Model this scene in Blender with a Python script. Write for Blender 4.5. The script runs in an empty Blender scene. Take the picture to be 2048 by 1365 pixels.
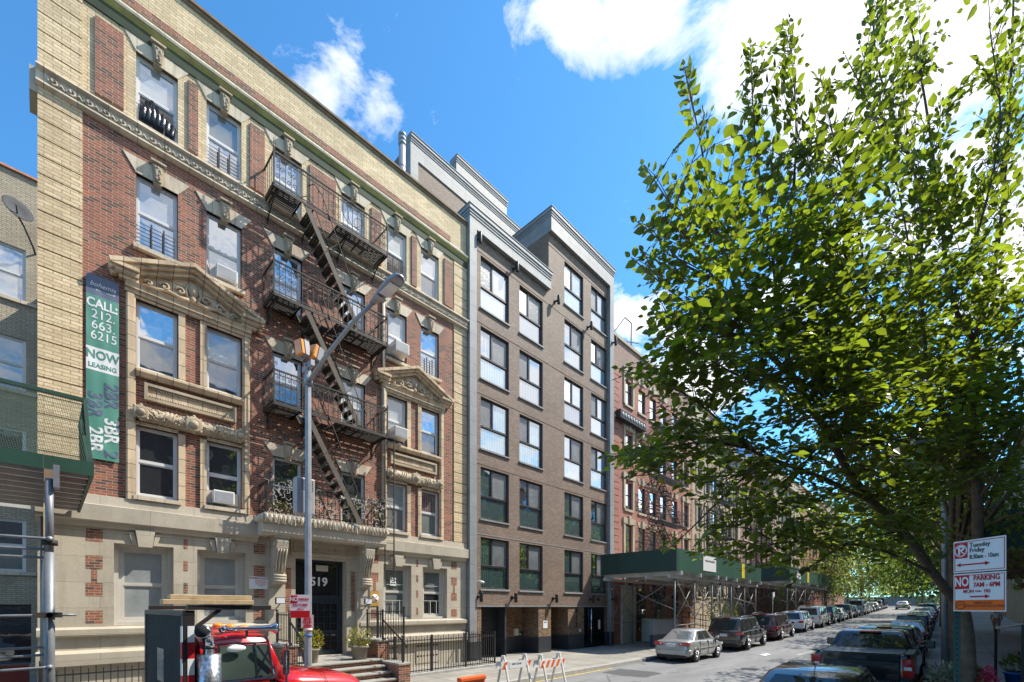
import bpy, bmesh, math, random
from mathutils import Vector, Matrix, noise
random.seed(7)
SC = bpy.context.scene
COL = SC.collection
PI = math.pi
R = math.radians
CZ = 2.5                                   # eye height over the road
FPX, HOR, ANG = 902.0, 1215.0, R(43.93)    # focal length (2048 px frame), horizon row, street bearing
CA, SA = math.cos(ANG), math.sin(ANG)
FY = 14.9                                  # building line on the far side of the street

def PD(px, py, d):
    """world point seen at photo pixel (px,py) at depth d"""
    lat = (px - 1024) / FPX * d
    return Vector((d * CA + lat * SA, d * SA - lat * CA, CZ + (HOR - py) / FPX * d))

def gz(x):
    """the street climbs beyond x = 24"""
    return 0.0 if x < 24 else 0.026 * (x - 24)

# ------------------------------------------------------------------ mesh builder
class MB:
    def __init__(s):
        s.v = []; s.f = []; s.s = []
    def add(s, vs, fs, smooth=False):
        b = len(s.v)
        s.v += [tuple(p) for p in vs]
        s.f += [tuple(b + i for i in f) for f in fs]
        s.s += [smooth] * len(fs)
        return s
    def box(s, x0, x1, y0, y1, z0, z1):
        return s.add([(x0,y0,z0),(x1,y0,z0),(x1,y1,z0),(x0,y1,z0),(x0,y0,z1),(x1,y0,z1),(x1,y1,z1),(x0,y1,z1)],
                     [(0,3,2,1),(4,5,6,7),(0,1,5,4),(1,2,6,5),(2,3,7,6),(3,0,4,7)])
    def cbox(s, c, sx, sy, sz):
        return s.box(c[0]-sx/2,c[0]+sx/2,c[1]-sy/2,c[1]+sy/2,c[2]-sz/2,c[2]+sz/2)
    def poly(s, pts):
        return s.add(pts, [tuple(range(len(pts)))])
    def ext(s, pts, vec, smooth=False):
        """extrude a planar polygon along vec"""
        n = len(pts); vec = Vector(vec)
        vs = [Vector(p) for p in pts] + [Vector(p) + vec for p in pts]
        fs = [tuple(range(n-1,-1,-1)), tuple(range(n,2*n))] + [(i,(i+1)%n,n+(i+1)%n,n+i) for i in range(n)]
        return s.add(vs, fs, smooth)
    def xz(s, pts, y0, y1):
        return s.ext([(p[0], y0, p[1]) for p in pts], (0, y1-y0, 0))
    def yz(s, pts, x0, x1):
        return s.ext([(x0, p[0], p[1]) for p in pts], (x1-x0, 0, 0))
    def tube(s, pts, r, n=6, caps=True, smooth=True):
        pts = [Vector(p) for p in pts]
        m = len(pts)
        rs = r if isinstance(r, (list, tuple)) else [r]*m
        vs = []; prev = None
        for i, p in enumerate(pts):
            t = (pts[min(i+1,m-1)] - pts[max(i-1,0)])
            if t.length < 1e-9: t = Vector((0,0,1))
            t.normalize()
            if prev is None:
                a = Vector((0,0,1)) if abs(t.z) < .9 else Vector((1,0,0))
                u = t.cross(a).normalized()
            else:
                u = (prev - t*prev.dot(t))
                if u.length < 1e-6: u = t.orthogonal()
                u.normalize()
            prev = u; w = t.cross(u)
            for k in range(n):
                an = 2*PI*(k+.5)/n
                vs.append(p + (u*math.cos(an) + w*math.sin(an))*rs[i])
        fs = [(i*n+k, i*n+(k+1)%n, (i+1)*n+(k+1)%n, (i+1)*n+k) for i in range(m-1) for k in range(n)]
        if caps:
            fs += [tuple(range(n-1,-1,-1)), tuple((m-1)*n+k for k in range(n))]
        return s.add(vs, fs, smooth and n > 4)
    def bar(s, a, b, w):
        return s.tube([a,b], w*.7071, 4)
    def lathe(s, prof, c=(0,0,0), n=16, axis='z', smooth=True):
        vs = []; m = len(prof)
        for (r, h) in prof:
            for k in range(n):
                a = 2*PI*k/n; x, y = r*math.cos(a), r*math.sin(a)
                p = {'z':(x,y,h),'y':(x,h,y),'x':(h,x,y)}[axis]
                vs.append((c[0]+p[0],c[1]+p[1],c[2]+p[2]))
        fs = [(i*n+k, i*n+(k+1)%n, (i+1)*n+(k+1)%n, (i+1)*n+k) for i in range(m-1) for k in range(n)]
        fs += [tuple(range(n)), tuple((m-1)*n+k for k in range(n))]
        return s.add(vs, fs, smooth)
    def ball(s, c, rx, ry=None, rz=None, n=10):
        ry = ry or rx; rz = rz or rx
        vs = []; m = n//2+1
        for i in range(m):
            t = PI*(i+.001)/(m-.998) if 0 else PI*i/(m-1)
            q = max(math.sin(t), .02)
            for k in range(n):
                a = 2*PI*k/n
                vs.append((c[0]+rx*q*math.cos(a), c[1]+ry*q*math.sin(a), c[2]+rz*math.cos(t)))
        fs = [(i*n+k,i*n+(k+1)%n,(i+1)*n+(k+1)%n,(i+1)*n+k) for i in range(m-1) for k in range(n)]
        return s.add(vs, fs, True)
    def wall(s, x0, x1, z0, z1, y, holes=(), depth=.12, back=True):
        """front wall in the plane y with rectangular openings (reveals run back by depth)"""
        xs = sorted({x0,x1,*[h[0] for h in holes],*[h[1] for h in holes]})
        zs = sorted({z0,z1,*[h[2] for h in holes],*[h[3] for h in holes]})
        xs = [x for x in xs if x0<=x<=x1]; zs = [z for z in zs if z0<=z<=z1]
        def hole(a, b): return any(h[0]<a<h[1] and h[2]<b<h[3] for h in holes)
        for i in range(len(xs)-1):
            j = 0
            while j < len(zs)-1:
                cx = (xs[i]+xs[i+1])/2
                if hole(cx,(zs[j]+zs[j+1])/2): j += 1; continue
                k = j
                while k+1 < len(zs)-1 and not hole(cx,(zs[k+1]+zs[k+2])/2): k += 1
                s.poly([(xs[i],y,zs[j]),(xs[i+1],y,zs[j]),(xs[i+1],y,zs[k+1]),(xs[i],y,zs[k+1])])
                j = k+1
        for (a,b,c,d) in holes:
            e = y+depth
            c2, d2 = max(c,z0), min(d,z1)
            s.poly([(a,y,c2),(a,e,c2),(a,e,d2),(a,y,d2)]); s.poly([(b,y,c2),(b,y,d2),(b,e,d2),(b,e,c2)])
            if d<=z1: s.poly([(a,y,d),(a,e,d),(b,e,d),(b,y,d)])
            if c>=z0: s.poly([(a,y,c),(b,y,c),(b,e,c),(a,e,c)])
        return s
    def xf(s, M):
        s.v = [tuple(M @ Vector(p)) for p in s.v]; return s
    def build(s, name, mat, parent=None, loc=None, bevel=0, recalc=True, seg=1, local=False, sub=0):
        """verts are world coordinates (or the parent's local ones with local=True)"""
        pw = Vector((0,0,0)) if local else WL.get(parent.name, Vector((0,0,0))) if parent else Vector((0,0,0))
        loc = Vector(loc) if loc is not None else (pw.copy() if parent else (Vector((0,0,0))))
        me = bpy.data.meshes.new(name)
        me.from_pydata([(p[0]-loc.x,p[1]-loc.y,p[2]-loc.z) for p in s.v], [], s.f)
        me.polygons.foreach_set('use_smooth', s.s)
        if recalc:
            bm = bmesh.new(); bm.from_mesh(me)
            bmesh.ops.recalc_face_normals(bm, faces=bm.faces[:])
            bm.to_mesh(me); bm.free()
        me.update()
        if mat: me.materials.append(mat)
        o = bpy.data.objects.new(name, me); COL.objects.link(o)
        o.location = loc - pw
        if parent: o.parent = parent
        WL[o.name] = loc
        if bevel:
            m = o.modifiers.new('bevel','BEVEL'); m.width = bevel; m.segments = seg; m.limit_method='ANGLE'; m.angle_limit = R(35)
        if sub:
            m = o.modifiers.new('sub','SUBSURF'); m.levels = sub; m.render_levels = sub
        return o
WL = {}

def tag(o, label, cat, group=None):
    o['label'] = label; o['category'] = cat
    if group: o['group'] = group
    return o
def thing(name, label, cat, loc=(0,0,0), rz=0, group=None):
    o = bpy.data.objects.new(name, None); COL.objects.link(o)
    o.location = loc; o.rotation_euler = (0,0,rz); o.empty_display_size = .2
    WL[o.name] = Vector(loc)
    return tag(o, label, cat, group)
def struct(o, kind='structure'):
    o['kind'] = kind; return o
def copy_tree(o, parent=None, loc=None, rz=None):
    c = o.copy(); COL.objects.link(c)
    if parent: c.parent = parent
    if loc is not None:
        pw = WL.get(parent.name, Vector((0,0,0))) if parent else Vector((0,0,0))
        c.location = Vector(loc) - pw
        WL[c.name] = Vector(loc)
    if rz is not None: c.rotation_euler = (0,0,rz)
    for ch in o.children: copy_tree(ch, c)
    return c
def setmat(o, m):
    o.material_slots[0].link = 'OBJECT'; o.material_slots[0].material = m
def kids(o, nm): return [c for c in o.children if c.name.split('.')[0] == nm]

def text_mb(txt, size, origin, right, up, depth=.004, align='CENTER', bold=0.0, xscale=1.0, shear=0):
    """lettering as solid geometry lying in the plane (right, up), standing depth proud of origin"""
    cu = bpy.data.curves.new('t','FONT'); cu.body = txt; cu.size = size; cu.align_x = align; cu.align_y = 'CENTER'
    cu.extrude = depth/2; cu.offset = bold; cu.resolution_u = 3; cu.shear = shear
    ob = bpy.data.objects.new('t', cu); COL.objects.link(ob)
    dg = bpy.context.evaluated_depsgraph_get()
    me = bpy.data.meshes.new_from_object(ob.evaluated_get(dg))
    right = Vector(right).normalized(); up = Vector(up).normalized(); nn = right.cross(up)
    o = Vector(origin)
    mb = MB()
    mb.add([o + right*v.co.x*xscale + up*v.co.y + nn*(v.co.z+depth/2) for v in me.vertices], [tuple(p.vertices) for p in me.polygons])
    bpy.data.objects.remove(ob); bpy.data.curves.remove(cu); bpy.data.meshes.remove(me)
    return mb

# ------------------------------------------------------------------ materials
def nt(name):
    m = bpy.data.materials.new(name); m.use_nodes = True
    t = m.node_tree; b = t.nodes['Principled BSDF']
    return m, t, b
def N(t, typ, **kw):
    n = t.nodes.new(typ)
    for k, v in kw.items():
        if k.startswith('i_'): n.inputs[k[2:].replace('_',' ')].default_value = v
        else: setattr(n, k, v)
    return n
def L(t, a, b): t.links.new(a, b)
def c4(c): return (c[0],c[1],c[2],1)
def ramp(t, fac, stops):
    r = t.nodes.new('ShaderNodeValToRGB')
    e = r.color_ramp.elements
    while len(e) < len(stops): e.new(.5)
    for i, (p, c) in enumerate(stops):
        e[i].position = p; e[i].color = c4(c) if not isinstance(c,(int,float)) else (c,c,c,1)
    L(t, fac, r.inputs[0]); return r.outputs[0]
def mixc(t, fac, a, b, mode='MIX'):
    m = t.nodes.new('ShaderNodeMix'); m.data_type='RGBA'; m.blend_type = mode
    for sock, v in ((m.inputs[0],fac),(m.inputs[6],a),(m.inputs[7],b)):
        if isinstance(v,(int,float)): sock.default_value = v
        elif isinstance(v,tuple): sock.default_value = c4(v)
        else: L(t, v, sock)
    return m.outputs[2]
def math_(t, op, a, b=None, clamp=False):
    m = t.nodes.new('ShaderNodeMath'); m.operation = op; m.use_clamp = clamp
    for i, v in enumerate((a,b)):
        if v is None: continue
        if isinstance(v,(int,float)): m.inputs[i].default_value = v
        else: L(t, v, m.inputs[i])
    return m.outputs[0]
def noise_(t, vec, scale, detail=4, rough=.55, dist=0):
    n = t.nodes.new('ShaderNodeTexNoise'); n.inputs['Scale'].default_value = scale
    n.inputs['Detail'].default_value = detail; n.inputs['Roughness'].default_value = rough
    n.inputs['Distortion'].default_value = dist
    L(t, vec, n.inputs['Vector']); return n.outputs[0]
def scaled(t, vec, s):
    m = t.nodes.new('ShaderNodeVectorMath'); m.operation='MULTIPLY'; m.inputs[1].default_value = s
    L(t, vec, m.inputs[0]); return m.outputs[0]
def bump_(t, b, h, dist=.01, st=.5):
    n = t.nodes.new('ShaderNodeBump'); n.inputs['Distance'].default_value = dist; n.inputs['Strength'].default_value = st
    L(t, h, n.inputs['Height']); L(t, n.outputs[0], b.inputs['Normal'])
def posn(t):
    g = t.nodes.new('ShaderNodeNewGeometry'); return g.outputs['Position'], g.outputs['Normal'], g

def pm(name, col, rough=.6, metal=0.0, var=.18, sc=3.0, fine=40.0, bump=.0, spec=.5, dirt=0.0, dirtcol=(.06,.05,.04), coat=0):
    m, t, b = nt(name)
    p, n, g = posn(t)
    a = noise_(t, p, sc, 5)
    f = noise_(t, p, fine, 2)
    k = math_(t,'ADD', math_(t,'MULTIPLY', a, .65), math_(t,'MULTIPLY', f, .35))
    lo = tuple(c*(1-var) for c in col); hi = tuple(min(1,c*(1+var)) for c in col)
    c = ramp(t, k, [(.3,lo),(.7,hi)])
    if dirt:
        q = noise_(t, scaled(t,p,(1.6,1.6,.35)), 1.3, 6, .65)
        c = mixc(t, math_(t,'MULTIPLY', ramp(t,q,[(.48,0.0),(.72,1.0)]), dirt), c, dirtcol)
    L(t, c, b.inputs['Base Color'])
    b.inputs['Roughness'].default_value = rough; b.inputs['Metallic'].default_value = metal
    b.inputs['Specular IOR Level'].default_value = spec
    if coat: b.inputs['Coat Weight'].default_value = coat; b.inputs['Coat Roughness'].default_value = .04
    if bump: bump_(t, b, k, bump, .6)
    return m

def uvwall(t):
    """x or y along the wall, z up"""
    p, n, g = posn(t)
    sp = N(t,'ShaderNodeSeparateXYZ'); L(t,p,sp.inputs[0])
    sn = N(t,'ShaderNodeSeparateXYZ'); L(t,n,sn.inputs[0])
    ax = math_(t,'GREATER_THAN', math_(t,'ABSOLUTE',sn.outputs[0]), .7)
    az = math_(t,'GREATER_THAN', math_(t,'ABSOLUTE',sn.outputs[2]), .7)
    mu = N(t,'ShaderNodeMix'); L(t,ax,mu.inputs[0]); L(t,sp.outputs[0],mu.inputs[2]); L(t,sp.outputs[1],mu.inputs[3])
    mv = N(t,'ShaderNodeMix'); L(t,az,mv.inputs[0]); L(t,sp.outputs[2],mv.inputs[2]); L(t,sp.outputs[1],mv.inputs[3])
    cb = N(t,'ShaderNodeCombineXYZ'); L(t,mu.outputs[0],cb.inputs[0]); L(t,mv.outputs[0],cb.inputs[1])
    return cb.outputs[0], p, sp

def brick(name, c1, c2, mortar, bw=.215, bh=.068, ms=.009, dark=None, darkamt=.25, stain=0.0, staincol=(.1,.07,.03), off=.5, rough=.8, bumpd=.006, eff=.0):
    m, t, b = nt(name)
    uv, p, sp = uvwall(t)
    br = N(t,'ShaderNodeTexBrick'); br.offset = off; br.squash = 1; br.offset_frequency = 2
    L(t, uv, br.inputs['Vector'])
    br.inputs['Color1'].default_value = (0,0,0,1); br.inputs['Color2'].default_value = (1,1,1,1); br.inputs['Mortar'].default_value=(.5,.5,.5,1)
    br.inputs['Scale'].default_value = 1; br.inputs['Mortar Size'].default_value = ms; br.inputs['Mortar Smooth'].default_value = .15
    br.inputs['Brick Width'].default_value = bw; br.inputs['Row Height'].default_value = bh; br.inputs['Bias'].default_value = 0
    rnd = br.outputs['Color']
    stops = [(.0,c1),(.75,c2)]
    if dark: stops = [(0,c1),(1-darkamt-.08,c2),(1-darkamt,dark),(1,dark)]
    col = ramp(t, rnd, stops)
    big = noise_(t, p, .7, 5, .6)
    col = mixc(t, 1.0, col, ramp(t, big, [(.25,.78),(.75,1.2)]), 'MULTIPLY')
    fine = noise_(t, p, 35, 3)
    col = mixc(t, .55, col, ramp(t, fine, [(.3,.7),(.7,1.3)]), 'MULTIPLY')
    mo = mixc(t, .5, mortar, ramp(t, noise_(t,p,3,4), [(.3,.7),(.7,1.25)]), 'MULTIPLY')
    col = mixc(t, br.outputs['Fac'], col, mo)
    if stain:
        q = noise_(t, scaled(t,p,(1.3,1.3,.45)), 1.1, 6, .65)
        col = mixc(t, math_(t,'MULTIPLY', ramp(t,q,[(.5,0.0),(.75,1.0)]), stain), col, staincol)
    if eff:
        q = noise_(t, scaled(t,p,(1.,1.,.6)), 2.1, 6, .7)
        col = mixc(t, math_(t,'MULTIPLY', ramp(t,q,[(.55,0.0),(.8,1.0)]), eff), col, (.6,.55,.5))
    L(t, col, b.inputs['Base Color']); b.inputs['Roughness'].default_value = rough
    h = math_(t,'SUBTRACT', math_(t,'MULTIPLY',fine,.35), br.outputs['Fac'])
    bump_(t, b, h, bumpd, .8)
    return m

def glass(name, col, refl=.3, rough=.02, stripe=0, stripecol=None, wav=.0, wscale=1.5, fold=0):
    """window glass over what hangs behind it; stripe = blinds pitch, fold = curtain pitch"""
    m, t, b = nt(name)
    p, n, g = posn(t)
    c = col
    sp = N(t,'ShaderNodeSeparateXYZ'); L(t,p,sp.inputs[0])
    base = ramp(t, noise_(t,p,1.7,3), [(.3,tuple(k*.75 for k in col)),(.7,tuple(k*1.2 for k in col))])
    if stripe:
        w = math_(t,'FRACT', math_(t,'DIVIDE', sp.outputs[2], stripe))
        base = mixc(t, ramp(t,w,[(.55,0.0),(.8,1.0)]), base, stripecol or tuple(k*.55 for k in col))
    if fold:
        s = math_(t,'SINE', math_(t,'ADD', math_(t,'MULTIPLY', sp.outputs[0], 6.283/fold), math_(t,'MULTIPLY', noise_(t,p,2,2), 5)))
        base = mixc(t, ramp(t, math_(t,'ADD',math_(t,'MULTIPLY',s,.5),.5), [(.2,0.0),(.9,1.0)]), base, stripecol or tuple(k*.5 for k in col))
    L(t, base, b.inputs['Base Color']); b.inputs['Roughness'].default_value = .5; b.inputs['Specular IOR Level'].default_value = .2
    gl = N(t,'ShaderNodeBsdfGlossy'); gl.inputs['Roughness'].default_value = rough; gl.inputs['Color'].default_value = (.95,.97,1,1)
    lw = N(t,'ShaderNodeFresnel'); lw.inputs['IOR'].default_value = 1.5
    fac = math_(t,'ADD', math_(t,'MULTIPLY', lw.outputs[0], .9), refl, True)
    if wav:
        bp = N(t,'ShaderNodeBump'); bp.inputs['Distance'].default_value = wav; bp.inputs['Strength'].default_value = 1
        L(t, noise_(t,p,wscale,2), bp.inputs['Height']); L(t, bp.outputs[0], gl.inputs['Normal'])
    mx = N(t,'ShaderNodeMixShader'); L(t,fac,mx.inputs[0]); L(t,b.outputs[0],mx.inputs[1]); L(t,gl.outputs[0],mx.inputs[2])
    L(t, mx.outputs[0], t.nodes['Material Output'].inputs[0])
    return m

def paint(name, col, metal=.0, rough=.25, coat=1.0, flake=0):
    m, t, b = nt(name)
    p, n, g = posn(t)
    a = noise_(t, p, 2.5, 4)
    c = ramp(t, a, [(.3,tuple(k*.9 for k in col)),(.7,tuple(k*1.08 for k in col))])
    L(t, c, b.inputs['Base Color']); b.inputs['Metallic'].default_value = metal; b.inputs['Roughness'].default_value = rough
    b.inputs['Coat Weight'].default_value = coat; b.inputs['Coat Roughness'].default_value = .05
    return m
def lamp(name, col, e):
    m, t, b = nt(name)
    b.inputs['Base Color'].default_value = c4(col); b.inputs['Emission Color'].default_value = c4(col); b.inputs['Emission Strength'].default_value = e
    b.inputs['Roughness'].default_value = .2
    return m

def asphalt():
    m, t, b = nt('asphalt')
    p, n, g = posn(t)
    big = noise_(t, scaled(t,p,(.25,1,1)), .8, 6, .6)
    fine = noise_(t, p, 90, 2)
    c = ramp(t, big, [(.3,(.15,.15,.155)),(.55,(.20,.20,.20)),(.8,(.25,.247,.24))])
    c = mixc(t, .6, c, ramp(t, fine, [(.3,.6),(.7,1.4)]), 'MULTIPLY')
    # tar patches and cracks
    v = N(t,'ShaderNodeTexVoronoi'); v.feature='DISTANCE_TO_EDGE'; v.inputs['Scale'].default_value=.45
    L(t, mixc(t,.12,p,N(t,'ShaderNodeTexNoise').outputs[1]), v.inputs['Vector'])
    crack = ramp(t, v.outputs['Distance'], [(.0,1.0),(.008,0.0)])
    c = mixc(t, math_(t,'MULTIPLY',crack,.6), c, (.03,.03,.03))
    o = noise_(t, scaled(t,p,(.35,1.5,1)), 1.1, 3)
    c = mixc(t, math_(t,'MULTIPLY', ramp(t,o,[(.6,0.0),(.7,1.0)]), .45), c, (.05,.05,.052))
    L(t, c, b.inputs['Base Color']); b.inputs['Roughness'].default_value = .85
    bump_(t, b, fine, .006, .7)
    return m
def concrete_slabs(name, col, px=1.5, py=1.5, joint=.012):
    m, t, b = nt(name)
    p, n, g = posn(t)
    br = N(t,'ShaderNodeTexBrick'); br.offset = 0; L(t,p,br.inputs['Vector'])
    br.inputs['Color1'].default_value=(0,0,0,1); br.inputs['Color2'].default_value=(1,1,1,1)
    for k, v in (('Scale',1),('Mortar Size',joint),('Mortar Smooth',.3),('Brick Width',px),('Row Height',py)): br.inputs[k].default_value = v
    c = ramp(t, br.outputs['Color'], [(0,tuple(k*.86 for k in col)),(1,tuple(k*1.1 for k in col))])
    c = mixc(t, .9, c, ramp(t, noise_(t,p,1.1,6,.65), [(.25,.72),(.75,1.2)]), 'MULTIPLY')
    c = mixc(t, .5, c, ramp(t, noise_(t,p,60,2), [(.3,.75),(.7,1.2)]), 'MULTIPLY')
    sp = ramp(t, noise_(t,p,7,2,.3), [(.70,0.0),(.74,1.0)])
    c = mixc(t, math_(t,'MULTIPLY',sp,.45), c, (.07,.065,.06))
    c = mixc(t, br.outputs['Fac'], c, (.08,.075,.07))
    L(t, c, b.inputs['Base Color']); b.inputs['Roughness'].default_value=.85
    return m
def blocks(name, col, bw, bh, ms=.008, off=0.5, jcol=.5, var=.1, dirt=.3, rough=.8, dcol=(.10,.085,.06)):
    """coursed stone or terracotta with thin joints"""
    m, t, b = nt(name)
    uv, p, sp = uvwall(t)
    br = N(t,'ShaderNodeTexBrick'); br.offset = off; L(t,uv,br.inputs['Vector'])
    br.inputs['Color1'].default_value=(0,0,0,1); br.inputs['Color2'].default_value=(1,1,1,1)
    for k, v in (('Scale',1),('Mortar Size',ms),('Mortar Smooth',.2),('Brick Width',bw),('Row Height',bh)): br.inputs[k].default_value = v
    c = ramp(t, br.outputs['Color'], [(0,tuple(k*(1-var) for k in col)),(1,tuple(k*(1+var) for k in col))])
    c = mixc(t, .8, c, ramp(t, noise_(t,p,1.5,6,.6), [(.25,.8),(.75,1.18)]), 'MULTIPLY')
    c = mixc(t, .5, c, ramp(t, noise_(t,p,45,3), [(.3,.8),(.7,1.18)]), 'MULTIPLY')
    q = noise_(t, scaled(t,p,(3,3,.5)), 1.4, 6, .65)
    c = mixc(t, math_(t,'MULTIPLY', ramp(t,q,[(.5,0.0),(.75,1.0)]), dirt), c, dcol)
    c = mixc(t, math_(t,'MULTIPLY',br.outputs['Fac'],jcol), c, (.09,.075,.06))
    L(t, c, b.inputs['Base Color']); b.inputs['Roughness'].default_value = rough
    bump_(t, b, math_(t,'SUBTRACT', math_(t,'MULTIPLY',noise_(t,p,30,3),.3), br.outputs['Fac']), .006, .6)
    return m

M = {}
M['red_brick'] = brick('red brick', (.34,.114,.064),(.235,.078,.048),(.40,.30,.21), ms=.008, dark=(.105,.055,.04), darkamt=.24, stain=.35, staincol=(.09,.05,.034), eff=.14)
M['cream_brick'] = brick('cream brick', (.76,.60,.37),(.60,.46,.27),(.36,.28,.18), bw=.29, bh=.085, ms=.008, stain=.42, staincol=(.36,.26,.14), bumpd=.008)
M['brown_brick'] = brick('brown brick', (.265,.185,.135),(.195,.132,.095),(.115,.087,.066), bw=.2, bh=.066, ms=.008, rough=.7, bumpd=.004)
M['tan_brick'] = brick('tan brick', (.30,.185,.10),(.22,.135,.075),(.10,.075,.055), bw=.2, bh=.066, ms=.008, dark=(.17,.10,.06), darkamt=.3)
M['orange_brick'] = brick('orange brick', (.40,.13,.075),(.32,.10,.06),(.36,.27,.22), eff=.15, stain=.2, staincol=(.13,.05,.03))
M['parapet_brick'] = brick('parapet brick', (.36,.20,.15),(.27,.15,.11),(.3,.25,.21))
M['ochre_brick'] = brick('ochre brick', (.52,.42,.28),(.44,.35,.23),(.3,.25,.2), stain=.2)
M['pink_brick'] = brick('pink brick', (.36,.17,.13),(.28,.13,.1),(.3,.25,.22), stain=.2)
M['dark_brick'] = brick('dark brick', (.16,.08,.06),(.11,.06,.05),(.2,.18,.16))
M['grey_brick'] = brick('painted grey brick', (.50,.43,.31),(.42,.36,.26),(.27,.23,.17), ms=.010, stain=.45, staincol=(.20,.16,.11), bumpd=.016)
M['banded'] = blocks('banded stone', (.34,.15,.10), 3.0, .34, ms=.10, jcol=0, dirt=.2)
M['limestone'] = blocks('painted limestone', (.46,.405,.315), 1.9, .62, ms=.006, off=.5, jcol=.4, var=.05, dirt=.34, dcol=(.25,.21,.15))
M['terracotta'] = blocks('cream terracotta', (.60,.46,.30), .34, .36, ms=.010, off=0, jcol=.75, var=.16, dirt=.7, dcol=(.25,.16,.08))
M['stone_trim'] = blocks('carved stone trim', (.58,.50,.38), .55, 3.0, ms=.008, off=0, jcol=.5, var=.12, dirt=.65, dcol=(.22,.16,.09))
M['grey_stone'] = blocks('grey cast stone', (.24,.25,.255), .9, .62, ms=.008, off=0, jcol=.55, var=.06, dirt=.12, dcol=(.3,.3,.29), rough=.6)
M['ochre_trim'] = pm('pale carved trim', (.45,.37,.26), .8, dirt=.5, dirtcol=(.2,.15,.1))
M['copper_green'] = pm('weathered green gutter', (.03,.05,.013), .6, var=.5, sc=2.5, dirt=.6, dirtcol=(.025,.03,.012))
M['moss'] = pm('mossy ochre moulding', (.33,.29,.08), .8, var=.35, sc=1.6, dirt=.7, dirtcol=(.17,.10,.05))
M['brown_trim'] = pm('dirty brown coping', (.20,.145,.09), .8, var=.3, dirt=.5)
M['black_iron'] = pm('black painted iron', (.018,.018,.02), .45, var=.3)
M['rust_iron'] = pm('rusting dark iron', (.026,.021,.016), .7, var=.5, sc=6, dirt=.6, dirtcol=(.10,.055,.03))
M['green_iron'] = pm('mossy dark iron', (.045,.042,.028), .75, var=.5, sc=5, dirt=.5, dirtcol=(.05,.06,.03))
M['stair_iron'] = pm('weathered grey stair stringer', (.11,.09,.065), .75, var=.4, sc=5, dirt=.5)
M['white_frame'] = pm('white window frame', (.62,.62,.61), .45, var=.06, dirt=.15, dirtcol=(.4,.36,.3))
M['old_white'] = pm('old painted wood', (.50,.475,.42), .6, var=.1, dirt=.35, dirtcol=(.35,.31,.25))
M['dark_frame'] = pm('dark aluminium frame', (.03,.026,.026), .35, var=.15)
M['navy_door'] = pm('navy steel door', (.025,.035,.05), .35, var=.2)
M['door_glass'] = glass('dark door glass', (.012,.013,.014), .05)
M['g_dark'] = glass('dark window glass', (.018,.02,.022), .16, wav=.004)
M['g_sky'] = glass('sky reflecting glass', (.06,.075,.09), .40, wav=.006)
M['g_blind'] = glass('glass over pale blinds', (.34,.37,.40), .22, stripe=.055, wav=.004)
M['g_shade'] = glass('glass over pale roller shade', (.30,.325,.325), .12, wav=.003)
M['g_grey'] = glass('glass over grey shade', (.15,.165,.16), .12)
M['g_curtain'] = glass('glass over curtain', (.20,.13,.13), .15, fold=.12)
M['g_black'] = glass('open dark window', (.012,.012,.014), .03)
M['g_teal'] = glass('tree reflection green over curtain', (.018,.042,.039), .24, fold=.13, stripecol=(.055,.105,.095), wav=.010, wscale=.9)  # green of mirrored street trees put into the pane colour, over curtain folds
M['g_new2'] = glass('pale curtained new window glass', (.26,.30,.33), .32, fold=.2, stripecol=(.18,.21,.24), wav=.012, wscale=.8)
M['g_new3'] = glass('dim new window glass', (.07,.10,.13), .42, wav=.014, wscale=.7)
M['g_new'] = glass('new window glass', (.20,.27,.33), .46, wav=.012, wscale=.8)
M['g_bluecurt'] = glass('blue glass over curtain', (.10,.26,.36), .32, fold=.16, stripecol=(.2,.38,.48), wav=.012, wscale=.8)
M['screen'] = glass('window insect screen', (.145,.155,.16), .02, rough=.25, wav=.02, wscale=8)
M['g_far'] = glass('far window glass', (.05,.07,.09), .16)
M['ac'] = pm('off white appliance plastic', (.68,.68,.66), .5, var=.05, dirt=.2, dirtcol=(.4,.37,.3))
M['ac_grille'] = pm('grey appliance grille', (.30,.31,.32), .6, var=.2, fine=160)
M['galv'] = pm('galvanised steel', (.34,.355,.38), .5, .5, var=.2, sc=5)
M['pipe'] = pm('scaffold pipe', (.21,.222,.24), .5, .35, var=.18, sc=7)
M['alu'] = pm('grey painted cabinet', (.40,.40,.40), .4, .2, var=.08)
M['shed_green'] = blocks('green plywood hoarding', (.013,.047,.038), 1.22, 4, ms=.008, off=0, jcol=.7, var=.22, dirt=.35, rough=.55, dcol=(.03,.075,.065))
M['shed_bright'] = blocks('lit green hoarding', (.014,.068,.042), 1.22, 4, ms=.008, off=0, jcol=.7, var=.22, dirt=.35, rough=.55, dcol=(.035,.10,.075))  # front-face copy of the hoarding green, lit tone put into the colour
M['shed_deck'] = pm('pale shed decking', (.50,.49,.46), .7, var=.2)
M['deck_wood'] = pm('brown deck timber', (.22,.15,.09), .8, var=.3, sc=5)
M['timber'] = pm('sawn timber', (.50,.36,.20), .75, var=.3, sc=9, fine=60)
M['wood_dark'] = pm('stained plywood', (.16,.12,.08), .75, var=.35, sc=6)
M['kerb'] = pm('granite kerb', (.33,.32,.30), .8, var=.25, sc=4)
M['steel_kerb'] = pm('steel faced kerb', (.16,.18,.22), .45, .3, var=.25, sc=4)
M['asphalt'] = asphalt()
M['tar_patch'] = pm('dark asphalt patch', (.075,.075,.078), .85, var=.3, sc=3, fine=80)
M['pale_patch'] = pm('pale asphalt patch', (.24,.238,.23), .85, var=.22, sc=3, fine=80)
M['manhole'] = pm('iron cover', (.06,.058,.055), .5, .5, var=.4, fine=60)
M['pavement'] = concrete_slabs('pavement concrete', (.29,.27,.232))
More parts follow.
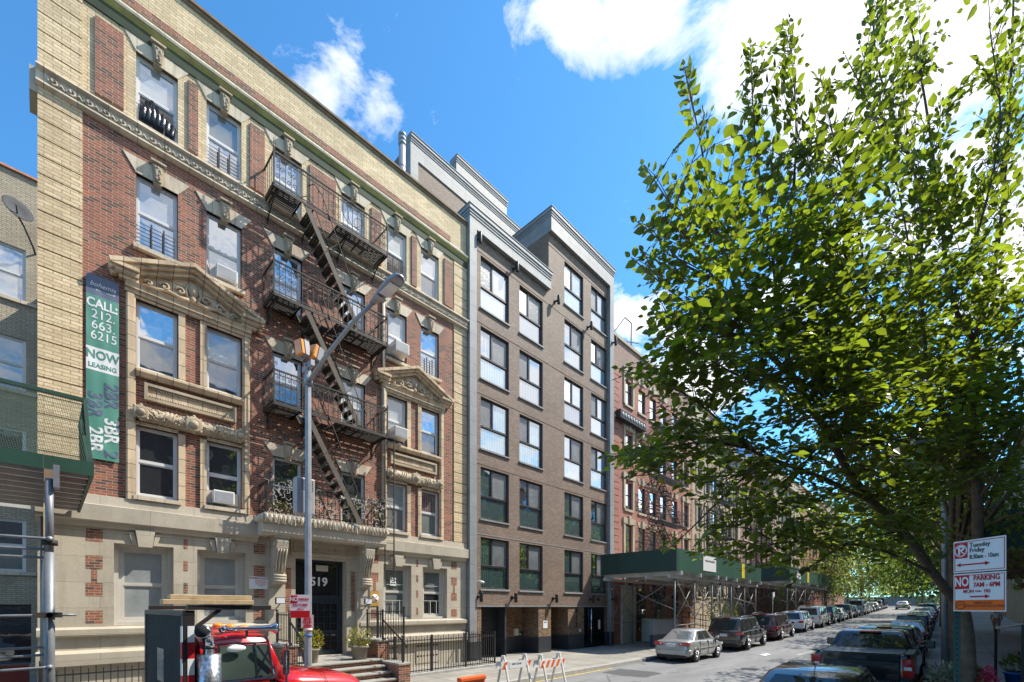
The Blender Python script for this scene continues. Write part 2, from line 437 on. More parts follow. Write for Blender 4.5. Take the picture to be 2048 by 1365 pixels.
M['pavement_r'] = concrete_slabs('pavement concrete near side', (.30,.29,.275))  # slightly greyer concrete for the near pavement
M['earth'] = pm('dark soil', (.06,.045,.03), .95, var=.4)
M['road_white'] = pm('worn road paint', (.38,.38,.37), .7, var=.25, sc=4, dirt=.7, dirtcol=(.2,.2,.2))
M['road_yellow'] = pm('faded yellow kerb paint', (.55,.42,.12), .7, var=.3, dirt=.6, dirtcol=(.3,.28,.22))
M['step_stone'] = pm('worn bluestone step', (.30,.285,.25), .85, var=.25, bump=.01, sc=5)
M['black'] = pm('black rubber', (.012,.012,.013), .75, var=.2)
M['gloss_black'] = paint('black car paint', (.008,.009,.011), .0, .18)
M['trim_black'] = pm('black plastic trim', (.02,.02,.021), .5, var=.1)
M['chrome'] = pm('chrome', (.75,.76,.78), .12, 1.0, var=.04)
M['rim'] = pm('alloy rim', (.48,.49,.50), .3, .85, var=.08)
M['tail_red'] = pm('red tail lamp', (.42,.012,.008), .12, var=.25, sc=12, coat=1)
M['amber'] = pm('amber lens', (.95,.30,.012), .2, var=.1, coat=1)
M['clear_lamp'] = pm('clear lamp lens', (.72,.74,.75), .1, var=.1, coat=1)
M['car_glass'] = glass('tinted car glass', (.016,.02,.02), .03)
M['car_glass_light'] = glass('car rear glass', (.16,.185,.19), .18)
M['alu_dark'] = pm('weathered grey box', (.26,.265,.28), .5, .2, var=.1)
M['plate'] = pm('licence plate', (.62,.63,.62), .4, var=.1)
M['silver'] = paint('silver car paint', (.40,.40,.375), .45, .38)
M['taupe'] = paint('grey brown car paint', (.075,.066,.06), .6, .25)
M['maroon'] = paint('maroon car paint', (.085,.014,.018), .4, .25)
M['white_car'] = paint('white car paint', (.72,.73,.73), 0, .28)
M['pearl'] = paint('pale champagne car paint', (.56,.54,.49), .2, .3)
M['dark_blue'] = paint('dark blue car paint', (.016,.022,.035), .4, .25)
M['grey_car'] = paint('grey car paint', (.13,.135,.145), .6, .28)
M['truck_red'] = paint('red truck paint', (.56,.012,.018), .0, .25)
M['diamond'] = pm('black checker plate', (.022,.022,.023), .75, .0, var=.5, sc=2.5, fine=45, bump=.004, spec=.25)
M['white_sign'] = pm('white sign enamel', (.78,.78,.77), .4, var=.03)
M['sign_red'] = pm('red sign enamel', (.52,.012,.022), .4, var=.05)
M['sign_orange'] = pm('orange sign enamel', (.85,.14,.01), .45, var=.05)
M['sign_black'] = pm('dark sign lettering', (.03,.025,.025), .5, var=.1)
M['sign_back'] = pm('bare sign back', (.4,.4,.4), .5, .5)
M['pink_sign'] = pm('pale pink card', (.74,.62,.62), .6, var=.05)
M['ochre_paint'] = pm('faded ochre paint', (.50,.27,.05), .6, var=.15, dirt=.3)
M['orange'] = pm('orange plastic', (.75,.12,.015), .5, var=.1)
M['barr_white'] = pm('white barricade plastic', (.66,.63,.57), .6, var=.1, dirt=.4, dirtcol=(.35,.3,.24))
M['ban_green'] = pm('green banner vinyl', (.085,.26,.195), .45, var=.08, sc=1.2)
M['ban_blue'] = pm('slate blue banner vinyl', (.10,.13,.20), .45, var=.08, sc=1.2)
M['ban_white'] = pm('white banner print', (.72,.74,.72), .5, var=.03)
M['mesh_green'] = pm('green scaffold netting', (.03,.10,.055), .8, var=.3)
M['terr_pot'] = pm('terracotta pot', (.30,.13,.07), .8, var=.2)
M['stone_pot'] = pm('brown resin pot', (.20,.17,.125), .7, var=.2)
M['bark'] = pm('tree bark', (.17,.115,.08), .9, var=.45, sc=7, fine=45, bump=.02)
M['bark2'] = pm('rough street tree bark', (.16,.115,.075), .95, var=.5, sc=6, fine=38, bump=.03)
M['wire_white'] = pm('pale light cord', (.62,.58,.50), .6, var=.2)
M['black_bag'] = pm('black plastic sheet', (.012,.013,.018), .25, var=.3, bump=.03, sc=7)
M['yellow'] = pm('yellow tape', (.7,.55,.03), .5, var=.2)
M['blue_tarp'] = pm('blue tarpaulin', (.02,.16,.55), .5, var=.2)
M['blue_bin'] = pm('blue plastic bin', (.012,.09,.32), .45, var=.1)
M['guard_red'] = pm('dark red tree guard', (.14,.018,.02), .6, var=.25)
M['sign_green'] = pm('dark green post', (.012,.045,.036), .5, var=.2)
M['maroon_cloth'] = pm('maroon awning cloth', (.10,.012,.02), .8, var=.15)
M['skin'] = pm('skin', (.36,.2,.14), .55, var=.08)
M['hair'] = pm('dark hair', (.02,.014,.01), .6, var=.2)
M['shirt'] = pm('white shirt', (.66,.66,.64), .8, var=.06)
M['khaki'] = pm('khaki cloth', (.34,.26,.17), .85, var=.1)
M['blue_wall'] = pm('blue grey painted wall', (.20,.215,.26), .75, var=.1, dirt=.2)
M['navy_wall'] = pm('navy painted base', (.035,.045,.085), .6, var=.2)
M['pale_wall'] = pm('pale stucco', (.55,.52,.42), .8, var=.12, dirt=.3, dirtcol=(.3,.26,.2))
M['roof_tile'] = pm('clay tile edge', (.38,.16,.09), .8, var=.3, sc=8)
M['dish'] = pm('grey dish', (.05,.054,.06), .8, var=.1)
M['dark_in'] = pm('dark interior', (.008,.008,.009), .9, var=.2)
M['gloss_steel'] = pm('chromed perforated steel', (.42,.43,.45), .3, .9, var=.9, sc=30, fine=55)
M['truck_glass'] = glass('truck door glass', (.05,.075,.062), .05)
M['granite'] = pm('dark granite plinth', (.04,.043,.05), .3, var=.3, sc=10)
M['white_refl'] = pm('white reflective sheet', (.72,.72,.70), .35, var=.06)

def leafmat(name, dif, tra, tmix=.5, gloss=.04):
    m, t, b = nt(name)
    p, n, g = posn(t)
    rnd = g.outputs['Random Per Island']
    k = ramp(t, rnd, [(0,.55),(.5,1.0),(1,1.5)])
    hue = noise_(t, p, .8, 2)
    d = mixc(t, 1, mixc(t, ramp(t,hue,[(.35,0.0),(.65,1.0)]), dif, (dif[0]*1.6,dif[1]*1.1,dif[2])), k, 'MULTIPLY')
    tr = mixc(t, 1, tra, k, 'MULTIPLY')
    df = N(t,'ShaderNodeBsdfDiffuse'); L(t,d,df.inputs[0])
    ts = N(t,'ShaderNodeBsdfTranslucent'); L(t,tr,ts.inputs[0])
    gl = N(t,'ShaderNodeBsdfGlossy'); gl.inputs['Roughness'].default_value=.3
    m1 = N(t,'ShaderNodeMixShader'); m1.inputs[0].default_value = tmix; L(t,df.outputs[0],m1.inputs[1]); L(t,ts.outputs[0],m1.inputs[2])
    m2 = N(t,'ShaderNodeMixShader'); m2.inputs[0].default_value = gloss; L(t,m1.outputs[0],m2.inputs[1]); L(t,gl.outputs[0],m2.inputs[2])
    L(t, m2.outputs[0], t.nodes['Material Output'].inputs[0])
    return m
M['leaf'] = leafmat('linden leaf', (.054,.094,.013), (.29,.385,.02), .55, .05)
M['leaf2'] = leafmat('dark street tree leaf', (.028,.06,.012), (.20,.29,.03), .45)
M['leaf3'] = leafmat('pale street tree leaf', (.09,.14,.03), (.30,.36,.06), .5)
M['leaf_bush'] = leafmat('yellow green shrub leaf', (.20,.21,.02), (.35,.36,.03), .35)
M['leaf_silver'] = leafmat('silver green leaf', (.20,.26,.2), (.2,.26,.18), .3)
M['petal'] = leafmat('pink petal', (.62,.06,.16), (.6,.1,.2), .3)
CLOUDS = [(1130,390,-.35,4.5),(1125,45,.34,2.3),(1180,115,.34,2.2),(1300,70,.40,3.2),(1430,60,.40,3.6),(1580,90,.44,4.2),(1720,150,.44,4.5),(1900,120,.46,6),(1660,215,.34,2.6),(700,120,.23,1.5),(655,185,.2,1.1),(770,165,.16,1.0),(1255,640,.40,2.8),(1330,690,.46,4.0),(1235,565,.30,1.5),(1400,800,.4,5),(1020,12,.22,1.0),(2040,500,.35,8),(1600,600,.25,5)]
CLOUD_OFF = .235
CLOUD_B = 6.5
SKYTINT = (.44,.93,1.17)
SKY_S = .14
EXPO = .85
# ================================================================== setting
def strip(name, mat, y0, y1, zoff, xs=(-40,0,12,24,45,70,100,135), fl=True):
    mb = MB()
    pts = [(x, gz(x)+zoff) for x in xs]
    for (a, za), (b, zb) in zip(pts, pts[1:]):
        mb.poly([(a,y0,za),(b,y0,zb),(b,y1,zb),(a,y1,za)])
    return struct(mb.build(name, M[mat]))
g = MB()
g.poly([(-600,-600,-.35),(900,-600,-.35),(900,900,-.35),(-600,900,-.35)])
struct(g.build('ground', M['earth']))
KY0, KY1 = .75, 9.95                       # the two kerb lines
strip('road', 'asphalt', KY0, KY1, 0.0)
strip('pavement_far_side', 'pavement', KY1+.17, FY+9.2, .17)
strip('pavement_near_side', 'pavement_r', -4.6, KY0-.17, .17)
def kerb(name, y0, y1, segs, mat, ins=0.0):
    mb = MB()
    for (a, b, h0, h1) in segs:
        za, zb = gz(a), gz(b)
        mb.add([(a,y0,za-.3),(b,y0,zb-.3),(b,y1,zb-.3),(a,y1,za-.3),(a,y0,za+h0),(b,y0,zb+h1),(b,y1,zb+h1),(a,y1,za+h0)],
               [(0,3,2,1),(4,5,6,7),(0,1,5,4),(1,2,6,5),(2,3,7,6),(3,0,4,7)])
    return struct(mb.build(name, M[mat], bevel=.02))
kerb('kerb_far_side', KY1, KY1+.17, [(-40,18.9,.174,.174)], 'kerb')
kerb('kerb_steel', KY1, KY1+.17, [(18.92,24,.174,.174),(24,70,.174,.174),(70,135,.174,.174)], 'steel_kerb')
kerb('kerb_near_side', KY0-.17, KY0, [(-10,24,.174,.174),(24,70,.174,.174),(70,135,.174,.174)], 'kerb')
mk = MB()
mk.poly([(8,KY1-.12,.006),(16.2,KY1-.12,.006),(16.2,KY1-.02,.006),(8,KY1-.02,.006)])
struct(mk.build('yellow_kerb_line', M['road_yellow']))
for (x0,x1,y0,y1,m_) in ((14.6,16.4,7.6,9.6,'tar_patch'),(21.5,24.6,3.2,4.6,'tar_patch'),(30,33.5,5.0,6.3,'pale_patch'),(17.5,19.2,3.6,5.2,'pale_patch'),(40,46,3.5,5,'tar_patch')):
    p = MB()
    n = 14; ring = []
    for i in range(n):
        a = 2*PI*i/n; rx, ry = (x1-x0)/2, (y1-y0)/2
        k = 1/max(abs(math.cos(a)),abs(math.sin(a)))*random.uniform(.86,1.0)
        xx = (x0+x1)/2+rx*k*math.cos(a)
        ring.append((xx,(y0+y1)/2+ry*k*math.sin(a),gz(xx)+.004 if x0>24 else .004))
    p.poly(ring); struct(p.build('road_patch', M[m_]))
mh = thing('manhole_cover','round iron manhole cover set in the roadway','manhole cover',(19.8,5.7,0))
MB().lathe([(.36,.0),(.36,.008),(.30,.010),(.02,.010)],(19.8,5.7,0),24).build('cover_plate', M['manhole'], mh)
mk = MB()
for (x, y, w, l) in ((26.5,5.4,.16,2.2),(33.0,5.3,.14,1.6)):
    mk.poly([(x,y,gz(x)+.005),(x+l,y-.3,gz(x+l)+.005),(x+l+.2,y-.3+w,gz(x+l)+.005),(x+.2,y+w,gz(x)+.005)])
struct(mk.build('worn_road_marking', M['road_white']))
tag(MB().add([(25.2,6.6,gz(25.2)+.02),(25.9,6.5,gz(26)+.03),(26.1,6.75,gz(26)+.06),(25.5,6.95,gz(25.4)+.02),(25.6,6.7,gz(25.6)+.09)],[(0,1,4),(1,2,4),(2,3,4),(3,0,4)]).build('litter_paper', M['white_sign']),
    'crumpled white paper lying on the asphalt beside the parked cars', 'litter')

# ================================================================== 519
B5X0, B5X1 = -.1, 12.63
bld = thing('apartment_building', 'red brick apartment building with cream quoins, carved pediments and a front fire escape', 'building', (6.3, FY, 0))
cols = [2.07, 3.59, 5.31, 7.49, 9.21, 10.73]
WW = .87
T = {4:(14.90,16.70), 3:(11.77,13.60), 2:(8.63,10.38), 1:(5.37,7.16)}
holes = [(c-WW/2, c+WW/2, z0, z1) for (z0,z1) in T.values() for c in cols]
# red brick field and cream attic
mb = MB().wall(B5X0+.74, B5X1-.7, 5.23, 14.36, FY, holes, .16)
mb.build('brick_wall', M['red_brick'], bld)
mb = MB().wall(B5X0, B5X1, 14.36, 18.95, FY, holes, .16)
mb.build('cream_attic_wall', M['cream_brick'], bld)
# quoins: blocks with a sunk joint every .42
for (a, b) in ((B5X0, B5X0+.74), (B5X1-.7, B5X1)):
    q = MB(); z = 5.23
    while z < 14.36:
        q.box(a, b, FY-.035, FY+.05, z+.025, min(z+.415,14.36)); z += .42
    z = 14.80
    while z < 17.0:
        q.box(a, b, FY-.035, FY+.05, z+.025, min(z+.415,17.03)); z += .42
    q.box(a+.003, b-.003, FY-.005, FY+.06, 5.23, 14.36)
    q.build('quoin', M['cream_brick'], bld)
# body behind the front (unseen rear, stepped to let sun onto the neighbour's wall)
bd = MB()
bd.box(B5X0+.01, B5X1, FY+.6, FY+3.5, -.2, 18.4); bd.box(B5X0+.02, B5X1, FY+3.5, FY+6, -.2, 15.8); bd.box(B5X0+.01, B5X1, FY+6, FY+18, -.2, 13.2)
bd.build('rear_body', M['dark_in'] if 0 else M['dark_brick'], bld)
for (a,b) in ((B5X0, B5X0+.2),(B5X1-.2, B5X1)): MB().box(a, b, FY+.003, FY+3.5, .1, 18.95).build('side_wall', M['cream_brick'], bld)
# red brick panels of the attic
for (a,b) in ((.86,1.39),(2.73,2.95),(4.24,4.64),(5.98,6.85),(8.16,8.55),(9.86,10.08),(11.42,11.85)):
    MB().box(a,b,FY-.05,FY+.05,14.97,16.86).build('attic_brick_panel', M['red_brick'], bld)
# string course with running scroll
sc = MB()
sc.yz([(FY+.05,14.77),(FY-.19,14.77),(FY-.20,14.73),(FY-.12,14.69),(FY-.10,14.67),(FY-.10,14.46),(FY-.13,14.45),(FY-.135,14.41),(FY-.05,14.36),(FY+.05,14.36)], B5X0-.03, B5X1)
x = .05
while x < B5X1-.2:
    pts = []
    for i in range(13):
        a = i/12*2.6*PI; r = .095*(1-i/15)
        pts.append((x+.1+r*math.cos(a+PI*.9), FY-.115-.03*(i/12), 14.565+r*.9*math.sin(a+PI*.9)))
    sc.tube(pts, .021, 5)
    sc.tube([(x+.17,FY-.11,14.5),(x+.23,FY-.13,14.57),(x+.29,FY-.11,14.5)], .024, 5)
    x += .30
sco = sc.build('scroll_string_course', M['stone_trim'], bld)
# end block of the string course seen against the sky
MB().box(B5X0-.13,B5X0-.001,FY-.02,FY+.7,14.2,14.75).build('string_course_return', M['limestone'], bld)
# cornice / gutter, ledge, frieze, coping
MB().yz([(FY+.05,17.06),(FY-.04,17.06),(FY-.07,17.26),(FY-.07,17.30),(FY+.05,17.30)], B5X0, B5X1).build('gutter_moulding', M['copper_green'], bld)
MB().yz([(FY+.05,17.302),(FY-.08,17.302),(FY-.13,17.40),(FY-.13,17.44),(FY+.05,17.44)], B5X0+.02, B5X1).build('mossy_moulding', M['moss'], bld)
MB().yz([(FY+.05,17.442),(FY-.15,17.442),(FY-.165,17.50),(FY-.10,17.54),(FY-.06,17.64),(FY+.05,17.64)], B5X0, B5X1).build('cornice_ledge', M['stone_trim'], bld)
MB().box(.75,11.75,FY-.02,FY+.05,17.74,17.95).build('frieze_course', M['red_brick'], bld)
MB().yz([(FY+.3,18.9),(FY-.02,18.9),(FY-.05,18.93),(FY-.05,18.99),(FY-.10,19.0),(FY-.10,19.07),(FY+.3,19.07)], B5X0-.04, B5X1).build('coping', M['brown_trim'], bld)

# ------- windows: one double-hung window, copied
def sash_window(w, h, rail=.5, fr=.055, frame='white_frame', dep=.07, pg='g_dark'):
    f = MB()
    f.box(-w/2,-w/2+fr,0,dep,0,h); f.box(w/2-fr,w/2,0,dep,0,h)
    f.box(-w/2+fr,w/2-fr,0,dep,0,fr); f.box(-w/2+fr,w/2-fr,0,dep,h-fr,h)
    f.box(-w/2+fr,w/2-fr,.012,dep,h*rail-.025,h*rail+.025)
    e = fr+.03
    for (a,b,y) in ((fr,h*rail-.025,.028),(h*rail+.025,h-fr,.016)):
        f.box(-w/2+fr,-w/2+e,y,dep,a,b); f.box(w/2-e,w/2-fr,y,dep,a,b)
        f.box(-w/2+e,w/2-e,y,dep,a,a+.03); f.box(-w/2+e,w/2-e,y,dep,b-.03,b)
    o = f.build('window', M[frame], local=True)
    for (a,b,y) in ((h*rail+.025,h-fr,.035),(fr,h*rail-.025,.05)):
        p = MB().poly([(-w/2+fr,y,a),(w/2-fr,y,a),(w/2-fr,y,b),(-w/2+fr,y,b)]).build('pane', M[pg], o, loc=(0,0,0), local=True)
    return o
protos = []
def place(proto, parent, x, y, z, mats=None):
    o = copy_tree(proto, parent, (x,y,z))
    if mats:
        for p, m in zip(kids(o,'pane'), mats): setmat(p, M[m])
    return o
win_mats = {  # (tier, column): upper pane, lower pane
 (4,0):('g_blind','g_black'),(4,1):('g_grey','g_sky'),(4,2):('g_sky','g_sky'),(4,3):('g_blind','g_shade'),(4,4):('g_shade','g_black'),(4,5):('g_sky','g_dark'),
 (3,0):('g_blind','g_sky'),(3,1):('g_sky','g_blind'),(3,2):('g_sky','g_blind'),(3,3):('g_sky','g_shade'),(3,4):('g_shade','g_blind'),(3,5):('g_sky','g_sky'),
 (2,0):('g_sky','g_dark'),(2,1):('g_shade','g_dark'),(2,2):('g_sky','g_dark'),(2,3):('g_shade','g_grey'),(2,4):('g_shade','g_grey'),(2,5):('g_sky','g_dark'),
 (1,0):('g_dark','g_dark'),(1,1):('g_dark','g_dark'),(1,2):('g_dark','g_black'),(1,3):('g_dark','g_dark'),(1,4):('g_shade','g_grey'),(1,5):('g_curtain','g_grey')}
wins = {}
for k, (z0,z1) in T.items():
    pr = sash_window(WW, z1-z0); protos.append(pr)
    for i, c in enumerate(cols):
        wins[k,i] = place(pr, bld, c, FY+.085, z0, win_mats[k,i])
# flat arches with keystones over the free windows
def flat_arch(z, w, h=.38, sp=.26, key=True):
    a = MB()
    kw0, kw1 = .085, .13
    for s in (-1,1):
        a.xz([(s*kw0,z),(s*w/2,z),(s*(w/2+sp),z+h),(s*kw1,z+h)], -.025, .08)
    o = a.build('lintel', M['stone_trim'], local=True)
    k = MB()
    for (y0,p,g) in ((-.09,0,0),(-.13,.02,.05),(-.16,.05,.10)):
        k.xz([(-kw0+p,z-.07+g),(kw0-p,z-.07+g),(kw1-p,z+h+.06-g),(-kw1+p,z+h+.06-g)], y0, .08)
    for i in range(6):
        k.ball((random.uniform(-.05,.05),-.16,z+.02+h*i/6.5),.03,.025,.035,6)
    k.xz([(-.16,z+h+.05),(.16,z+h+.05),(.16,z+h+.10),(-.16,z+h+.10)], -.18, .08)
    k.build('keystone', M['ochre_trim'], o, loc=(0,0,0), local=True)
    return o
la = flat_arch(0, WW); protos.append(la)
for k, (z0,z1) in T.items():
    for i, c in enumerate(cols):
        if k <= 2 and i in (0,1,4,5): continue
        copy_tree(la, bld, (c, FY, z1))
sl = MB(); sl.yz([(-.12,-.13),(-.12,-.03),(.09,.0),(.09,-.13)], -.5, .5)
slo = sl.build('sill', M['stone_trim'], local=True); protos.append(slo)
for k, (z0,z1) in T.items():
    for i, c in enumerate(cols):
        if k == 2 and i in (0,1,4,5): continue
        copy_tree(slo, bld, (c, FY, z0+.004))
# child guards in some windows
wg = MB()
for i in range(6): wg.tube([(-.38,-.03,.1+i*.1),(.38,-.03,.1+i*.1)],.008,4)
for x in (-.12,.14): wg.bar((x,-.035,.02),(x,-.035,.68),.03)
wgo = wg.build('window_guard', M['rust_iron'], local=True); protos.append(wgo)
for k, i in ((4,0),(4,1),(4,4),(3,0),(3,5)):
    copy_tree(wgo, wins[k,i], (cols[i], FY+.085, T[k][0]+.03))
bag = MB()
for i in range(7):
    x = cols[0]-.3+i*.1
    bag.tube([(x,FY+.10,15.75-.1*abs(i-2)),(x+.03,FY+.08,15.4),(x-.02,FY+.10,14.98)],[.05,.08,.07],6)
tag(bag.build('black_bag', M['black_bag']), 'shiny black plastic bag hung in the open top floor window', 'bag')

# ------- pedimented two-storey bays
def bay(cx):
    j = MB()
    for s in (-1,1):
        j.box(*sorted((cx+s*1.21,cx+s*1.40)), FY-.07, FY+.02, 5.23, 10.45)
        j.box(*sorted((cx+s*1.24,cx+s*1.37)), FY-.10, FY-.068, 5.23, 10.45)
        j.box(*sorted((cx+s*.17,cx+s*.32)), FY-.06, FY+.02, 5.23, 7.16); j.box(*sorted((cx+s*.17,cx+s*.32)), FY-.06, FY+.02, 8.6, 10.45)
        j.box(*sorted((cx+s*.325,cx+s*1.205)), FY-.06, FY+.02, 10.385, 10.45)
        j.box(*sorted((cx+s*.325,cx+s*1.205)), FY-.06, FY+.02, 7.17, 7.24)
    j.build('bay_jamb', M['terracotta'], bld)
    MB().yz([(FY+.02,8.40),(FY-.10,8.40),(FY-.17,8.50),(FY-.17,8.56),(FY-.05,8.62),(FY+.02,8.62)], cx-1.205, cx+1.205).build('bay_sill_course', M['terracotta'], bld)
    MB().yz([(FY+.02,10.452),(FY-.10,10.452),(FY-.10,10.53),(FY-.15,10.55),(FY-.15,10.62),(FY-.2,10.70),(FY+.02,10.70)], cx-1.42, cx+1.42).build('bay_entablature', M['terracotta'], bld)
    pd = MB().xz([(cx-1.5,10.702),(cx+1.5,10.702),(cx+1.5,10.85),(cx,11.52),(cx-1.5,10.85)], FY-.05, FY+.02).build('pediment', M['terracotta'], bld)
    rk = MB()
    for s in (-1,1):
        for (t0,t1,pr) in ((.0,.10,.34),(.10,.19,.27),(.19,.30,.18)):
            zz = lambda x: 11.76-.75*abs(x)/1.74
            pts = [(cx, zz(0)-t0),(cx+s*1.74*(1-.03*t0), zz(1.74)-t0),(cx+s*(1.74-.25*t1), zz(1.74)-t1),(cx, zz(0)-t1)]
            rk.xz(pts, FY-pr, FY+.02)
        for (z0,z1,e,pr) in ((10.92,11.0,1.70,.33),(10.80,10.915,1.62,.26),(10.702,10.795,1.54,.20)):
            a, b = cx+s*1.16, cx+s*e
            rk.box(min(a,b),max(a,b),FY-pr,FY-.052,z0-.02,z1-.02)
    rk.build('raking_cornice', M['terracotta'], pd, loc=WL[pd.name])
    # carved ornament: mask with scrolling leaves
    o = MB(); yy = FY-.08
    o.ball((cx,yy,11.12),.13,.07,.17,10); o.ball((cx,yy-.05,11.1),.07,.05,.1,8); o.ball((cx,yy,10.9),.08,.06,.1,8)
    for s in (-1,1):
        for (c0,z0,r,tn) in ((.28,10.98,.11,2.4),(.62,10.93,.12,2.6),(.95,10.86,.085,2.2)):
            pts = [(cx+s*(c0+r*(1-i/16)*math.cos(i/14*tn*PI)), yy-.03*math.sin(i/14*PI), z0+r*(1-i/16)*math.sin(i/14*tn*PI)) for i in range(15)]
            o.tube(pts, [.036-.0015*i for i in range(15)], 6)
            o.ball((cx+s*c0,yy,z0),.04,.04,.04,6)
        o.tube([(cx+s*.1,yy,10.84),(cx+s*.3,yy-.02,10.80),(cx+s*.55,yy,10.86),(cx+s*.8,yy-.02,10.78),(cx+s*1.1,yy,10.79)], [.05,.045,.04,.035,.015], 6)
        o.tube([(cx+s*.12,yy,11.25),(cx+s*.17,yy-.02,11.05),(cx+s*.13,yy,10.86)], .035, 6)
    o.build('carved_mask', M['ochre_trim'], pd, loc=WL[pd.name])
    # framed plaque
    a, b = cx-1.04, cx+1.04
    pq = MB().box(a,b,FY-.03,FY+.02,7.85,8.28).build('plaque', M['terracotta'], bld)
    fr = MB()
    for (x0,x1,z0,z1) in ((a,b,8.21,8.28),(a,b,7.85,7.92),(a,a+.07,7.922,8.208),(b-.07,b,7.922,8.208)): fr.box(x0,x1,FY-.09,FY-.032,z0,z1)
    x = a+.12
    while x < b-.1:
        for z in (8.17,7.96): fr.ball((x,FY-.05,z),.022,.03,.03,6)
        x += .055
    fr.build('plaque_frame', M['ochre_trim'], pq, loc=WL[pq.name])
    # swag roll with rosettes
    t = MB(); r = .19; zc = 7.46
    prof = [(FY+.02,zc-r)]+[(FY-r*math.cos(u), zc+r*math.sin(u)) for u in [(-PI/2+PI*i/10) for i in range(11)]]+[(FY+.02,zc+r)]
    t.yz(prof, cx-1.12, cx+1.12)
    for i in range(150):
        x = random.uniform(cx-1.08,cx+1.08); u = random.uniform(-1.2,1.1)
        t.ball((x,FY-r*math.cos(u),zc+r*math.sin(u)),.032,.024,.03,6)
    for s in (-.55,.55):
        for k in range(3):
            x0 = cx+s+(k-1)*.09
            t.tube([(x0-.10+.02*i,FY-(r+.012)*math.cos(-1.3+.26*i),zc+(r+.012)*math.sin(-1.3+.26*i)) for i in range(11)],.018,5)
    ro = t.build('swag_roll', M['ochre_trim'], bld)
    for (xx,rr) in ((cx-1.12,.17),(cx,.21),(cx+1.12,.17)):
        q = MB(); q.lathe([(rr,-.0),(rr,-.05),(rr*.85,-.09),(rr*.6,-.05),(rr*.55,-.06),(rr*.4,-.13),(.02,-.15)], (xx,FY-.15,zc), 14, 'y')
        for k in range(8):
            q.ball((xx+rr*math.cos(k*PI/4),FY-.18,zc+rr*1.05*math.sin(k*PI/4)),.045,.04,.045,6)
        q.build('rosette', M['ochre_trim'], ro, loc=WL[ro.name])
for cx in (2.83, 9.97): bay(cx)

# ------- limestone base
GW = [(1.21,2.41),(2.94,4.14),(8.66,9.86),(10.39,11.59)]
DX0, DX1, DZ0, DZ1 = 5.55, 7.25, .88, 4.08
gh = [(a,b,2.05,4.10) for a,b in GW] + [(DX0,DX1,DZ0,DZ1)]
bh = [(1.75,2.45,.45,1.05),(3.3,4.0,.45,1.05)]
MB().wall(B5X0, B5X1, .1, 5.23, FY, gh+bh, .42).build('stone_base_wall', M['limestone'], bld)
def run(name, prof, mat, x0, x1, skip=((4.45,8.35),)):
    segs = []; a = x0
    for (s0,s1) in skip: segs.append((a,s0)); a = s1
    segs.append((a,x1))
    for (p,q) in segs:
        MB().yz(prof, p, q).build(name, M[mat], bld)
run('stone_band', [(FY+.02,4.45),(FY-.06,4.45),(FY-.10,4.57),(FY-.17,4.60),(FY-.18,4.97),(FY-.08,5.0),(FY-.06,5.23),(FY+.02,5.25)], 'limestone', B5X0-.04, B5X1-.02)
run('water_table', [(FY+.02,1.80),(FY-.08,1.80),(FY-.13,1.84),(FY-.13,1.97),(FY-.03,2.02),(FY+.02,2.03)], 'limestone', B5X0-.02, B5X1-.02, ((5.1,7.7),))
run('water_table', [(FY+.02,1.12),(FY-.16,1.12),(FY-.17,1.40),(FY-.06,1.47),(FY+.02,1.48)], 'limestone', B5X0-.03, B5X1-.02, ((5.1,7.7),))
gwin = sash_window(1.0, 1.9, .5, .09, 'old_white', .1); protos.append(gwin)
gm = [('g_shade','g_shade'),('g_shade','g_shade'),('g_grey','g_grey'),('g_grey','g_dark')]
gk = MB()
gk.xz([(-.14,-.08),(.14,-.08),(.20,.36),(-.20,.36)], -.11, .05)
for s in (-1,1): gk.xz([(s*.16,-.03),(s*.24,-.03),(s*.33,.28),(s*.215,.28)], -.06, .05)
gko = gk.build('keystone', M['limestone'], local=True); protos.append(gko)
for i, (a,b) in enumerate(GW):
    w = place(gwin, bld, (a+b)/2, FY+.22, 2.13, gm[i])
    MB().box(a+.002,b-.002,FY+.10,FY+.41,2.052,2.13).build('sill', M['old_white'], w, loc=WL[w.name])
    fr = MB(); 
    for (x0,x1) in ((a+.002,(a+b)/2-.5),((a+b)/2+.5,b-.002)): fr.box(x0,x1,FY+.16,FY+.41,2.132,4.03)
    fr.box(a+.002,b-.002,FY+.16,FY+.41,4.032,4.098)
    fr.build('architrave', M['old_white'], w, loc=WL[w.name])
    if i >= 2:
        bars = MB()
        for zz in (2.75,3.35): bars.box((a+b)/2-.42,(a+b)/2+.42,FY+.205,FY+.22,zz,zz+.02)
        bars.box((a+b)/2-.1,(a+b)/2-.08,FY+.205,FY+.22,2.2,2.75); bars.box((a+b)/2+.2,(a+b)/2+.22,FY+.205,FY+.22,2.2,2.75)
        bars.build('storm_sash_bar', M['old_white'], w, loc=WL[w.name])
    copy_tree(gko, bld, ((a+b)/2, FY, 4.12))
for (a,b,c,d) in bh:
    w = sash_window(b-a,d-c,.5,.05,'old_white'); WL[w.name] = Vector((0,0,0))
    o = place(w, bld, (a+b)/2, FY+.12, c, ('g_curtain','g_dark')); protos.append(w)
inl = MB()
for (z0,z1) in ((4.10,4.40),(3.43,3.76),(2.77,3.09),(2.11,2.42)): inl.box(-.15,.15,-.004,.03,z0,z1)
inl.box(-.05,.05,-.004,.03,3.092,3.428)
io = inl.build('brick_inlay', M['red_brick'], local=True); protos.append(io)
inn = MB()
for (z0,z1) in ((4.08,4.36),(3.48,3.76),(2.88,3.16),(2.2,2.48)): inn.box(-.045,.045,-.004,.03,z0,z1)
io2 = inn.build('brick_inlay', M['red_brick'], local=True); protos.append(io2)
for x in (.85,4.50,8.30,11.95): copy_tree(io, bld, (x,FY,0))
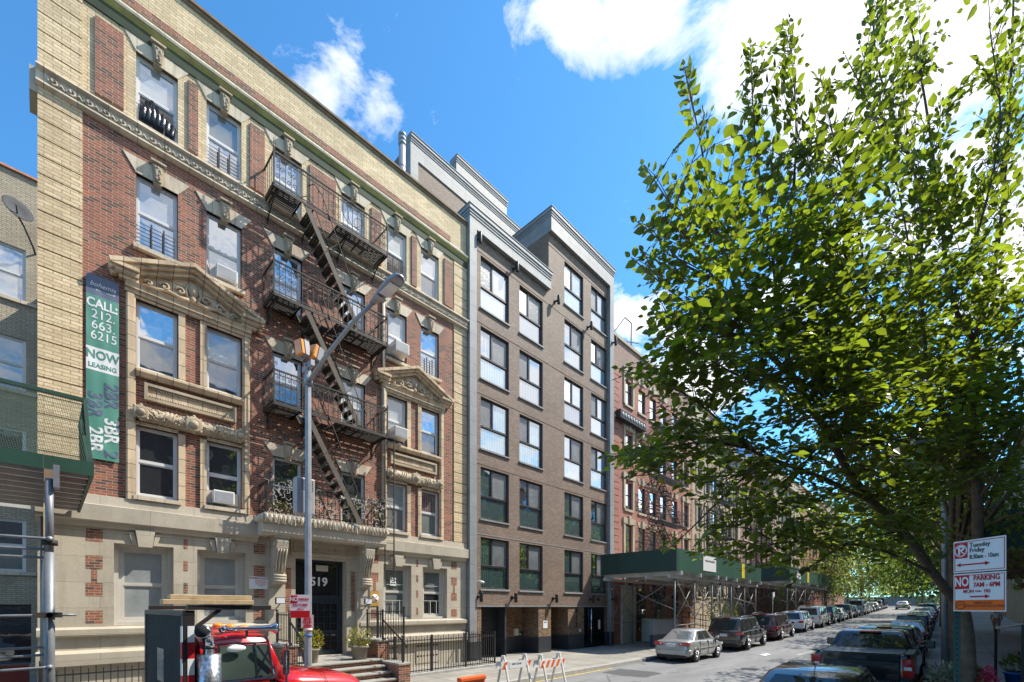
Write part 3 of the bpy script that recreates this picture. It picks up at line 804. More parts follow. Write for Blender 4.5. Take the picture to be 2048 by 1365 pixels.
for x in (2.675,10.125): copy_tree(io2, bld, (x,FY,0))
for x in (5.33,7.47): MB().box(x-.08,x+.08,FY-.004,FY+.03,2.35,3.75).build('brick_inlay', M['red_brick'], bld)
# vents of the basement wall
for x in (8.75,10.6):
    v = MB().box(x-.55,x+.55,FY-.02,FY+.02,.3,1.05).build('basement_vent_panel', M['limestone'], bld)
    d = MB()
    for zz in (.55,.95):
        for k in range(7): d.box(x-.5+k*.15,x-.42+k*.15,FY-.023,FY-.019,zz,zz+.06)
    d.build('vent_slot', M['dark_in'], v, loc=WL[v.name])
# ------- portal: consoles, balcony slab, door
for cx in (4.97,7.83):
    pl = MB(); pl.box(cx-.24,cx+.24,FY-.10,FY+.02,.9,4.6); pl.box(cx-.28,cx+.28,FY-.14,FY+.02,1.45,1.62); pl.box(cx-.27,cx+.27,FY-.13,FY+.02,.1,.9)
    po = pl.build('portal_pilaster', M['limestone'], bld)
    c = MB(); w = .17
    out = [(FY-.1,4.58),(FY-.55,4.58),(FY-.58,4.48),(FY-.55,4.28),(FY-.46,4.1),(FY-.36,3.85),(FY-.30,3.6),(FY-.30,3.5),(FY-.34,3.42),(FY-.33,3.28),(FY-.25,3.2),(FY-.1,3.2)]
    c.yz(out, cx-w, cx+w)
    for k in range(4):
        xx = cx-w+.05+k*.08
        c.tube([(xx,FY-.57,4.25),(xx,FY-.47,4.05),(xx,FY-.38,3.8),(xx,FY-.32,3.55)],[.028,.026,.022,.02],6)
    for zz in (3.46,3.38,3.30): c.tube([(cx-w-.01,FY-.33,zz),(cx+w+.01,FY-.33,zz)],.045,8)
    for s in (-1,1): c.lathe([(.10,0),(.10,.02*s),(.05,.035*s),(.02,.045*s)],(cx+s*w,FY-.42,4.42),12,'x')
    c.box(cx-w-.03,cx+w+.03,FY-.60,FY-.02,4.581,4.64)
    c.build('console', M['limestone'], po, loc=WL[po.name])
MB().yz([(FY+.02,4.64),(FY-.62,4.64),(FY-.66,4.72),(FY-.66,4.98),(FY-.70,5.02),(FY-.78,5.20),(FY-.78,5.25),(FY+.02,5.25)], 4.40, 8.40).build('balcony_slab', M['limestone'], bld)
lf = MB(); x = 4.46
while x < 8.36:
    lf.tube([(x,FY-.70,5.03),(x,FY-.76,5.10),(x,FY-.80,5.2)],[.05,.055,.03],6); x += .125
for s in (4.40,8.40):
    y = FY-.7
    while y < FY-.05: lf.tube([(s,y,5.03),(s+(.03 if s>6 else -.03),y,5.1),(s,y,5.2)],[.045,.05,.03],6); y += .125
lf.build('balcony_leaf_moulding', M['stone_trim'], bld)
fz = MB().box(5.40,7.40,FY-.06,FY+.02,4.16,4.63).build('portal_frieze', M['limestone'], bld)
fc = MB()
for (x0,x1,z0,z1) in ((5.46,7.34,4.52,4.55),(5.46,7.34,4.24,4.27),(5.46,5.49,4.272,4.518),(7.31,7.34,4.272,4.518)): fc.box(x0,x1,FY-.085,FY-.062,z0,z1)
for k in range(9):
    x = 5.6+k*.2
    pts = [(x+.085*(1-i/14)*math.cos(i/12*2.2*PI+(k%2)*PI),FY-.075,4.395+.085*(1-i/14)*math.sin(i/12*2.2*PI+(k%2)*PI)) for i in range(13)]
    fc.tube(pts,.016,5)
fc.build('frieze_carving', M['ochre_trim'], fz, loc=WL[fz.name])
door = MB(); dy = FY+.4
for (x0,x1,z0,z1) in ((DX0,DX0+.09,DZ0,DZ1),(DX1-.09,DX1,DZ0,DZ1),(DX0+.09,DX1-.09,DZ1-.09,DZ1),(DX0+.09,DX1-.09,2.78,2.9),(6.0,6.08,DZ0,2.78)): door.box(x0,x1,dy-.08,dy+.06,z0,z1)
for (x0,x1) in ((DX0+.09,6.0),(6.08,DX1-.09)):
    door.box(x0,x0+.1,dy-.05,dy+.04,DZ0,2.78); door.box(x1-.1,x1,dy-.05,dy+.04,DZ0,2.78)
    door.box(x0+.1,x1-.1,dy-.05,dy+.04,2.62,2.78); door.box(x0+.1,x1-.1,dy-.05,dy+.04,DZ0,1.05); door.box(x0+.1,x1-.1,dy-.05,dy+.04,1.62,1.72)
    nx = 1 if x1-x0 < .5 else 3
    for k in range(1,nx+1 if nx>1 else 1): door.box(x0+.1+(x1-x0-.2)*k/(nx+1)-.012,x0+.1+(x1-x0-.2)*k/(nx+1)+.012,dy-.04,dy+.02,1.05,2.62)
    for zz in (1.33,1.95,2.18,2.4): door.box(x0+.1,x1-.1,dy-.04,dy+.02,zz-.012,zz+.012)
do = door.build('entrance_door', M['navy_door'], bld)
MB().poly([(DX0+.05,dy,DZ0),(DX1-.05,dy,DZ0),(DX1-.05,dy,DZ1-.05),(DX0+.05,dy,DZ1-.05)]).build('door_glazing', M['door_glass'], do, loc=WL[do.name])
text_mb('519', .40, (6.45,dy-.02,3.35),(1,0,0),(0,0,1),.006,bold=.012).build('house_number', M['white_sign'], do, loc=WL[do.name])
MB().box(6.35,6.75,dy-.06,dy-.02,3.72,3.92).build('transom_light', M['pale_wall'], do, loc=WL[do.name])
MB().tube([(6.14,dy-.1,1.75),(6.14,dy-.1,2.05)],.018,6).build('handle', M['chrome'], do, loc=WL[do.name])
# flood lights beside the door
for x in (5.0,7.9):
    f = MB().box(x-.14,x+.14,FY-.32,FY-.24,2.6,2.8); f.bar((x,FY-.26,2.62),(x-.02,FY-.1,2.5),.03)
    fo = f.build('flood_light', M['black_iron'], bld, bevel=.01)
    MB().box(x-.12,x+.12,FY-.326,FY-.321,2.62,2.78).build('lamp_lens', M['clear_lamp'], fo, loc=WL[fo.name])

# ------- fire escape (part of the building; its pieces are sub-parts)
FXA, FXB, FYO = 4.62, 8.30, FY-.87
fe = MB()
LV = [14.77, 11.62, 8.45]
for z in LV:   # wall brackets
    for x in (FXA+.1, 5.75, 6.9, FXB-.1):
        fe.tube([(x,FY,z-.55),(x,FY-.12,z-.42),(x,FY-.45,z-.2),(x,FYO+.05,z-.06)],.02,5)
        fe.bar((x,FY,z-.05),(x,FYO,z-.05),.035); fe.bar((x,FY-.02,z-.02),(x,FY-.02,z-.6),.03)
        fe.tube([(x,FY-.2+.1*math.cos(a),z-.22+.1*math.sin(a)) for a in [i*PI/5 for i in range(11)]],.01,4)
feo = fe.build('fire_escape', M['rust_iron'], bld)
LXT, LXB, LY = 5.52, 7.30, FYO+.26        # stair top and foot
for z in LV:
    p = MB()
    ys = [FYO+.02+i*.075 for i in range(12)]
    hx0, hx1 = LXT-.15, LXT+.75              # hatch over the stair
    for y in ys:
        if y < LY+.28:
            p.box(FXA,hx0,y,y+.045,z-.02,z+.01); p.box(hx1+.25,FXB,y,y+.045,z-.02,z+.01)
        else: p.box(FXA,FXB,y,y+.045,z-.02,z+.01)
    for x in (FXA,FXA+.75,hx0,hx1+.25,7.3,FXB-.03): p.box(x,x+.03,FYO,FY,z-.06,z-.021)
    p.box(FXA,FXB,FYO-.02,FYO,z-.06,z+.03)
    for x in (FXA-.02,FXB): p.box(x,x+.02,FYO-.02,FY,z-.06,z+.03)
    p.build('platform', M['rust_iron'], feo, loc=WL[feo.name])
def railing(z, top=.95, ornate=True, x0=FXA, x1=FXB, yo=FYO-.01, dens=.16, mat='rust_iron'):
    r = MB()
    def rl(a, b, zz, w): r.bar((a[0],a[1],zz),(b[0],b[1],zz),w)
    A, B_, C_, D = (x0,FY-.02),(x0,yo),(x1,yo),(x1,FY-.02)
    for zz, w in ((z+top,.04),(z+.08,.022)):
        rl(A,B_,zz,w); rl(B_,C_,zz,w); rl(C_,D,zz,w)
    rl(B_,C_,z+top-.13,.02)
    def balus(a, b):
        n = max(2,int(((b[0]-a[0])**2+(b[1]-a[1])**2)**.5/dens))
        for i in range(n+1):
            t = i/n; x = a[0]+(b[0]-a[0])*t; y = a[1]+(b[1]-a[1])*t
            r.bar((x,y,z+.02),(x,y,z+top),.016)
    balus(A,B_); balus(B_,C_); balus(C_,D)
    for c in (B_,C_): r.bar((c[0],c[1],z),(c[0],c[1],z+top+.12),.04)
    if ornate:
        def scroll(x, zz, s, f):
            pts = [(x+f*s*(1-i/18)*math.cos(i/14*2.4*PI-PI/2), yo-.008, zz+s*(1-i/18)*math.sin(i/14*2.4*PI-PI/2)) for i in range(15)]
            r.tube(pts,.009,4)
        for xx in (x0+.18,x0+.5,(x0+x1)/2,x1-.5,x1-.18):
            for f in (-1,1):
                scroll(xx+f*.07,z+.28,.075,f); scroll(xx+f*.07,z+.55,.075,-f); scroll(xx+f*.06,z+.74,.05,f)
        x = x0+.06
        while x < x1:
            r.tube([(x+.04*math.cos(a),yo-.004,z+top-.065+.05*math.sin(a)) for a in [i*PI/4 for i in range(9)]],.006,4); x += .115
        # corner finial
        for f in (-1,1): scroll(x0+f*.05,z+top+.2,.05,f)
        r.bar((x0,yo,z+top),(x0,yo,z+top+.38),.02)
    return r.build('railing', M[mat], feo, loc=WL[feo.name])
for z in LV: railing(z)
for zt, zb in zip(LV, LV[1:]+[5.27]):
    st = MB(); dx, dz = LXB-LXT, zt-zb
    for s in (-1,1):
        y = LY+s*.27
        st.ext([(LXT-.09,y,zt),(LXT+.09,y,zt),(LXB+.09,y,zb),(LXB-.09,y,zb)],(0,.02,0))
    so = st.build('stair', M['stair_iron'], feo, loc=WL[feo.name])
    tr = MB()
    n = 13
    for i in range(1,n):
        t = i/n; x = LXT+dx*t; zz = zt-dz*t
        for k in range(3): tr.box(x-.11+k*.075,x-.05+k*.075,LY-.25,LY+.25,zz-.012,zz+.012)
        tr.box(x-.11,x+.10,LY-.255,LY-.235,zz-.07,zz-.013); tr.box(x-.11,x+.10,LY+.235,LY+.255,zz-.07,zz-.013)
    for s in (-1,1):
        y = LY+s*.29
        tr.tube([(LXT+.05,y,zt+.55),(LXT+.25,y,zt+.75),(LXT+.5,y,zt+.55),(LXB-.1,y,zb+1.0),(LXB+.15,y,zb+.62),(LXB+.2,y,zb+.45)],.014,5)
        for t in (.35,.7): tr.bar((LXT+dx*t,y,zt-dz*t),(LXT+dx*t+.36,y,zt-dz*t+.42),.014)
    tr.build('tread', M['rust_iron'], feo, loc=WL[feo.name])
# spiral ornament on the top railing, and drop ladder at the right
sp = MB()
for k, r0 in enumerate((.34,.26,.18)):
    sp.tube([(7.0+.12*k+r0*math.cos(a),FYO-.03,15.35-.1*k+r0*1.1*math.sin(a)) for a in [i*PI/8 for i in range(17)]],.009,4)
sp.build('wire_hoop', M['rust_iron'], feo, loc=WL[feo.name])
dl = MB()
for x in (8.42,8.78): dl.bar((x,FYO+.35,3.5),(x,FYO+.35,8.5),.035)
z = 3.6
while z < 8.4: dl.tube([(8.42,FYO+.35,z),(8.78,FYO+.35,z)],.011,5); z += .3
for x in (8.42,8.78): dl.tube([(x,FYO+.35,3.5),(x-.02,FYO+.25,3.44),(x,FYO+.2,3.48)],.014,5)
dl.build('drop_ladder', M['rust_iron'], feo, loc=WL[feo.name])
# iron rail of the stone balcony
bz = 5.25
r = railing(bz, .92, True, 4.50, 8.30, FY-.70, .125, 'black_iron')
# downpipe
dp = MB(); dp.tube([(8.63,FY-.08,5.2),(8.63,FY-.08,9.9),(8.63,FY-.05,14.2)],.055,8)
for zz in (6.2,8,9.8): dp.lathe([(.075,0),(.075,.06)],(8.63,FY-.08,zz),10)
dp.build('downpipe', M['stone_trim'], bld)

# ------- stoop, steps, guard rails
stp = thing('stoop', 'brick front stoop with worn bluestone steps and iron rails under the 519 door', 'stoop', (6.2, 13.0, 0))
brk = MB(); tre = MB()
lz = .86
brk.box(5.0,7.5,13.0,FY-.02,.1,lz-.06)
tre.box(4.98,7.52,12.93,FY+.38,lz-.06,lz)
for k in range(4):
    z1 = lz-.17*(k+1); y0 = 13.0-.3*(k+1)
    brk.box(5.02,7.48,y0,y0+.31,.1,z1-.06); tre.box(5.02,7.48,y0-.05,y0+.30,z1-.06+.001,z1)
for (a,b) in ((4.6,5.0),(7.5,7.9)):
    brk.box(a,b,13.25,FY-.2,.1,1.38); brk.box(a,b,12.0,13.25,.1,.72)
brk.build('brick_base', M['red_brick'], stp)
tre.build('tread', M['step_stone'], stp, bevel=.015)
for (a,b) in ((4.6,5.0),(7.5,7.9)):
    MB().box(a-.03,b+.03,13.22,FY-.18,1.38,1.45).build('stone_cap', M['step_stone'], stp, bevel=.012)
    MB().box(a-.03,b+.03,11.97,13.219,.72,.79).build('stone_cap', M['step_stone'], stp, bevel=.012)
for x in (4.8,7.7):
    hr = MB()
    for y in (13.3,14.3):
        hr.bar((x,y,1.44),(x,y,2.35),.05); hr.ball((x,y,2.4),.045,n=8)
    hr.bar((x,13.3,2.28),(x,14.3,2.28),.03); hr.bar((x,13.3,1.55),(x,14.3,1.55),.025)
    for k in range(1,8): hr.bar((x,13.3+k*.125,1.5),(x,13.3+k*.125,2.36),.014)
    hr.bar((x,12.1,.78),(x,12.1,1.55),.05); hr.ball((x,12.1,1.6),.045,n=8); hr.bar((x,13.2,1.44),(x,13.2,1.5),.05)
    hr.tube([(x,13.3,2.1),(x,12.1,1.45),(x,11.95,1.38),(x,11.9,1.25)],.026,6)
    for k in range(1,7): hr.bar((x,12.1+k*.17,.78),(x,12.1+k*.17,1.45+k*.09),.014)
    hr.build('hand_rail', M['black_iron'], stp)
# fences
def fence(name, label, pts, h, zb, step=.115, tall=.06, posts=(), mat='black_iron'):
    th = thing(name, label, 'fence', (pts[0][0],pts[0][1],zb))
    f = MB()
    for (a,b) in zip(pts,pts[1:]):
        A, B_ = Vector((a[0],a[1],0)), Vector((b[0],b[1],0)); n = int((B_-A).length/step)
        for zz in (zb+.12,zb+h-.10): f.bar((a[0],a[1],zz),(b[0],b[1],zz),.03)
        for i in range(n+1):
            p = A.lerp(B_,i/n); f.bar((p.x,p.y,zb+.03),(p.x,p.y,zb+h+(tall if i%2 else 0)),.016)
    for p in list(pts)+list(posts):
        MB().bar((p[0],p[1],zb-.05),(p[0],p[1],zb+h+.08),.055).build('post', M[mat], th)
    f.build('rail_panel', M[mat], th)
    return th
fence('iron_fence','black iron railing with spear bars along the right of the 519 stoop',[(7.95,14.5),(7.95,12.95),(12.45,12.95),(12.45,14.7)],1.25,.22,posts=[(9.4,12.95),(10.95,12.95)])
fence('iron_fence','low black iron railing before the basement window left of the stoop',[(-.05,14.6),(-.05,12.95),(4.5,12.95)],1.0,.22,posts=[(2.2,12.95)])
fence('guard_rail','tall plain iron rail section standing by the stoop and dark vent wall',[(8.05,14.25),(9.1,14.25)],1.25,1.2,step=.105,tall=0)
struct(MB().box(7.9,12.6,12.85,13.05,.1,.27).build('area_kerb', M['kerb'], bevel=.02))
struct(MB().box(-.1,4.6,12.85,13.05,.1,.27).build('area_kerb_left', M['kerb'], bevel=.02))
def purge(lst):
    for o in lst:
        for c in list(o.children): purge([c])
        bpy.data.objects.remove(o)
purge(protos); protos = []
# ================================================================== 517
b7 = thing('apartment_building', 'brown brick modern apartment block with grey stone fascias and big dark framed windows', 'building', (18.5, FY, 0))
PX0, PX1 = 12.66, 24.28
C7 = [(13.46,15.26),(15.99,17.74),(19.56,21.32),(22.10,23.80)]
S7 = lambda i: 3.33 + 3.13*i
h7 = [(a,b,S7(i),S7(i)+2.3) for k,(a,b) in enumerate(C7) for i in range(6 if k>1 else 5)]
MB().wall(PX0+.4, 18.22, 2.58, 18.92, FY, [h for h in h7 if h[1]<18.2 and h[2]<18.9], .2).build('brick_wall', M['brown_brick'], b7)
MB().wall(18.22, PX1-.42, 2.58, 22.02, FY, [h for h in h7 if h[0]>18.2], .2).build('brick_wall', M['brown_brick'], b7)
bd = MB()
bd.box(PX0+.02,18.22,FY+.3,FY+12,2.58,18.6); bd.box(PX0+.03,18.2,FY+3.6,FY+12,.1,2.58); bd.box(18.22,PX1-.02,FY+.3,FY+12,2.58,21.8); bd.box(18.22,PX1-.02,FY+1.3,FY+12,.1,2.57)
bd.build('rear_body', M['dark_brick'], b7)
MB().box(18.20,18.4,FY+.01,FY+2.6,18.5,22.02).build('return_wall', M['brown_brick'], b7)
MB().box(18.215,18.42,FY+.012,FY+.3,18.6,22.0).build('return_wall', M['brown_brick'], b7)
MB().box(PX0+.004,PX0+.25,FY+.401,FY+3,18.0,19.3).build('return_wall', M['brown_brick'], b7)
# thin shelf lines per storey
for i in range(6):
    z = S7(i)+2.42; x0 = PX0+.4 if i<5 else 18.2
    MB().box(x0,PX1-.42,FY-.012,FY+.02,z-.02,z+.02).build('string_line', M['grey_stone'] if i==0 else M['brown_brick'], b7)
MB().box(PX0+.4,PX1-.42,FY-.05,FY+.9,2.52,2.58).build('ground_lintel', M['grey_stone'], b7)
# stone pilasters and fascias
MB().box(PX0,PX0+.4,FY-.2,FY+.4,1.0,18.92).build('stone_pilaster', M['grey_stone'], b7)
MB().box(PX1-.42,PX1,FY-.2,FY+.4,1.0,22.02).build('stone_pilaster', M['grey_stone'], b7)
MB().box(PX0+.01,PX0+.39,FY-.21,FY+.4,.1,.998).build('pilaster_plinth', M['granite'], b7)
MB().box(PX1-.41,PX1-.01,FY-.21,FY+.4,.1,.998).build('pilaster_plinth', M['granite'], b7)
def fascia(x0, x1, zb, zt, y, ret=0):
    h = zt-zb
    MB().box(x0,x1,y,y+.4,zb,zt-.45).build('stone_fascia', M['grey_stone'], b7)
    c = MB()
    for (z0,z1,p) in ((.45,.34,.025),(.34,.22,.05),(.22,.05,.085),(.05,0,.11)):
        c.box(x0-p,x1+p*.6,y-p,y+.4+(ret if ret else 0),zt-z0+.002,zt-z1)
    c.build('parapet_cornice', M['grey_stone'], b7, bevel=.012)
    if ret: MB().box(x0,x0+.3,y+.4,y+.4+ret,zb,zt-.45).build('stone_fascia', M['grey_stone'], b7)
fascia(PX0, 18.17, 18.92, 19.80, FY-.2, 1.5)
fascia(18.20, PX1, 22.02, 23.20, FY-.2, 2.6)
# set-back floors and bulkhead
def setback(x0, x1, y, z0, zt, depth):
    MB().box(x0+.45,x1-.05,y+.05,y+depth,z0,zt-1.15).build('setback_wall', M['brown_brick'], b7)
    MB().box(x0,x0+.45,y,y+.5,z0,zt-1.15).build('stone_pilaster', M['grey_stone'], b7)
    MB().box(x0+.02,x0+.44,y+.5,y+depth,z0,zt-1.15).build('setback_wall', M['brown_brick'], b7)
    MB().box(x0,x1,y,y+.5,zt-1.15,zt-.42).build('stone_fascia', M['grey_stone'], b7)
    MB().box(x0+.01,x0+.4,y+.5,y+depth,zt-1.15,zt-.42).build('setback_wall', M['brown_brick'], b7)
    c = MB()
    for (a,b,p) in ((.42,.32,.025),(.32,.2,.05),(.2,.05,.085),(.05,0,.11)): c.box(x0-.02,x1+.05,y-p,y+.6,zt-a+.002,zt-b)
    c.build('parapet_cornice', M['grey_stone'], b7, bevel=.012)
setback(12.66, 22.5, 19.2, 18.0, 26.15, 5)
setback(16.7, 20.9, 20.6, 24.0, 28.95, 4)
fl = MB(); fl.tube([(12.05,19.0,12),(12.05,19.0,24.9)],.155,14); fl.lathe([(.185,24.9),(.185,25.0),(.16,25.0),(.16,25.1),(.185,25.1),(.185,25.2),(.16,25.2),(.16,25.3),(.185,25.3),(.185,25.42),(.1,25.45)],(12.05,19.0,0),14)
for z in (20.5,22.2,23.8,24.85): fl.lathe([(.165,z),(.165,z+.06)],(12.05,19.0,0),14)
fl.bar((12.05,19,23.6),(12.7,19.4,23.6),.05)
fl.build('flue_pipe', M['galv'], b7)
# windows
def big_window(w, h, flip):
    f = MB(); fr = .055; mid = 1.03; v = (-w/2 + w*.45) if not flip else (-w/2+w*.42)
    f.box(-w/2,-w/2+fr,0,.09,0,h); f.box(w/2-fr,w/2,0,.09,0,h); f.box(-w/2+fr,w/2-fr,0,.09,0,fr); f.box(-w/2+fr,w/2-fr,0,.09,h-fr,h)
    f.box(-w/2+fr,w/2-fr,-.01,.09,mid-.05,mid+.05); f.box(v-.05,v+.05,-.005,.09,mid+.05,h-fr)
    o = f.build('window', M['dark_frame'], local=True, bevel=.006)
    for (a,b,c,d,y) in ((-w/2+fr,v-.05,mid+.05,h-fr,.045),(v+.05,w/2-fr,mid+.05,h-fr,.035),(-w/2+fr,w/2-fr,fr,mid-.05,.05)):
        MB().poly([(a,y,c),(b,y,c),(b,y,d),(a,y,d)]).build('pane', M['g_new'], o, loc=(0,0,0), local=True)
    MB().yz([(-.155,-.09),(-.155,-.03),(-.02,.0),(-.02,-.09)],-w/2-.05,w/2+.05).build('sill', M['grey_stone'], o, loc=(0,0,0), local=True)
    return o
protos = []
for k,(a,b) in enumerate(C7):
    for flip in (0,1):
        pr = big_window(b-a, 2.3, flip); protos.append(pr)
        for i in range(6 if k>1 else 5):
            fl_ = {0:[1,1,0,1,0],1:[1,1,0,0,1],2:[1,1,1,0,1,0],3:[1,1,0,0,1,0]}[k][i]
            if fl_ != flip: continue
            o = copy_tree(pr, b7, ((a+b)/2, FY+.09, S7(i)))
            g0 = ['g_teal','g_teal','g_bluecurt','g_new','g_new','g_new'][i]
            if i == 2 and k in (2,3): g0 = 'g_new'
            if i > 2: g0 = ['g_new','g_new2','g_new3','g_new'][(k*5+i*3)%4]
            ps = kids(o,'pane')
            sc_ = 1 if fl_ else 0
            low = 'g_teal' if i<2 else ('g_bluecurt' if (i==2 and k<2) or (k+i)%4==3 else ['g_new','g_new3','g_new2','g_new','g_new2'][(k*3+i*2)%5])
            for j,p in enumerate(ps):
                setmat(p, M[low if j==2 else ('screen' if j==sc_ else g0)])
purge(protos); protos = []
# cylinder sconces
scb = MB().lathe([(.075,-.22),(.08,-.2),(.08,.2),(.075,.22)],(0,-.27,0),12); scb.box(-.03,.03,-.2,0,-.04,.04); scb.box(-.06,.06,-.03,.0,-.09,.09)
so = scb.build('wall_sconce', M['black_iron'], local=True)
for i,(x,z) in enumerate([(13.2,18.62),(15.55,18.62),(18.72,18.62),(21.75,18.62),(24.05,18.6),(13.25,2.95),(15.45,2.95),(18.55,2.95),(21.95,2.95),(24.05,2.98)]):
    y = FY-.2 if x>24 else FY
    copy_tree(so, b7, (x,y,z))
purge([so])
cm = MB()
for (x,z,y) in ((13.25,3.62,FY-.0),(23.9,3.62,FY-.0)):
    c = MB(); c.tube([(x,y,z),(x,y-.12,z)],.05,8); c.tube([(x-.05,y-.16,z+.02),(x+.2,y-.22,z-.03)],.055,8)
    c.build('security_camera', M['white_frame'], b7)
MB().ball((22.75,FY-.08,2.98),.10,.10,.10,10).build('dome_camera', M['black_iron'], b7)
# ground floor: garage bay, brick recess, pier, pocket, number wall, doors
GZ = .1
gr = [(13.50,15.05,GZ,2.52),(15.06,17.40,GZ,2.52),(18.40,19.88,GZ,2.52),(21.40,23.55,GZ,2.52)]
MB().wall(PX0+.4, PX1-.42, 1.0, 2.52, FY, gr, .001).build('ground_brick_wall', M['tan_brick'], b7)
MB().wall(PX0+.4, PX1-.42, GZ, 1.0, FY-.012, [(a,b,GZ,1.0) for a,b,_,_ in gr], .03).build('granite_base', M['granite'], b7)
rc = MB()
rc.box(15.05,17.45,FY+1.1,FY+1.25,1.0,2.52)                # back of the sign recess
rc.box(17.40,17.44,FY+.012,FY+1.1,1.0,2.52)                # pier left cheek
rc.box(18.36,18.41,FY+.012,FY+1.1,1.0,2.52); rc.box(18.40,19.9,FY+1.1,FY+1.25,1.0,2.52); rc.box(19.86,19.9,FY+.012,FY+1.1,1.0,2.52)
rc.build('recess_brick', M['tan_brick'], b7)
rg = MB()
rg.box(15.05,17.45,FY+1.09,FY+1.25,GZ,1.0); rg.box(17.39,17.44,FY+.03,FY+1.09,GZ,1.0); rg.box(18.40,19.9,FY+1.09,FY+1.25,GZ,1.0); rg.box(19.85,19.9,FY+.03,FY+1.09,GZ,1.0); rg.box(15.0,15.1,FY+.03,FY+1.09,GZ,2.5)
rg.build('recess_granite', M['granite'], b7)
MB().box(PX0+.4,PX1-.42,FY+.02,FY+1.25,2.50,2.519).build('soffit', M['black_iron'], b7)
gd = MB(); gd.box(13.5,15.0,FY+.5,FY+.56,1.35,2.5)
for k in range(5): gd.box(13.5,15.0,FY+.47,FY+.5,1.4+k*.22,1.43+k*.22)
gdo = gd.build('garage_shutter', M['trim_black'], b7)
MB().box(13.5,15.0,FY+3.4,FY+3.5,GZ,2.5).build('garage_interior', M['dark_in'], b7)
dm = MB(); dm.box(21.41,23.54,FY+.10,FY+.16,GZ,2.5)
for k in range(18): dm.box(21.45+k*.116,21.49+k*.116,FY+.05,FY+.10,GZ,2.5)
dmo = dm.build('double_door', M['gloss_black'], b7)
hd = MB(); hd.tube([(22.08,FY-.03,.45),(22.08,FY-.03,2.4)],.03,8)
for z in (.6,1.4,2.2): hd.bar((22.08,FY-.02,z),(22.08,FY+.08,z),.03)
hd.build('pull_handle', M['chrome'], dmo, loc=WL[dmo.name])
pp = MB().box(22.92,23.10,FY+.02,FY+.048,1.2,1.75); pp.build('door_notice', M['pink_sign'], dmo, loc=WL[dmo.name])
for i, ch in enumerate('517'):
    text_mb(ch, .44, (20.65,FY-.004,2.32-i*.42),(1,0,0),(0,0,1),.03,bold=.004).build('house_number', M['black_iron'], b7)
MB().box(20.9,21.06,FY-.03,FY,1.12,1.27).build('intercom_panel', M['white_frame'], b7)
# notices in the recess and on the pier
def wallsign(name, label, x0, x1, z0, z1, y, mat, lines=(), lm='sign_black', fr=None):
    s = thing(name, label, 'sign', ((x0+x1)/2, y, z0))
    MB().box(x0,x1,y-.02,y,z0,z1).build('sign_plate', M[mat], s)
    for (txt, size, dx, dz, m) in lines:
        text_mb(txt,size,((x0+x1)/2+dx,y-.021,z1-dz),(1,0,0),(0,0,1),.004,bold=.002).build('lettering', M[m or lm], s)
    return s
wallsign('wall_sign','cream notice high in the brick recess beside the garage',15.45,15.85,1.95,2.38,FY+1.1,'pale_wall',[('8-5',.13,0,.30,None),('OPEN',.08,0,.12,None)])
wallsign('wall_sign','dark NO PARKING plate below the cream notice by the garage',15.35,16.15,1.45,1.85,FY+1.1,'alu',[('NO',.15,0,.1,None),('PARKING',.15,0,.28,None)])
wallsign('wall_sign','black plate with white lines under the no parking plate',15.35,16.15,1.12,1.40,FY+1.1,'black_iron',[('24 HOUR DRIVEWAY',.07,0,.14,'white_sign')])
wallsign('wall_sign','small white framed notice on the brown brick pier',17.75,18.10,1.42,1.80,FY,'white_sign',[('NOTICE',.06,0,.08,None)])
ut = MB().box(16.7,17.0,FY+1.0,FY+1.1,.95+.1,1.3+.1); ut.build('utility_box', M['pale_wall'], b7)
for (x,m) in ((17.1,'alu'),(17.22,'sign_green'),(17.34,'sign_green')):
    MB().lathe([(.055,0),(.06,-.12),(.03,-.16)],(x,FY+1.09,1.12),10,'y').build('standpipe', M[m], b7)
bk = thing('bicycle','yellow and black bicycle parked in the dark garage opening','bicycle',(14.2,FY+1.2,.17))
for x in (13.85,14.6):
    MB().tube([(x+.33*math.cos(a),FY+1.2,.52+.33*math.sin(a)) for a in [i*PI/10 for i in range(21)]],.022,6).build('wheel', M['black'], bk)
MB().tube([(13.85,FY+1.2,.52),(14.05,FY+1.2,.95),(14.45,FY+1.2,.9),(14.2,FY+1.2,.5),(14.05,FY+1.2,.95)],.02,6).tube([(14.2,FY+1.2,.5),(13.85,FY+1.2,.52)],.018,6).tube([(14.6,FY+1.2,.52),(14.42,FY+1.2,1.05)],.02,6).build('frame', M['yellow'], bk)
MB().box(13.92,14.16,FY+1.15,FY+1.25,1.0,1.05).build('saddle', M['black'], bk)
MB().tube([(14.42,FY+.95,1.1),(14.42,FY+1.2,1.08),(14.42,FY+1.45,1.1)],.015,6).build('handlebar', M['black'], bk)
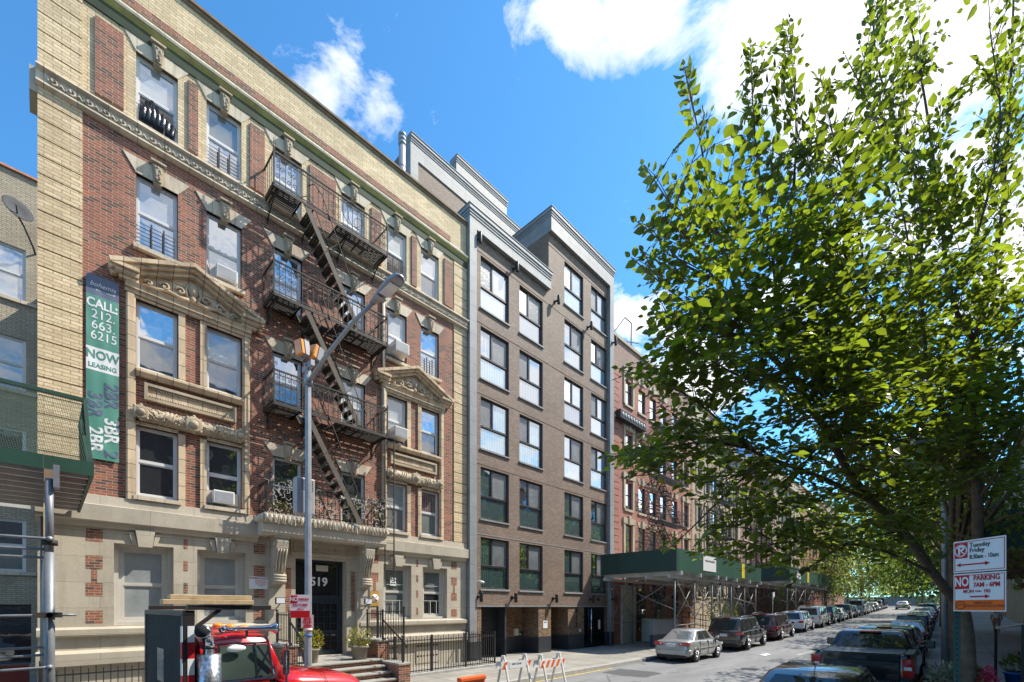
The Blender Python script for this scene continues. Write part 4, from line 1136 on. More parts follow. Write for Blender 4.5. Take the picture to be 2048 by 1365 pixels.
# alarm-coloured plate and posters on 519
wallsign('wall_sign','ochre plate with a white dial on the wall by the right door console',8.12,8.46,2.55,3.08,FY-.002,'ochre_paint')
hs = [o for o in COL.objects if o.get('label','').startswith('ochre plate with')][0]
MB().lathe([(.15,0),(.15,-.006)],(8.29,FY-.023,2.82),20,'y').build('dial_disc', M['white_sign'], hs)
for k in range(4):
    a = k*PI/2+PI/4
    MB().xz([(8.29,2.82),(8.29+.13*math.cos(a-.3),2.82+.13*math.sin(a-.3)),(8.29+.13*math.cos(a+.3),2.82+.13*math.sin(a+.3))],FY-.034,FY-.029).build('dial_wedge', M['guard_red' if k%2 else 'ochre_paint'], hs)
wallsign('wall_sign','white Spanish keep out notice with red heading beside the portal',4.22,4.74,3.05,3.42,FY-.006,'white_sign',
  [('PROHIBIDO EL PASO',.055,0,.05,'sign_red'),('Esta propiedad privada es de uso',.022,.05,.12,'sign_red'),('exclusivo de los residentes y sus visitas',.02,.05,.17,'sign_red'),('Los intrusos seran denunciados',.022,.05,.22,'sign_red'),('a las autoridades',.022,.05,.27,'sign_red')])
wallsign('window_sign','small white BLACK LIVES MATTER placard in the ground floor window right of the door',9.06,9.30,3.32,3.62,FY+.215,'white_sign',
  [('BLACK',.062,0,.06,'sign_black'),('LIVES',.062,0,.14,'sign_black'),('MATTER',.055,0,.22,'sign_black')])

# ================================================================== banner on 519
bn = thing('banner', 'long green and slate vinyl leasing banner hung on the brick by the left quoin', 'banner', (1.05, FY-.06, 9))
BX0, BX1 = .70, 1.30
def sheet(z0, z1, mat, name):
    m = MB(); nx, nz = 10, max(2,int((z1-z0)/.12)); vs = []; fs = []
    for j in range(nz+1):
        for i in range(nx+1):
            x = BX0+(BX1-BX0)*i/nx; z = z0+(z1-z0)*j/nz
            w = .012*math.sin(x*22+z*2.3)+.010*math.sin(z*7+x*5)
            if z < 6.4: w += .02*math.sin((x+z)*16)
            vs.append((x, FY-.05+w*.35, z))
    for j in range(nz):
        for i in range(nx): a = j*(nx+1)+i; fs.append((a,a+1,a+nx+2,a+nx+1))
    m.add(vs, fs, True); return m.build(name, M[mat], bn)
BZ0, BZ1 = 6.10, 10.55
sheet(10.06, BZ1, 'ban_blue', 'banner_header'); sheet(8.80, 10.06, 'ban_green', 'banner_panel')
sheet(8.24, 8.80, 'ban_white', 'banner_stripe'); sheet(BZ0, 8.24, 'ban_green', 'banner_panel')
bxm, by = (BX0+BX1)/2, 0
def bt(txt, size, dx, z, mat, right=(1,0,0), up=(0,0,1), bold=0., xs=1, shear=0):
    m = text_mb(txt,size,(bxm+dx,by,z),right,up,.003,bold=bold,xscale=xs,shear=shear)
    def wv(x,z): return .012*math.sin(x*22+z*2.3)+.010*math.sin(z*7+x*5)+(.02*math.sin((x+z)*16) if z<6.4 else 0)
    m.v = [(x, y+FY-.0525+wv(x,zz)*.35, zz) for (x,y,zz) in m.v]
    m.build('lettering', M[mat], bn)
bt('bohemia',.16,0,10.33,'ban_white',shear=.35,xs=.86)
bt('REALTY GROUP',.05,.05,10.20,'ban_white')
bt('CALL:',.30,-.01,9.86,'ban_white',bold=.008,xs=.74)
bt('212.',.30,.01,9.60,'ban_white',bold=.001,xs=.86); bt('663.',.30,.01,9.345,'ban_white',bold=.001,xs=.86); bt('6215',.30,.02,9.09,'ban_white',bold=.001,xs=.82)
bt('NOW',.29,0,8.62,'ban_green',bold=.006,xs=.80); bt('LEASING',.16,0,8.36,'ban_green',bold=.002,xs=.84)
for dx, seq in ((.15,(('2BR','ban_blue',7.70),('3BR','ban_white',6.84),('2','ban_blue',6.26))),(-.145,(('3BR','ban_blue',7.42),('2BR','ban_white',6.57)))):
    for txt, mt, z in seq: bt(txt,.37,dx,z,mt,(0,0,-1),(1,0,0),.010,1.0)

# ================================================================== air conditioners
def ac(x, z, label, proj=.28, sc=1.0, y=FY):
    a = thing('air_conditioner', label, 'air conditioner', (x,y,z), group='window air conditioners')
    w, h = .52*sc, .36*sc
    MB().box(x-w/2,x+w/2,y-proj,y+.09,z,z+h).build('casing', M['ac'], a, bevel=.015)
    g_ = MB()
    g_.box(x-w/2+.04,x+w/2-.04,y-proj-.006,y-proj,z+.04,z+h-.04)
    go = g_.build('grille', M['ac_grille'], a)
    for k in range(6): 
        MB().box(x-w/2-.004,x-w/2,y-proj+.05,y-.05,z+.06+k*.045,z+.08+k*.045).build('louvre', M['ac_grille'], a) if k < 4 else None
    for (p,q) in ((x-.40,x-w/2),(x+w/2,x+.40)): MB().box(p,q,y+.05,y+.07,z,z+h).build('side_panel', M['old_white'], a)
ac(3.59+.05,11.85,'white air conditioner in the third floor window above the left pediment',.12)
ac(3.55,5.44,'boxy air conditioner in the lower window of the left pedimented bay',.16)
ac(9.21,11.92,'white air conditioner jutting from the third floor window above the right pediment',.42,1.1)
ac(9.21,8.80,'white air conditioner in the upper window of the right pedimented bay',.36,1.05)
# string lights and pots on the balcony
sl = MB()
x = 4.5; k = 0
while x < 8.35:
    p = [(x,FY-.73,5.30),(x+.05,FY-.80,5.18)]
    sl.tube(p,.005,4)
    for q in range(random.choice((0,1,1,2))):
        xx = x+random.uniform(-.04,.1)
        sl.tube([(xx,FY-.81,5.16),(xx+random.uniform(-.05,.05),FY-.82,5.02-random.uniform(0,.1))],.006,4)
    x += .11
pts = [(4.45+i*.1,FY-.80,5.17-.04*abs(math.sin(i*.9))) for i in range(40)]
sl.tube(pts,.009,4)
for i in range(150):
    xx = random.uniform(4.5,8.3); zz = 5.35+random.random()*.85; a = random.uniform(0,6.3)
    if 5.1 < xx < 5.4 and zz<5.8: continue
    sl.tube([(xx,FY-.73,zz),(xx+.09*math.cos(a),FY-.74,zz+.09*math.sin(a)),(xx+.16*math.cos(a+.8),FY-.73,zz+.16*math.sin(a+.8))],.007,4)
tag(sl.build('string_lights', M['wire_white']), 'tangled icicle string lights draped along the stone balcony rail and its leaf moulding', 'string lights')
def leafy(mb, c, rx, rz, n, s, seed=0, up=.3):
    rr = random.Random(seed)
    for i in range(n):
        while True:
            p = Vector((rr.uniform(-1,1),rr.uniform(-1,1),rr.uniform(-1,1)))
            if .25 < p.length < 1: break
        q = Vector((c[0]+p.x*rx, c[1]+p.y*rx, c[2]+p.z*rz))
        d = (p + Vector((rr.uniform(-.6,.6),rr.uniform(-.6,.6),rr.uniform(-.3,.9)*1+up))).normalized()
        w = d.cross(Vector((rr.uniform(-1,1),rr.uniform(-1,1),rr.uniform(-1,1)))).normalized()
        l = s*rr.uniform(.6,1.3)
        mb.add([q,q+d*l*.5+w*l*.22,q+d*l,q+d*l*.5-w*l*.22],[(0,1,2),(0,2,3)])
    return mb
def potted(name, label, c, r, h, pot, rx, rz, n, s, leaf='leaf_bush', seed=1, group=None):
    t = thing(name, label, 'potted plant', c, group=group)
    MB().lathe([(r*.74,0),(r*.78,.02),(r*.96,h-.06),(r*1.06,h-.05),(r*1.06,h),(r*.9,h),(r*.88,h-.05)],c,18).build('pot', M[pot], t)
    st_ = MB()
    for i in range(7):
        a = i*.9; st_.tube([(c[0],c[1],c[2]+h-.05),(c[0]+rx*.4*math.cos(a),c[1]+rx*.4*math.sin(a),c[2]+h+rz*.9)],.008,4)
    st_.build('stem', M['bark'], t)
    leafy(MB(),(c[0],c[1],c[2]+h+rz*.75),rx,rz,n,s,seed).build('foliage', M[leaf], t, recalc=False)
potted('potted_shrub','golden leaved shrub in a round brown pot right of the entrance steps',(6.92,13.35,.86),.27,.42,'stone_pot',.38,.34,420,.085,seed=3)
potted('potted_shrub','golden leaved shrub in a pot half hidden behind the lamp post',(5.45,13.5,.86),.25,.42,'stone_pot',.36,.34,420,.085,seed=4)
for i,(x,lab) in enumerate(((4.68,'first'),(4.9,'x'),(5.1,'y'))):
    potted('potted_plant',['bright green plant in the corner of the stone balcony','bushy green plant in a terracotta pot on the balcony','green plant in a clay pot next to the flood of string lights'][i],(x+.02,FY-.45,5.25),.085,.17,'terr_pot',.14,.15,90,.06,seed=10+i)
potted('potted_plant','thin yellow green plant at the right end of the balcony',(8.1,FY-.42,5.25),.09,.2,'black_iron',.12,.3,90,.06,seed=15)
rg_ = MB().tube([(8.42+.28*math.cos(a),FY-.6,5.75+.42*math.sin(a)) for a in [i*PI/10 for i in range(21)]],.012,5)
tag(rg_.build('cable_coil', M['black_iron']), 'loop of dark cable hanging off the right end of the balcony', 'cable')

# ================================================================== left neighbour, set back
LY_ = FY+7.6
lb = thing('apartment_building', 'pale painted brick building set back beyond the cream quoins, with a clay tile edge', 'building', (-2, LY_, 0))
lwin = [(-1.28,-.42,z,z+1.75) for z in (3.7,6.75,9.8,12.85)]
lwin += [(-2.6,-1.75,z,z+1.75) for z in (3.7,6.75,9.8,12.85)]
MB().wall(-5,-.02,.1,17.1,LY_,lwin+[(-1.5,-.3,.6,2.6)],.15).build('brick_wall', M['grey_brick'], lb)
MB().box(-5,-.05,LY_+.2,LY_+6,.1,17).build('rear_body', M['dark_brick'], lb)
MB().yz([(LY_-.08,17.1),(LY_-.06,17.18),(LY_+.3,17.2),(LY_+.3,17.1)],-5,-.05).build('tile_edge', M['roof_tile'], lb)
lp = sash_window(.86,1.75)
lm = {3.7:('g_sky','g_grey'),6.75:('g_sky','g_shade'),9.8:('g_shade','g_shade'),12.85:('g_blind','g_blind')}
for (a,b,c,d) in lwin:
    o = place(lp, lb, (a+b)/2, LY_+.06, c, lm[c])
    MB().box(a-.05,b+.25,LY_-.08,LY_+.06,c-.12,c-.005).build('sill', M['stone_trim'], o, loc=WL[o.name])
purge([lp])
MB().box(-1.5,-.3,LY_+.1,LY_+.14,.6,2.6).build('ground_window', M['g_dark'], lb)
sd = thing('satellite_dish','dark grey satellite dish fixed high beside the corner of the set back building','dish',(-.62,LY_-.5,15.3))
dm = MB().lathe([(.02,0),(.2,.02),(.34,.07),(.38,.11),(.36,.12),(.2,.05),(.02,.03)],(0,0,0),18)
dm.xf(Matrix.Translation((-.62,LY_-.55,15.5)) @ Matrix.Rotation(R(70),4,'X') @ Matrix.Rotation(R(20),4,'Y'))
dm.build('reflector', M['dish'], sd)
MB().tube([(-.62,LY_-.55,15.4),(-.45,LY_-.5,15.1),(-.25,LY_-.2,14.7),(-.2,LY_,14.6)],.03,6).tube([(-.6,LY_-.6,15.35),(-.62,LY_-.95,15.45)],.02,6).build('mast', M['dish'], sd)

# ================================================================== the row beyond 517
def row_window(w, h, far=False, frame='dark_frame', trim='ochre_trim', orn=True):
    f = MB(); fr = .05
    f.box(-w/2,-w/2+fr,0,.08,0,h); f.box(w/2-fr,w/2,0,.08,0,h); f.box(-w/2+fr,w/2-fr,0,.08,0,fr); f.box(-w/2+fr,w/2-fr,0,.08,h-fr,h)
    f.box(-w/2+fr,w/2-fr,.01,.08,h/2-.03,h/2+.03)
    o = f.build('window', M[frame], local=True)
    MB().poly([(-w/2+fr,.04,fr),(w/2-fr,.04,fr),(w/2-fr,.04,h-fr),(-w/2+fr,.04,h-fr)]).build('pane', M['g_far'], o, loc=(0,0,0), local=True)
    MB().box(-w/2-.1,w/2+.1,-.18,-.02,-.14,0).build('sill', M[trim], o, loc=(0,0,0), local=True)
    t = MB()
    if orn:
        for s in (-1,1): t.box(*sorted((s*(w/2+.002),s*(w/2+.2))),-.17,-.09,0,h+.05)
        t.xz([(-w/2-.25,h+.05),(w/2+.25,h+.05),(w/2+.3,h+.42),(-w/2-.3,h+.42)],-.2,-.09)
        t.xz([(-.12,h),(.12,h),(.17,h+.55),(-.17,h+.55)],-.26,-.09)
    else:
        t.xz([(-w/2,h),(w/2,h),(w/2+.2,h+.36),(-w/2-.2,h+.36)],-.13,-.09); t.xz([(-.09,h-.04),(.09,h-.04),(.14,h+.45),(-.14,h+.45)],-.22,-.09)
    t.build('window_surround', M[trim], o, loc=(0,0,0), local=True)
    return o
def row_house(label, x0, x1, top, wallmat, cols, rows, w=.95, trim='ochre_trim', y=FY, sgn=1, par=2.2, parmat=None, orn=(0,), z0=0.0, escape=None, cornice=None, grooves=False, group=None, frame='dark_frame', glass_=None):
    """sgn = 1 for the far side of the street, -1 for the near side"""
    zb = gz(x0)
    b = thing('apartment_building', label, 'building', ((x0+x1)/2, y, zb), group=group)
    rz = 0 if sgn == 1 else PI
    def w2(px): return px
    hs = [(c-w/2,c+w/2,r0,r1) for c in cols for (r0,r1) in rows]
    wl = MB().wall(x0,x1,zb-.2,top-par,y,hs,.2*sgn)
    wl.build('brick_wall', M[wallmat], b)
    MB().wall(x0,x1,top-par,top,y-.01*sgn,[],.1).build('parapet', M[parmat or wallmat], b)
    ya, yb = sorted((y+.22*sgn, y+9*sgn))
    MB().box(x0+.01,x1-.01,ya,yb,zb-.2,top-.1).build('rear_body', M['dark_brick'], b)
    ya, yb = sorted((y+.25*sgn, y-.12*sgn))
    MB().box(x0,x1,ya,yb,top+.002,top+.18).build('coping', M[trim], b)
    pr1 = row_window(w, rows[0][1]-rows[0][0], orn=True, trim=trim, frame=frame); pr2 = row_window(w, rows[0][1]-rows[0][0], orn=False, trim=trim, frame=frame)
    for i,c in enumerate(cols):
        for (r0,r1) in rows:
            o = copy_tree(pr1 if i in orn else pr2, b, (c, y+.1*sgn, r0), rz if sgn<0 else None)
            if glass_:
                for p in kids(o,'pane'): setmat(p, M[glass_])
    purge([pr1,pr2])
    if cornice:
        for (zc,h,p,m) in cornice:
            ya, yb = sorted((y+.02*sgn, y-p*sgn))
            MB().box(x0,x1,ya,yb,zc,zc+h).build('cornice', M[m], b, bevel=.04)
    if escape:
        (ea,eb,levels) = escape
        e = MB()
        for z in levels:
            for xx in (ea,eb): e.bar((xx,y,z-.5*1),(xx,y-1*sgn,z-.02),.04)
        eo = e.build('fire_escape', M['black_iron'], b)
        p = MB(); rr = MB()
        for z in levels:
            for k in range(9): p.box(ea,eb,y-(1.0-k*.1)*sgn-.03,y-(1.0-k*.1)*sgn+.02,z-.02,z+.02)
            for zz in (z+.5,z+1.0):
                rr.bar((ea,y-1*sgn,zz),(eb,y-1*sgn,zz),.035); rr.bar((ea,y,zz),(ea,y-1*sgn,zz),.035); rr.bar((eb,y,zz),(eb,y-1*sgn,zz),.035)
            n = int((eb-ea)/.16)
            for k in range(n+1): rr.bar((ea+(eb-ea)*k/n,y-1*sgn,z),(ea+(eb-ea)*k/n,y-1*sgn,z+1.0),.018)
        p.build('platform', M['black_iron'], eo, loc=WL[eo.name]); rr.build('railing', M['black_iron'], eo, loc=WL[eo.name])
        s = MB()
        for za, zc in zip(levels,levels[1:]):
            for yy in (.35,.8):
                s.bar((ea+.6,y-yy*sgn,zc),(eb-.6,y-yy*sgn,za),.05)
            for k in range(1,11):
                t = k/11; xx = ea+.6+(eb-ea-1.2)*t; zz = zc+(za-zc)*t
                s.box(xx-.1,xx+.1,min(y-.35*sgn,y-.8*sgn),max(y-.35*sgn,y-.8*sgn),zz-.015,zz+.015)
        s.build('stair', M['black_iron'], eo, loc=WL[eo.name])
    return b
R5 = [(3.1,5.0),(5.95,7.9),(8.85,10.6),(12.0,13.75),(15.6,17.2)]
b5 = row_house('orange red brick tenement with pale carved window surrounds next to the brown block', 24.3, 36.6, 19.36, 'orange_brick', [26.4,28.2,29.8,31.4,33.3,35.3], R5, .95, par=1.8, parmat='parapet_brick', orn=(0,5), escape=(28.9,33.2,[5.5,8.4,11.5,14.9]), cornice=[(14.35,.16,.10,'ochre_trim'),(5.15,.25,.15,'ochre_trim')])
q = MB(); z = 2.8
while z < 17.4: q.box(24.32,25.2,FY-.03,FY+.02,z,z+.38); q.box(36.0,36.58,FY-.03,FY+.02,z,z+.38); z += .42
q.build('brick_quoin', M['orange_brick'], b5)
for cx in (26.4,35.3):
    p = MB().xz([(cx-.95,5.75),(cx+.95,5.75),(cx,6.45)],FY-.35,FY+.01) if 0 else MB().xz([(cx-1.0,5.28),(cx+1.0,5.28),(cx,5.92)],FY-.3,FY+.01)
    p.build('pediment', M['ochre_trim'], b5)
MB().box(24.31,36.59,FY-.04,FY+.02,.1,3.0).build('banded_base', M['banded'], b5)
MB().box(24.7,28.0,FY-.42,FY-.045,14.25,14.80).build('balcony_panel', M['black_iron'], b5, bevel=.03)
for k in range(9): MB().lathe([(.13,0),(.13,-.02),(.08,-.03),(.02,-.03)],(25.0+k*.34,FY-.422,14.52),12,'y').build('balcony_rosette', M['alu_dark'], b5)
row_house('ochre brick walk-up with cream surrounds between the red tenements', 36.62, 48.5, 19.2, 'ochre_brick', [38.0,39.8,41.6,43.4,45.2,47.2], [(a+.3,b+.3) for a,b in R5], .95, par=1.6, orn=(0,1,4,5), escape=(40.9,44.2,[5.8,8.7,11.8,15.2]), cornice=[(17.0,.35,.4,'ochre_trim'),(5.4,.3,.2,'ochre_trim')])
row_house('pink brick tenement in the middle of the row behind the tree crown', 48.52, 61, 19.4, 'pink_brick', [50,51.9,53.8,55.7,57.6,59.5], [(a+.6,b+.6) for a,b in R5], .95, par=1.6, orn=(0,5), escape=(52.8,56.6,[6.1,9,12.1,15.5]), cornice=[(17.3,.4,.5,'ochre_trim')])
row_house('second ochre walk-up beyond the pink tenement', 61.02, 74, 19.4, 'ochre_brick', [62.6,64.6,66.6,68.6,70.6,72.5], [(a+.9,b+.9) for a,b in R5], .95, par=1.4, orn=(0,5), escape=(65.4,69.2,[6.4,9.3,12.4,15.8]), cornice=[(17.8,.4,.5,'ochre_trim')])
row_house('distant red brick tenement down the far side of the street', 74.02, 90, 19.8, 'orange_brick', [76,78.3,80.6,83,85.4,88], [(a+1.3,b+1.3) for a,b in R5], 1.0, par=1.4, cornice=[(18.1,.4,.5,'ochre_trim')])
row_house('last brick house at the end of the far side row', 90.02, 112, 20.4, 'pink_brick', [92,95,98,101,104,107,110], [(a+1.8,b+1.8) for a,b in R5], 1.0, par=1.4, cornice=[(18.6,.4,.5,'ochre_trim')])
tp = MB().add([(46.0,FY-.3,17.3),(51,FY-.3,17.4),(51,FY-.5,18.6),(46.0,FY-.5,18.6),(48.5,FY-.42,17.7)],[(0,1,4),(1,2,4),(2,3,4),(3,0,4)])
tag(tp.build('tarpaulin', M['blue_tarp']), 'bright blue tarpaulin tied over the parapet down the row', 'tarpaulin')
# roof ladder frame on 515
rf = MB(); rf.bar((24.6,FY+.3,19.4),(25.6,FY-.2,20.9),.05); rf.bar((25.6,FY-.2,20.9),(26.4,FY-.2,20.9),.05); rf.bar((26.4,FY-.2,20.9),(26.9,FY+.1,19.6),.05); rf.bar((25.9,FY,19.6),(27.4,FY-.2,20.0),.05)
tag(rf.build('roof_bracket', M['black_iron']), 'thin black iron bracket sticking up from the orange tenement parapet', 'bracket')
# near side of the street
NYW = -4.65
row_house('dark brick house on the shaded near side by the pavement', 20, 34, 16.5, 'dark_brick', [22,24.5,27,29.5,32], [(3.2,5.1),(6.4,8.3),(9.6,11.5),(12.8,14.6)], 1.0, y=NYW, sgn=-1, par=1.2, orn=(), cornice=[(15,.4,.5,'ochre_trim')])
row_house('brown tenement further along the near side, with a maroon awning', 34.02, 50, 17.2, 'pink_brick', [36,38.6,41.2,43.8,46.4,48.6], [(3.6,5.5),(6.8,8.7),(10,11.9),(13.2,15)], 1.0, y=NYW, sgn=-1, par=1.2, orn=(), cornice=[(15.8,.4,.5,'ochre_trim')])
row_house('pale near side house glimpsed beyond the street tree', 50.02, 72, 17.6, 'ochre_brick', [52,55,58,61,64,67,70], [(4.2,6.1),(7.4,9.3),(10.6,12.5),(13.8,15.6)], 1.0, y=NYW, sgn=-1, par=1.2, orn=(), cornice=[(16.2,.4,.5,'ochre_trim')])
row_house('last near side house before the street end', 72.02, 112, 18.2, 'orange_brick', [75,79,83,87,91,95,99,103,107], [(4.8,6.7),(8,9.9),(11.2,13.1),(14.4,16.2)], 1.0, y=NYW, sgn=-1, par=1.2, orn=(), cornice=[(16.8,.4,.5,'ochre_trim')])
row_house('brick house behind the photographer on the near side', -14, 19.98, 16.8, 'dark_brick', [-12,-9,-6,-3,0,3,6,9,12,15,18], [(3.2,5.1),(6.4,8.3),(9.6,11.5),(12.8,14.6)], 1.0, y=NYW, sgn=-1, par=1.2, orn=(), cornice=[(15,.4,.5,'ochre_trim')])
# street end
ew = thing('boundary_wall','pale grey wall closing the far end of the street','wall',(150,5,3))
MB().box(150,150.4,-30,40,2.5,5.0).build('wall_panel', M['grey_stone'], ew)
MB().box(149.9,150.5,-30,40,5.0,5.2).build('coping', M['grey_stone'], ew)
# ================================================================== sidewalk sheds
def tube_(a, b, r=.03): return (a, b, r)
def shed(name, label, x0, x1, yf, zb, zt, posts, fence_h=0, legend=None, bays=(), endmat='shed_green', frontmat='shed_bright', yb=FY-.15):  # ends take the darker green: face shading is in the material colours
    s = thing(name, label, 'sidewalk shed', ((x0+x1)/2, yf, zb-4))
    MB().box(x0,x1,yf+.05,yb,zb+.02,zb+.10).build('deck', M['shed_deck'], s)
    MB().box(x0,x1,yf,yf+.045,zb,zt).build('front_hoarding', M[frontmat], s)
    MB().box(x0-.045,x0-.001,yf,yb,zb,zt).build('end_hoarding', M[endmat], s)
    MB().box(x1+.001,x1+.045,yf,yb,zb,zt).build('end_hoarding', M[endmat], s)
    b = MB()
    for (x,_) in posts: b.box(x-.06,x+.06,yf-.1,yb,zb-.2,zb+.018)
    n = int((yb-yf)/.6)
    for k in range(n+1): b.box(x0,x1,yf+.15+k*.6-.04,yf+.15+k*.6+.04,zb-.11,zb+.0) if 0 else None
    for yy in (yf+.3,yf+1.6,yb-.4): b.box(x0-.3,x1+.1,yy-.05,yy+.05,zb-.36,zb-.202)
    b.build('beam', M['shed_deck'], s)
    for (x,zg) in posts:
        for yy in (yf+.3,yb-.4):
            p = MB().tube([(x,yy,zg),(x,yy,zb-.2)],.045,8); p.box(x-.15,x+.15,yy-.15,yy+.15,zg,zg+.05)
            p.build('post', M['pipe'], s)
    br = MB()
    for (xa,za),(xb,z2) in zip(posts,posts[1:]):
        for yy in (yf+.28,yb-.42):
            br.tube([(xa,yy,za+1.6),(xb,yy,zb-.4)],.02,5); br.tube([(xa,yy-.03,zb-.4),(xb,yy-.03,z2+1.6)],.02,5)
            br.tube([(xa,yy,za+1.35),(xb,yy,z2+1.35)],.024,5)
    for (x,zg) in posts[::1]:
        br.tube([(x,yf+.3,zg+2.2),(x,yb-.4,zb-.4)],.02,5); br.tube([(x,yf+.3,zb-.4),(x,yb-.4,zg+1.6)],.02,5)
    br.build('brace', M['pipe'], s)
    return s
gp = lambda x: gz(x)+.17
s1 = shed('sidewalk_shed','dark green sidewalk shed on pipe posts beside the brown block, nearest of the two',22.9,37.7,10.12,4.40,5.60,[(23.3,.17),(25.9,gp(25.9)),(28.6,gp(28.6)),(30.0,gp(30)),(32.0,gp(32)),(34.8,gp(34.8)),(37.4,gp(37.4))])
MB().box(26.4,28.4,10.10,10.118,4.62,5.5).build('white_poster', M['white_sign'], s1)
text_mb('WORK IN PROGRESS',.16,(27.4,10.098,5.2),(1,0,0),(0,0,1),.004).build('lettering', M['sign_black'], s1)
MB().box(33.2,33.8,10.10,10.118,4.5,5.5).build('yellow_poster', M['yellow'], s1)
s2 = shed('sidewalk_shed','second green sidewalk shed further down the row',46.4,81.5,10.12,4.90,6.20,[(46.8,gp(46.8)),(50,gp(50)),(54,gp(54)),(58,gp(58)),(63,gp(63)),(70,gp(70)),(81,gp(81))])
MB().box(49.0,50.6,10.10,10.118,5.2,6.0).build('white_poster', M['white_sign'], s2)
MB().box(53.4,54.2,10.10,10.118,5.0,6.1).build('yellow_poster', M['yellow'], s2)
# what stands below the first shed
rw = thing('ramp_wall','blue grey painted low wall with a navy base under the first shed','wall',(26,12.6,.17))
MB().box(24.4,27.9,12.2,12.4,.9,1.75).build('upper_wall', M['blue_wall'], rw); MB().box(24.4,27.9,12.19,12.4,.1,.9).build('painted_base', M['navy_wall'], rw)
MB().box(27.6,27.9,12.4,14.6,.1,1.75).build('side_wall', M['pale_wall'], rw)
rr = MB()
for zz in (2.1,2.45,2.8): rr.tube([(24.4,12.3,zz),(27.7,12.3,zz)],.025,5)
for x in (24.5,25.6,26.7,27.7): rr.tube([(x,12.3,1.75),(x,12.3,2.8)],.025,5)
rr.build('hand_rail', M['black_iron'], rw)
ra = MB()
for zz in (.5,.9,1.25): ra.tube([(28.6,12.3,zz+1.0),(36.5,12.3,zz+.35)],.028,5)
for k in range(9): ra.tube([(28.6+k,12.3,.3),(28.6+k,12.3,2.25-.08*k)],.025,5)
tag(ra.build('ramp_rail', M['black_iron']), 'black sloping ramp rail running under the first shed', 'rail')
MB().box(25.3,27.0,FY-.2,FY-.05,.2,3.9).build('doorway', M['pale_wall'], b5)
for x in (28.0,30.6,33.2): MB().box(x-.5,x+.5,FY-.12,FY-.05,1.0,3.6).build('ground_window', M['g_black'], b5)
pt = thing('shrub','leafy green shrub growing in the gap below the end of the first shed','shrub',(36.2,12.4,gp(36)))
leafy(MB(),(36.2,12.4,gp(36)+1.6),1.1,1.3,900,.16,31).build('foliage', M['leaf3'], pt, recalc=False)
MB().tube([(36.2,12.4,gp(36)),(36.3,12.4,gp(36)+1.6)],.05,6).build('stem', M['bark'], pt)
# yard rails under the second shed and stoops as dark railings
yr = fence('iron_fence','dark yard railing under the second sidewalk shed',[(40,12.2),(60,12.2)],1.2,gz(45)+.17,step=.25)

# left shed
ls = thing('sidewalk_shed','brown decked sidewalk shed with a green fascia and netting at the left edge','sidewalk shed',(-2,10.4,.17))
XE = .59
MB().box(-6,XE,10.40,10.45,4.72,4.95).build('fascia', M['shed_bright'], ls)
MB().box(XE-.05,XE,10.452,FY-.25,4.72,4.95).build('end_fascia', M['shed_bright'], ls)
dk = MB(); dk.box(-6,XE-.05,10.45,FY-.25,4.80,4.86); dk.build('deck', M['deck_wood'], ls)
jo = MB()
for k in range(9): jo.box(-6,XE-.06,10.6+k*.52,10.66+k*.52,4.70,4.80)
for k in range(40):
    x = -6+k*.163; jo.box(x,x+.09,10.46,10.50,4.862,4.90)
jo.build('joist', M['shed_deck'], ls)
MB().box(.0,.12,10.3,FY-.2,4.50,4.699).build('header_beam', M['deck_wood'], ls)
nm, t, b = nt('scaffold netting'); p, n_, g_ = posn(t)
sp = N(t,'ShaderNodeSeparateXYZ'); L(t,p,sp.inputs[0])
hx = math_(t,'FRACT',math_(t,'MULTIPLY',math_(t,'ADD',sp.outputs[0],math_(t,'MULTIPLY',sp.outputs[1],1.0)),36)); hz = math_(t,'FRACT',math_(t,'MULTIPLY',sp.outputs[2],36))
al = math_(t,'MAXIMUM',math_(t,'GREATER_THAN',hx,.82),math_(t,'GREATER_THAN',hz,.82))
b.inputs['Base Color'].default_value=(.05,.09,.06,1); b.inputs['Roughness'].default_value=.8
L(t, al, b.inputs['Alpha'])
def netp(pts, nm_='netting'):
    MB().poly(pts).build(nm_, nm, ls, recalc=False)
netp([(-6,10.43,4.96),(XE,10.43,4.96),(XE-.10,10.65,6.05),(-6,10.65,6.05)])
netp([(XE-.02,10.45,4.96),(XE-.02,FY-1.8,4.96),(XE-.1,FY-2.6,6.05),(XE-.1,10.66,6.05)])
tr = MB(); tr.bar((-6,10.65,6.05),(XE-.1,10.65,6.05),.06); tr.bar((XE-.1,10.65,6.05),(XE-.1,FY-2.6,6.05),.05)
for x in (-4,-2,XE-.04): tr.bar((x,10.45,4.9),(x-.06,10.65,6.08),.05)
for (a_,b_) in (((XE-.04,10.5,4.9),(XE-.1,11.6,6.0)),((XE-.04,11.9,4.9),(XE-.1,10.8,6.0)),((XE-.04,12.7,4.9),(XE-.1,12.0,6.05))): tr.bar(a_,b_,.06)
tr.build('net_frame', M['shed_bright'], ls)
po = MB(); po.tube([(.06,10.0,.17),(.06,10.0,3.35)],.064,12); po.tube([(.06,10.0,3.35),(.06,10.0,4.49)],.05,12); po.box(-.12,.24,9.85,10.15,.17,.21)
po.box(.10,.17,9.9,10.1,4.35,4.7)
po.build('post', M['pipe'], ls)
for xx,yy in ((-.0,14.3),(-2.4,10.0),(-2.4,14.3)): MB().tube([(xx,yy,.17),(xx,yy,4.5)],.06,10).build('post', M['pipe'], ls)
hp = MB()
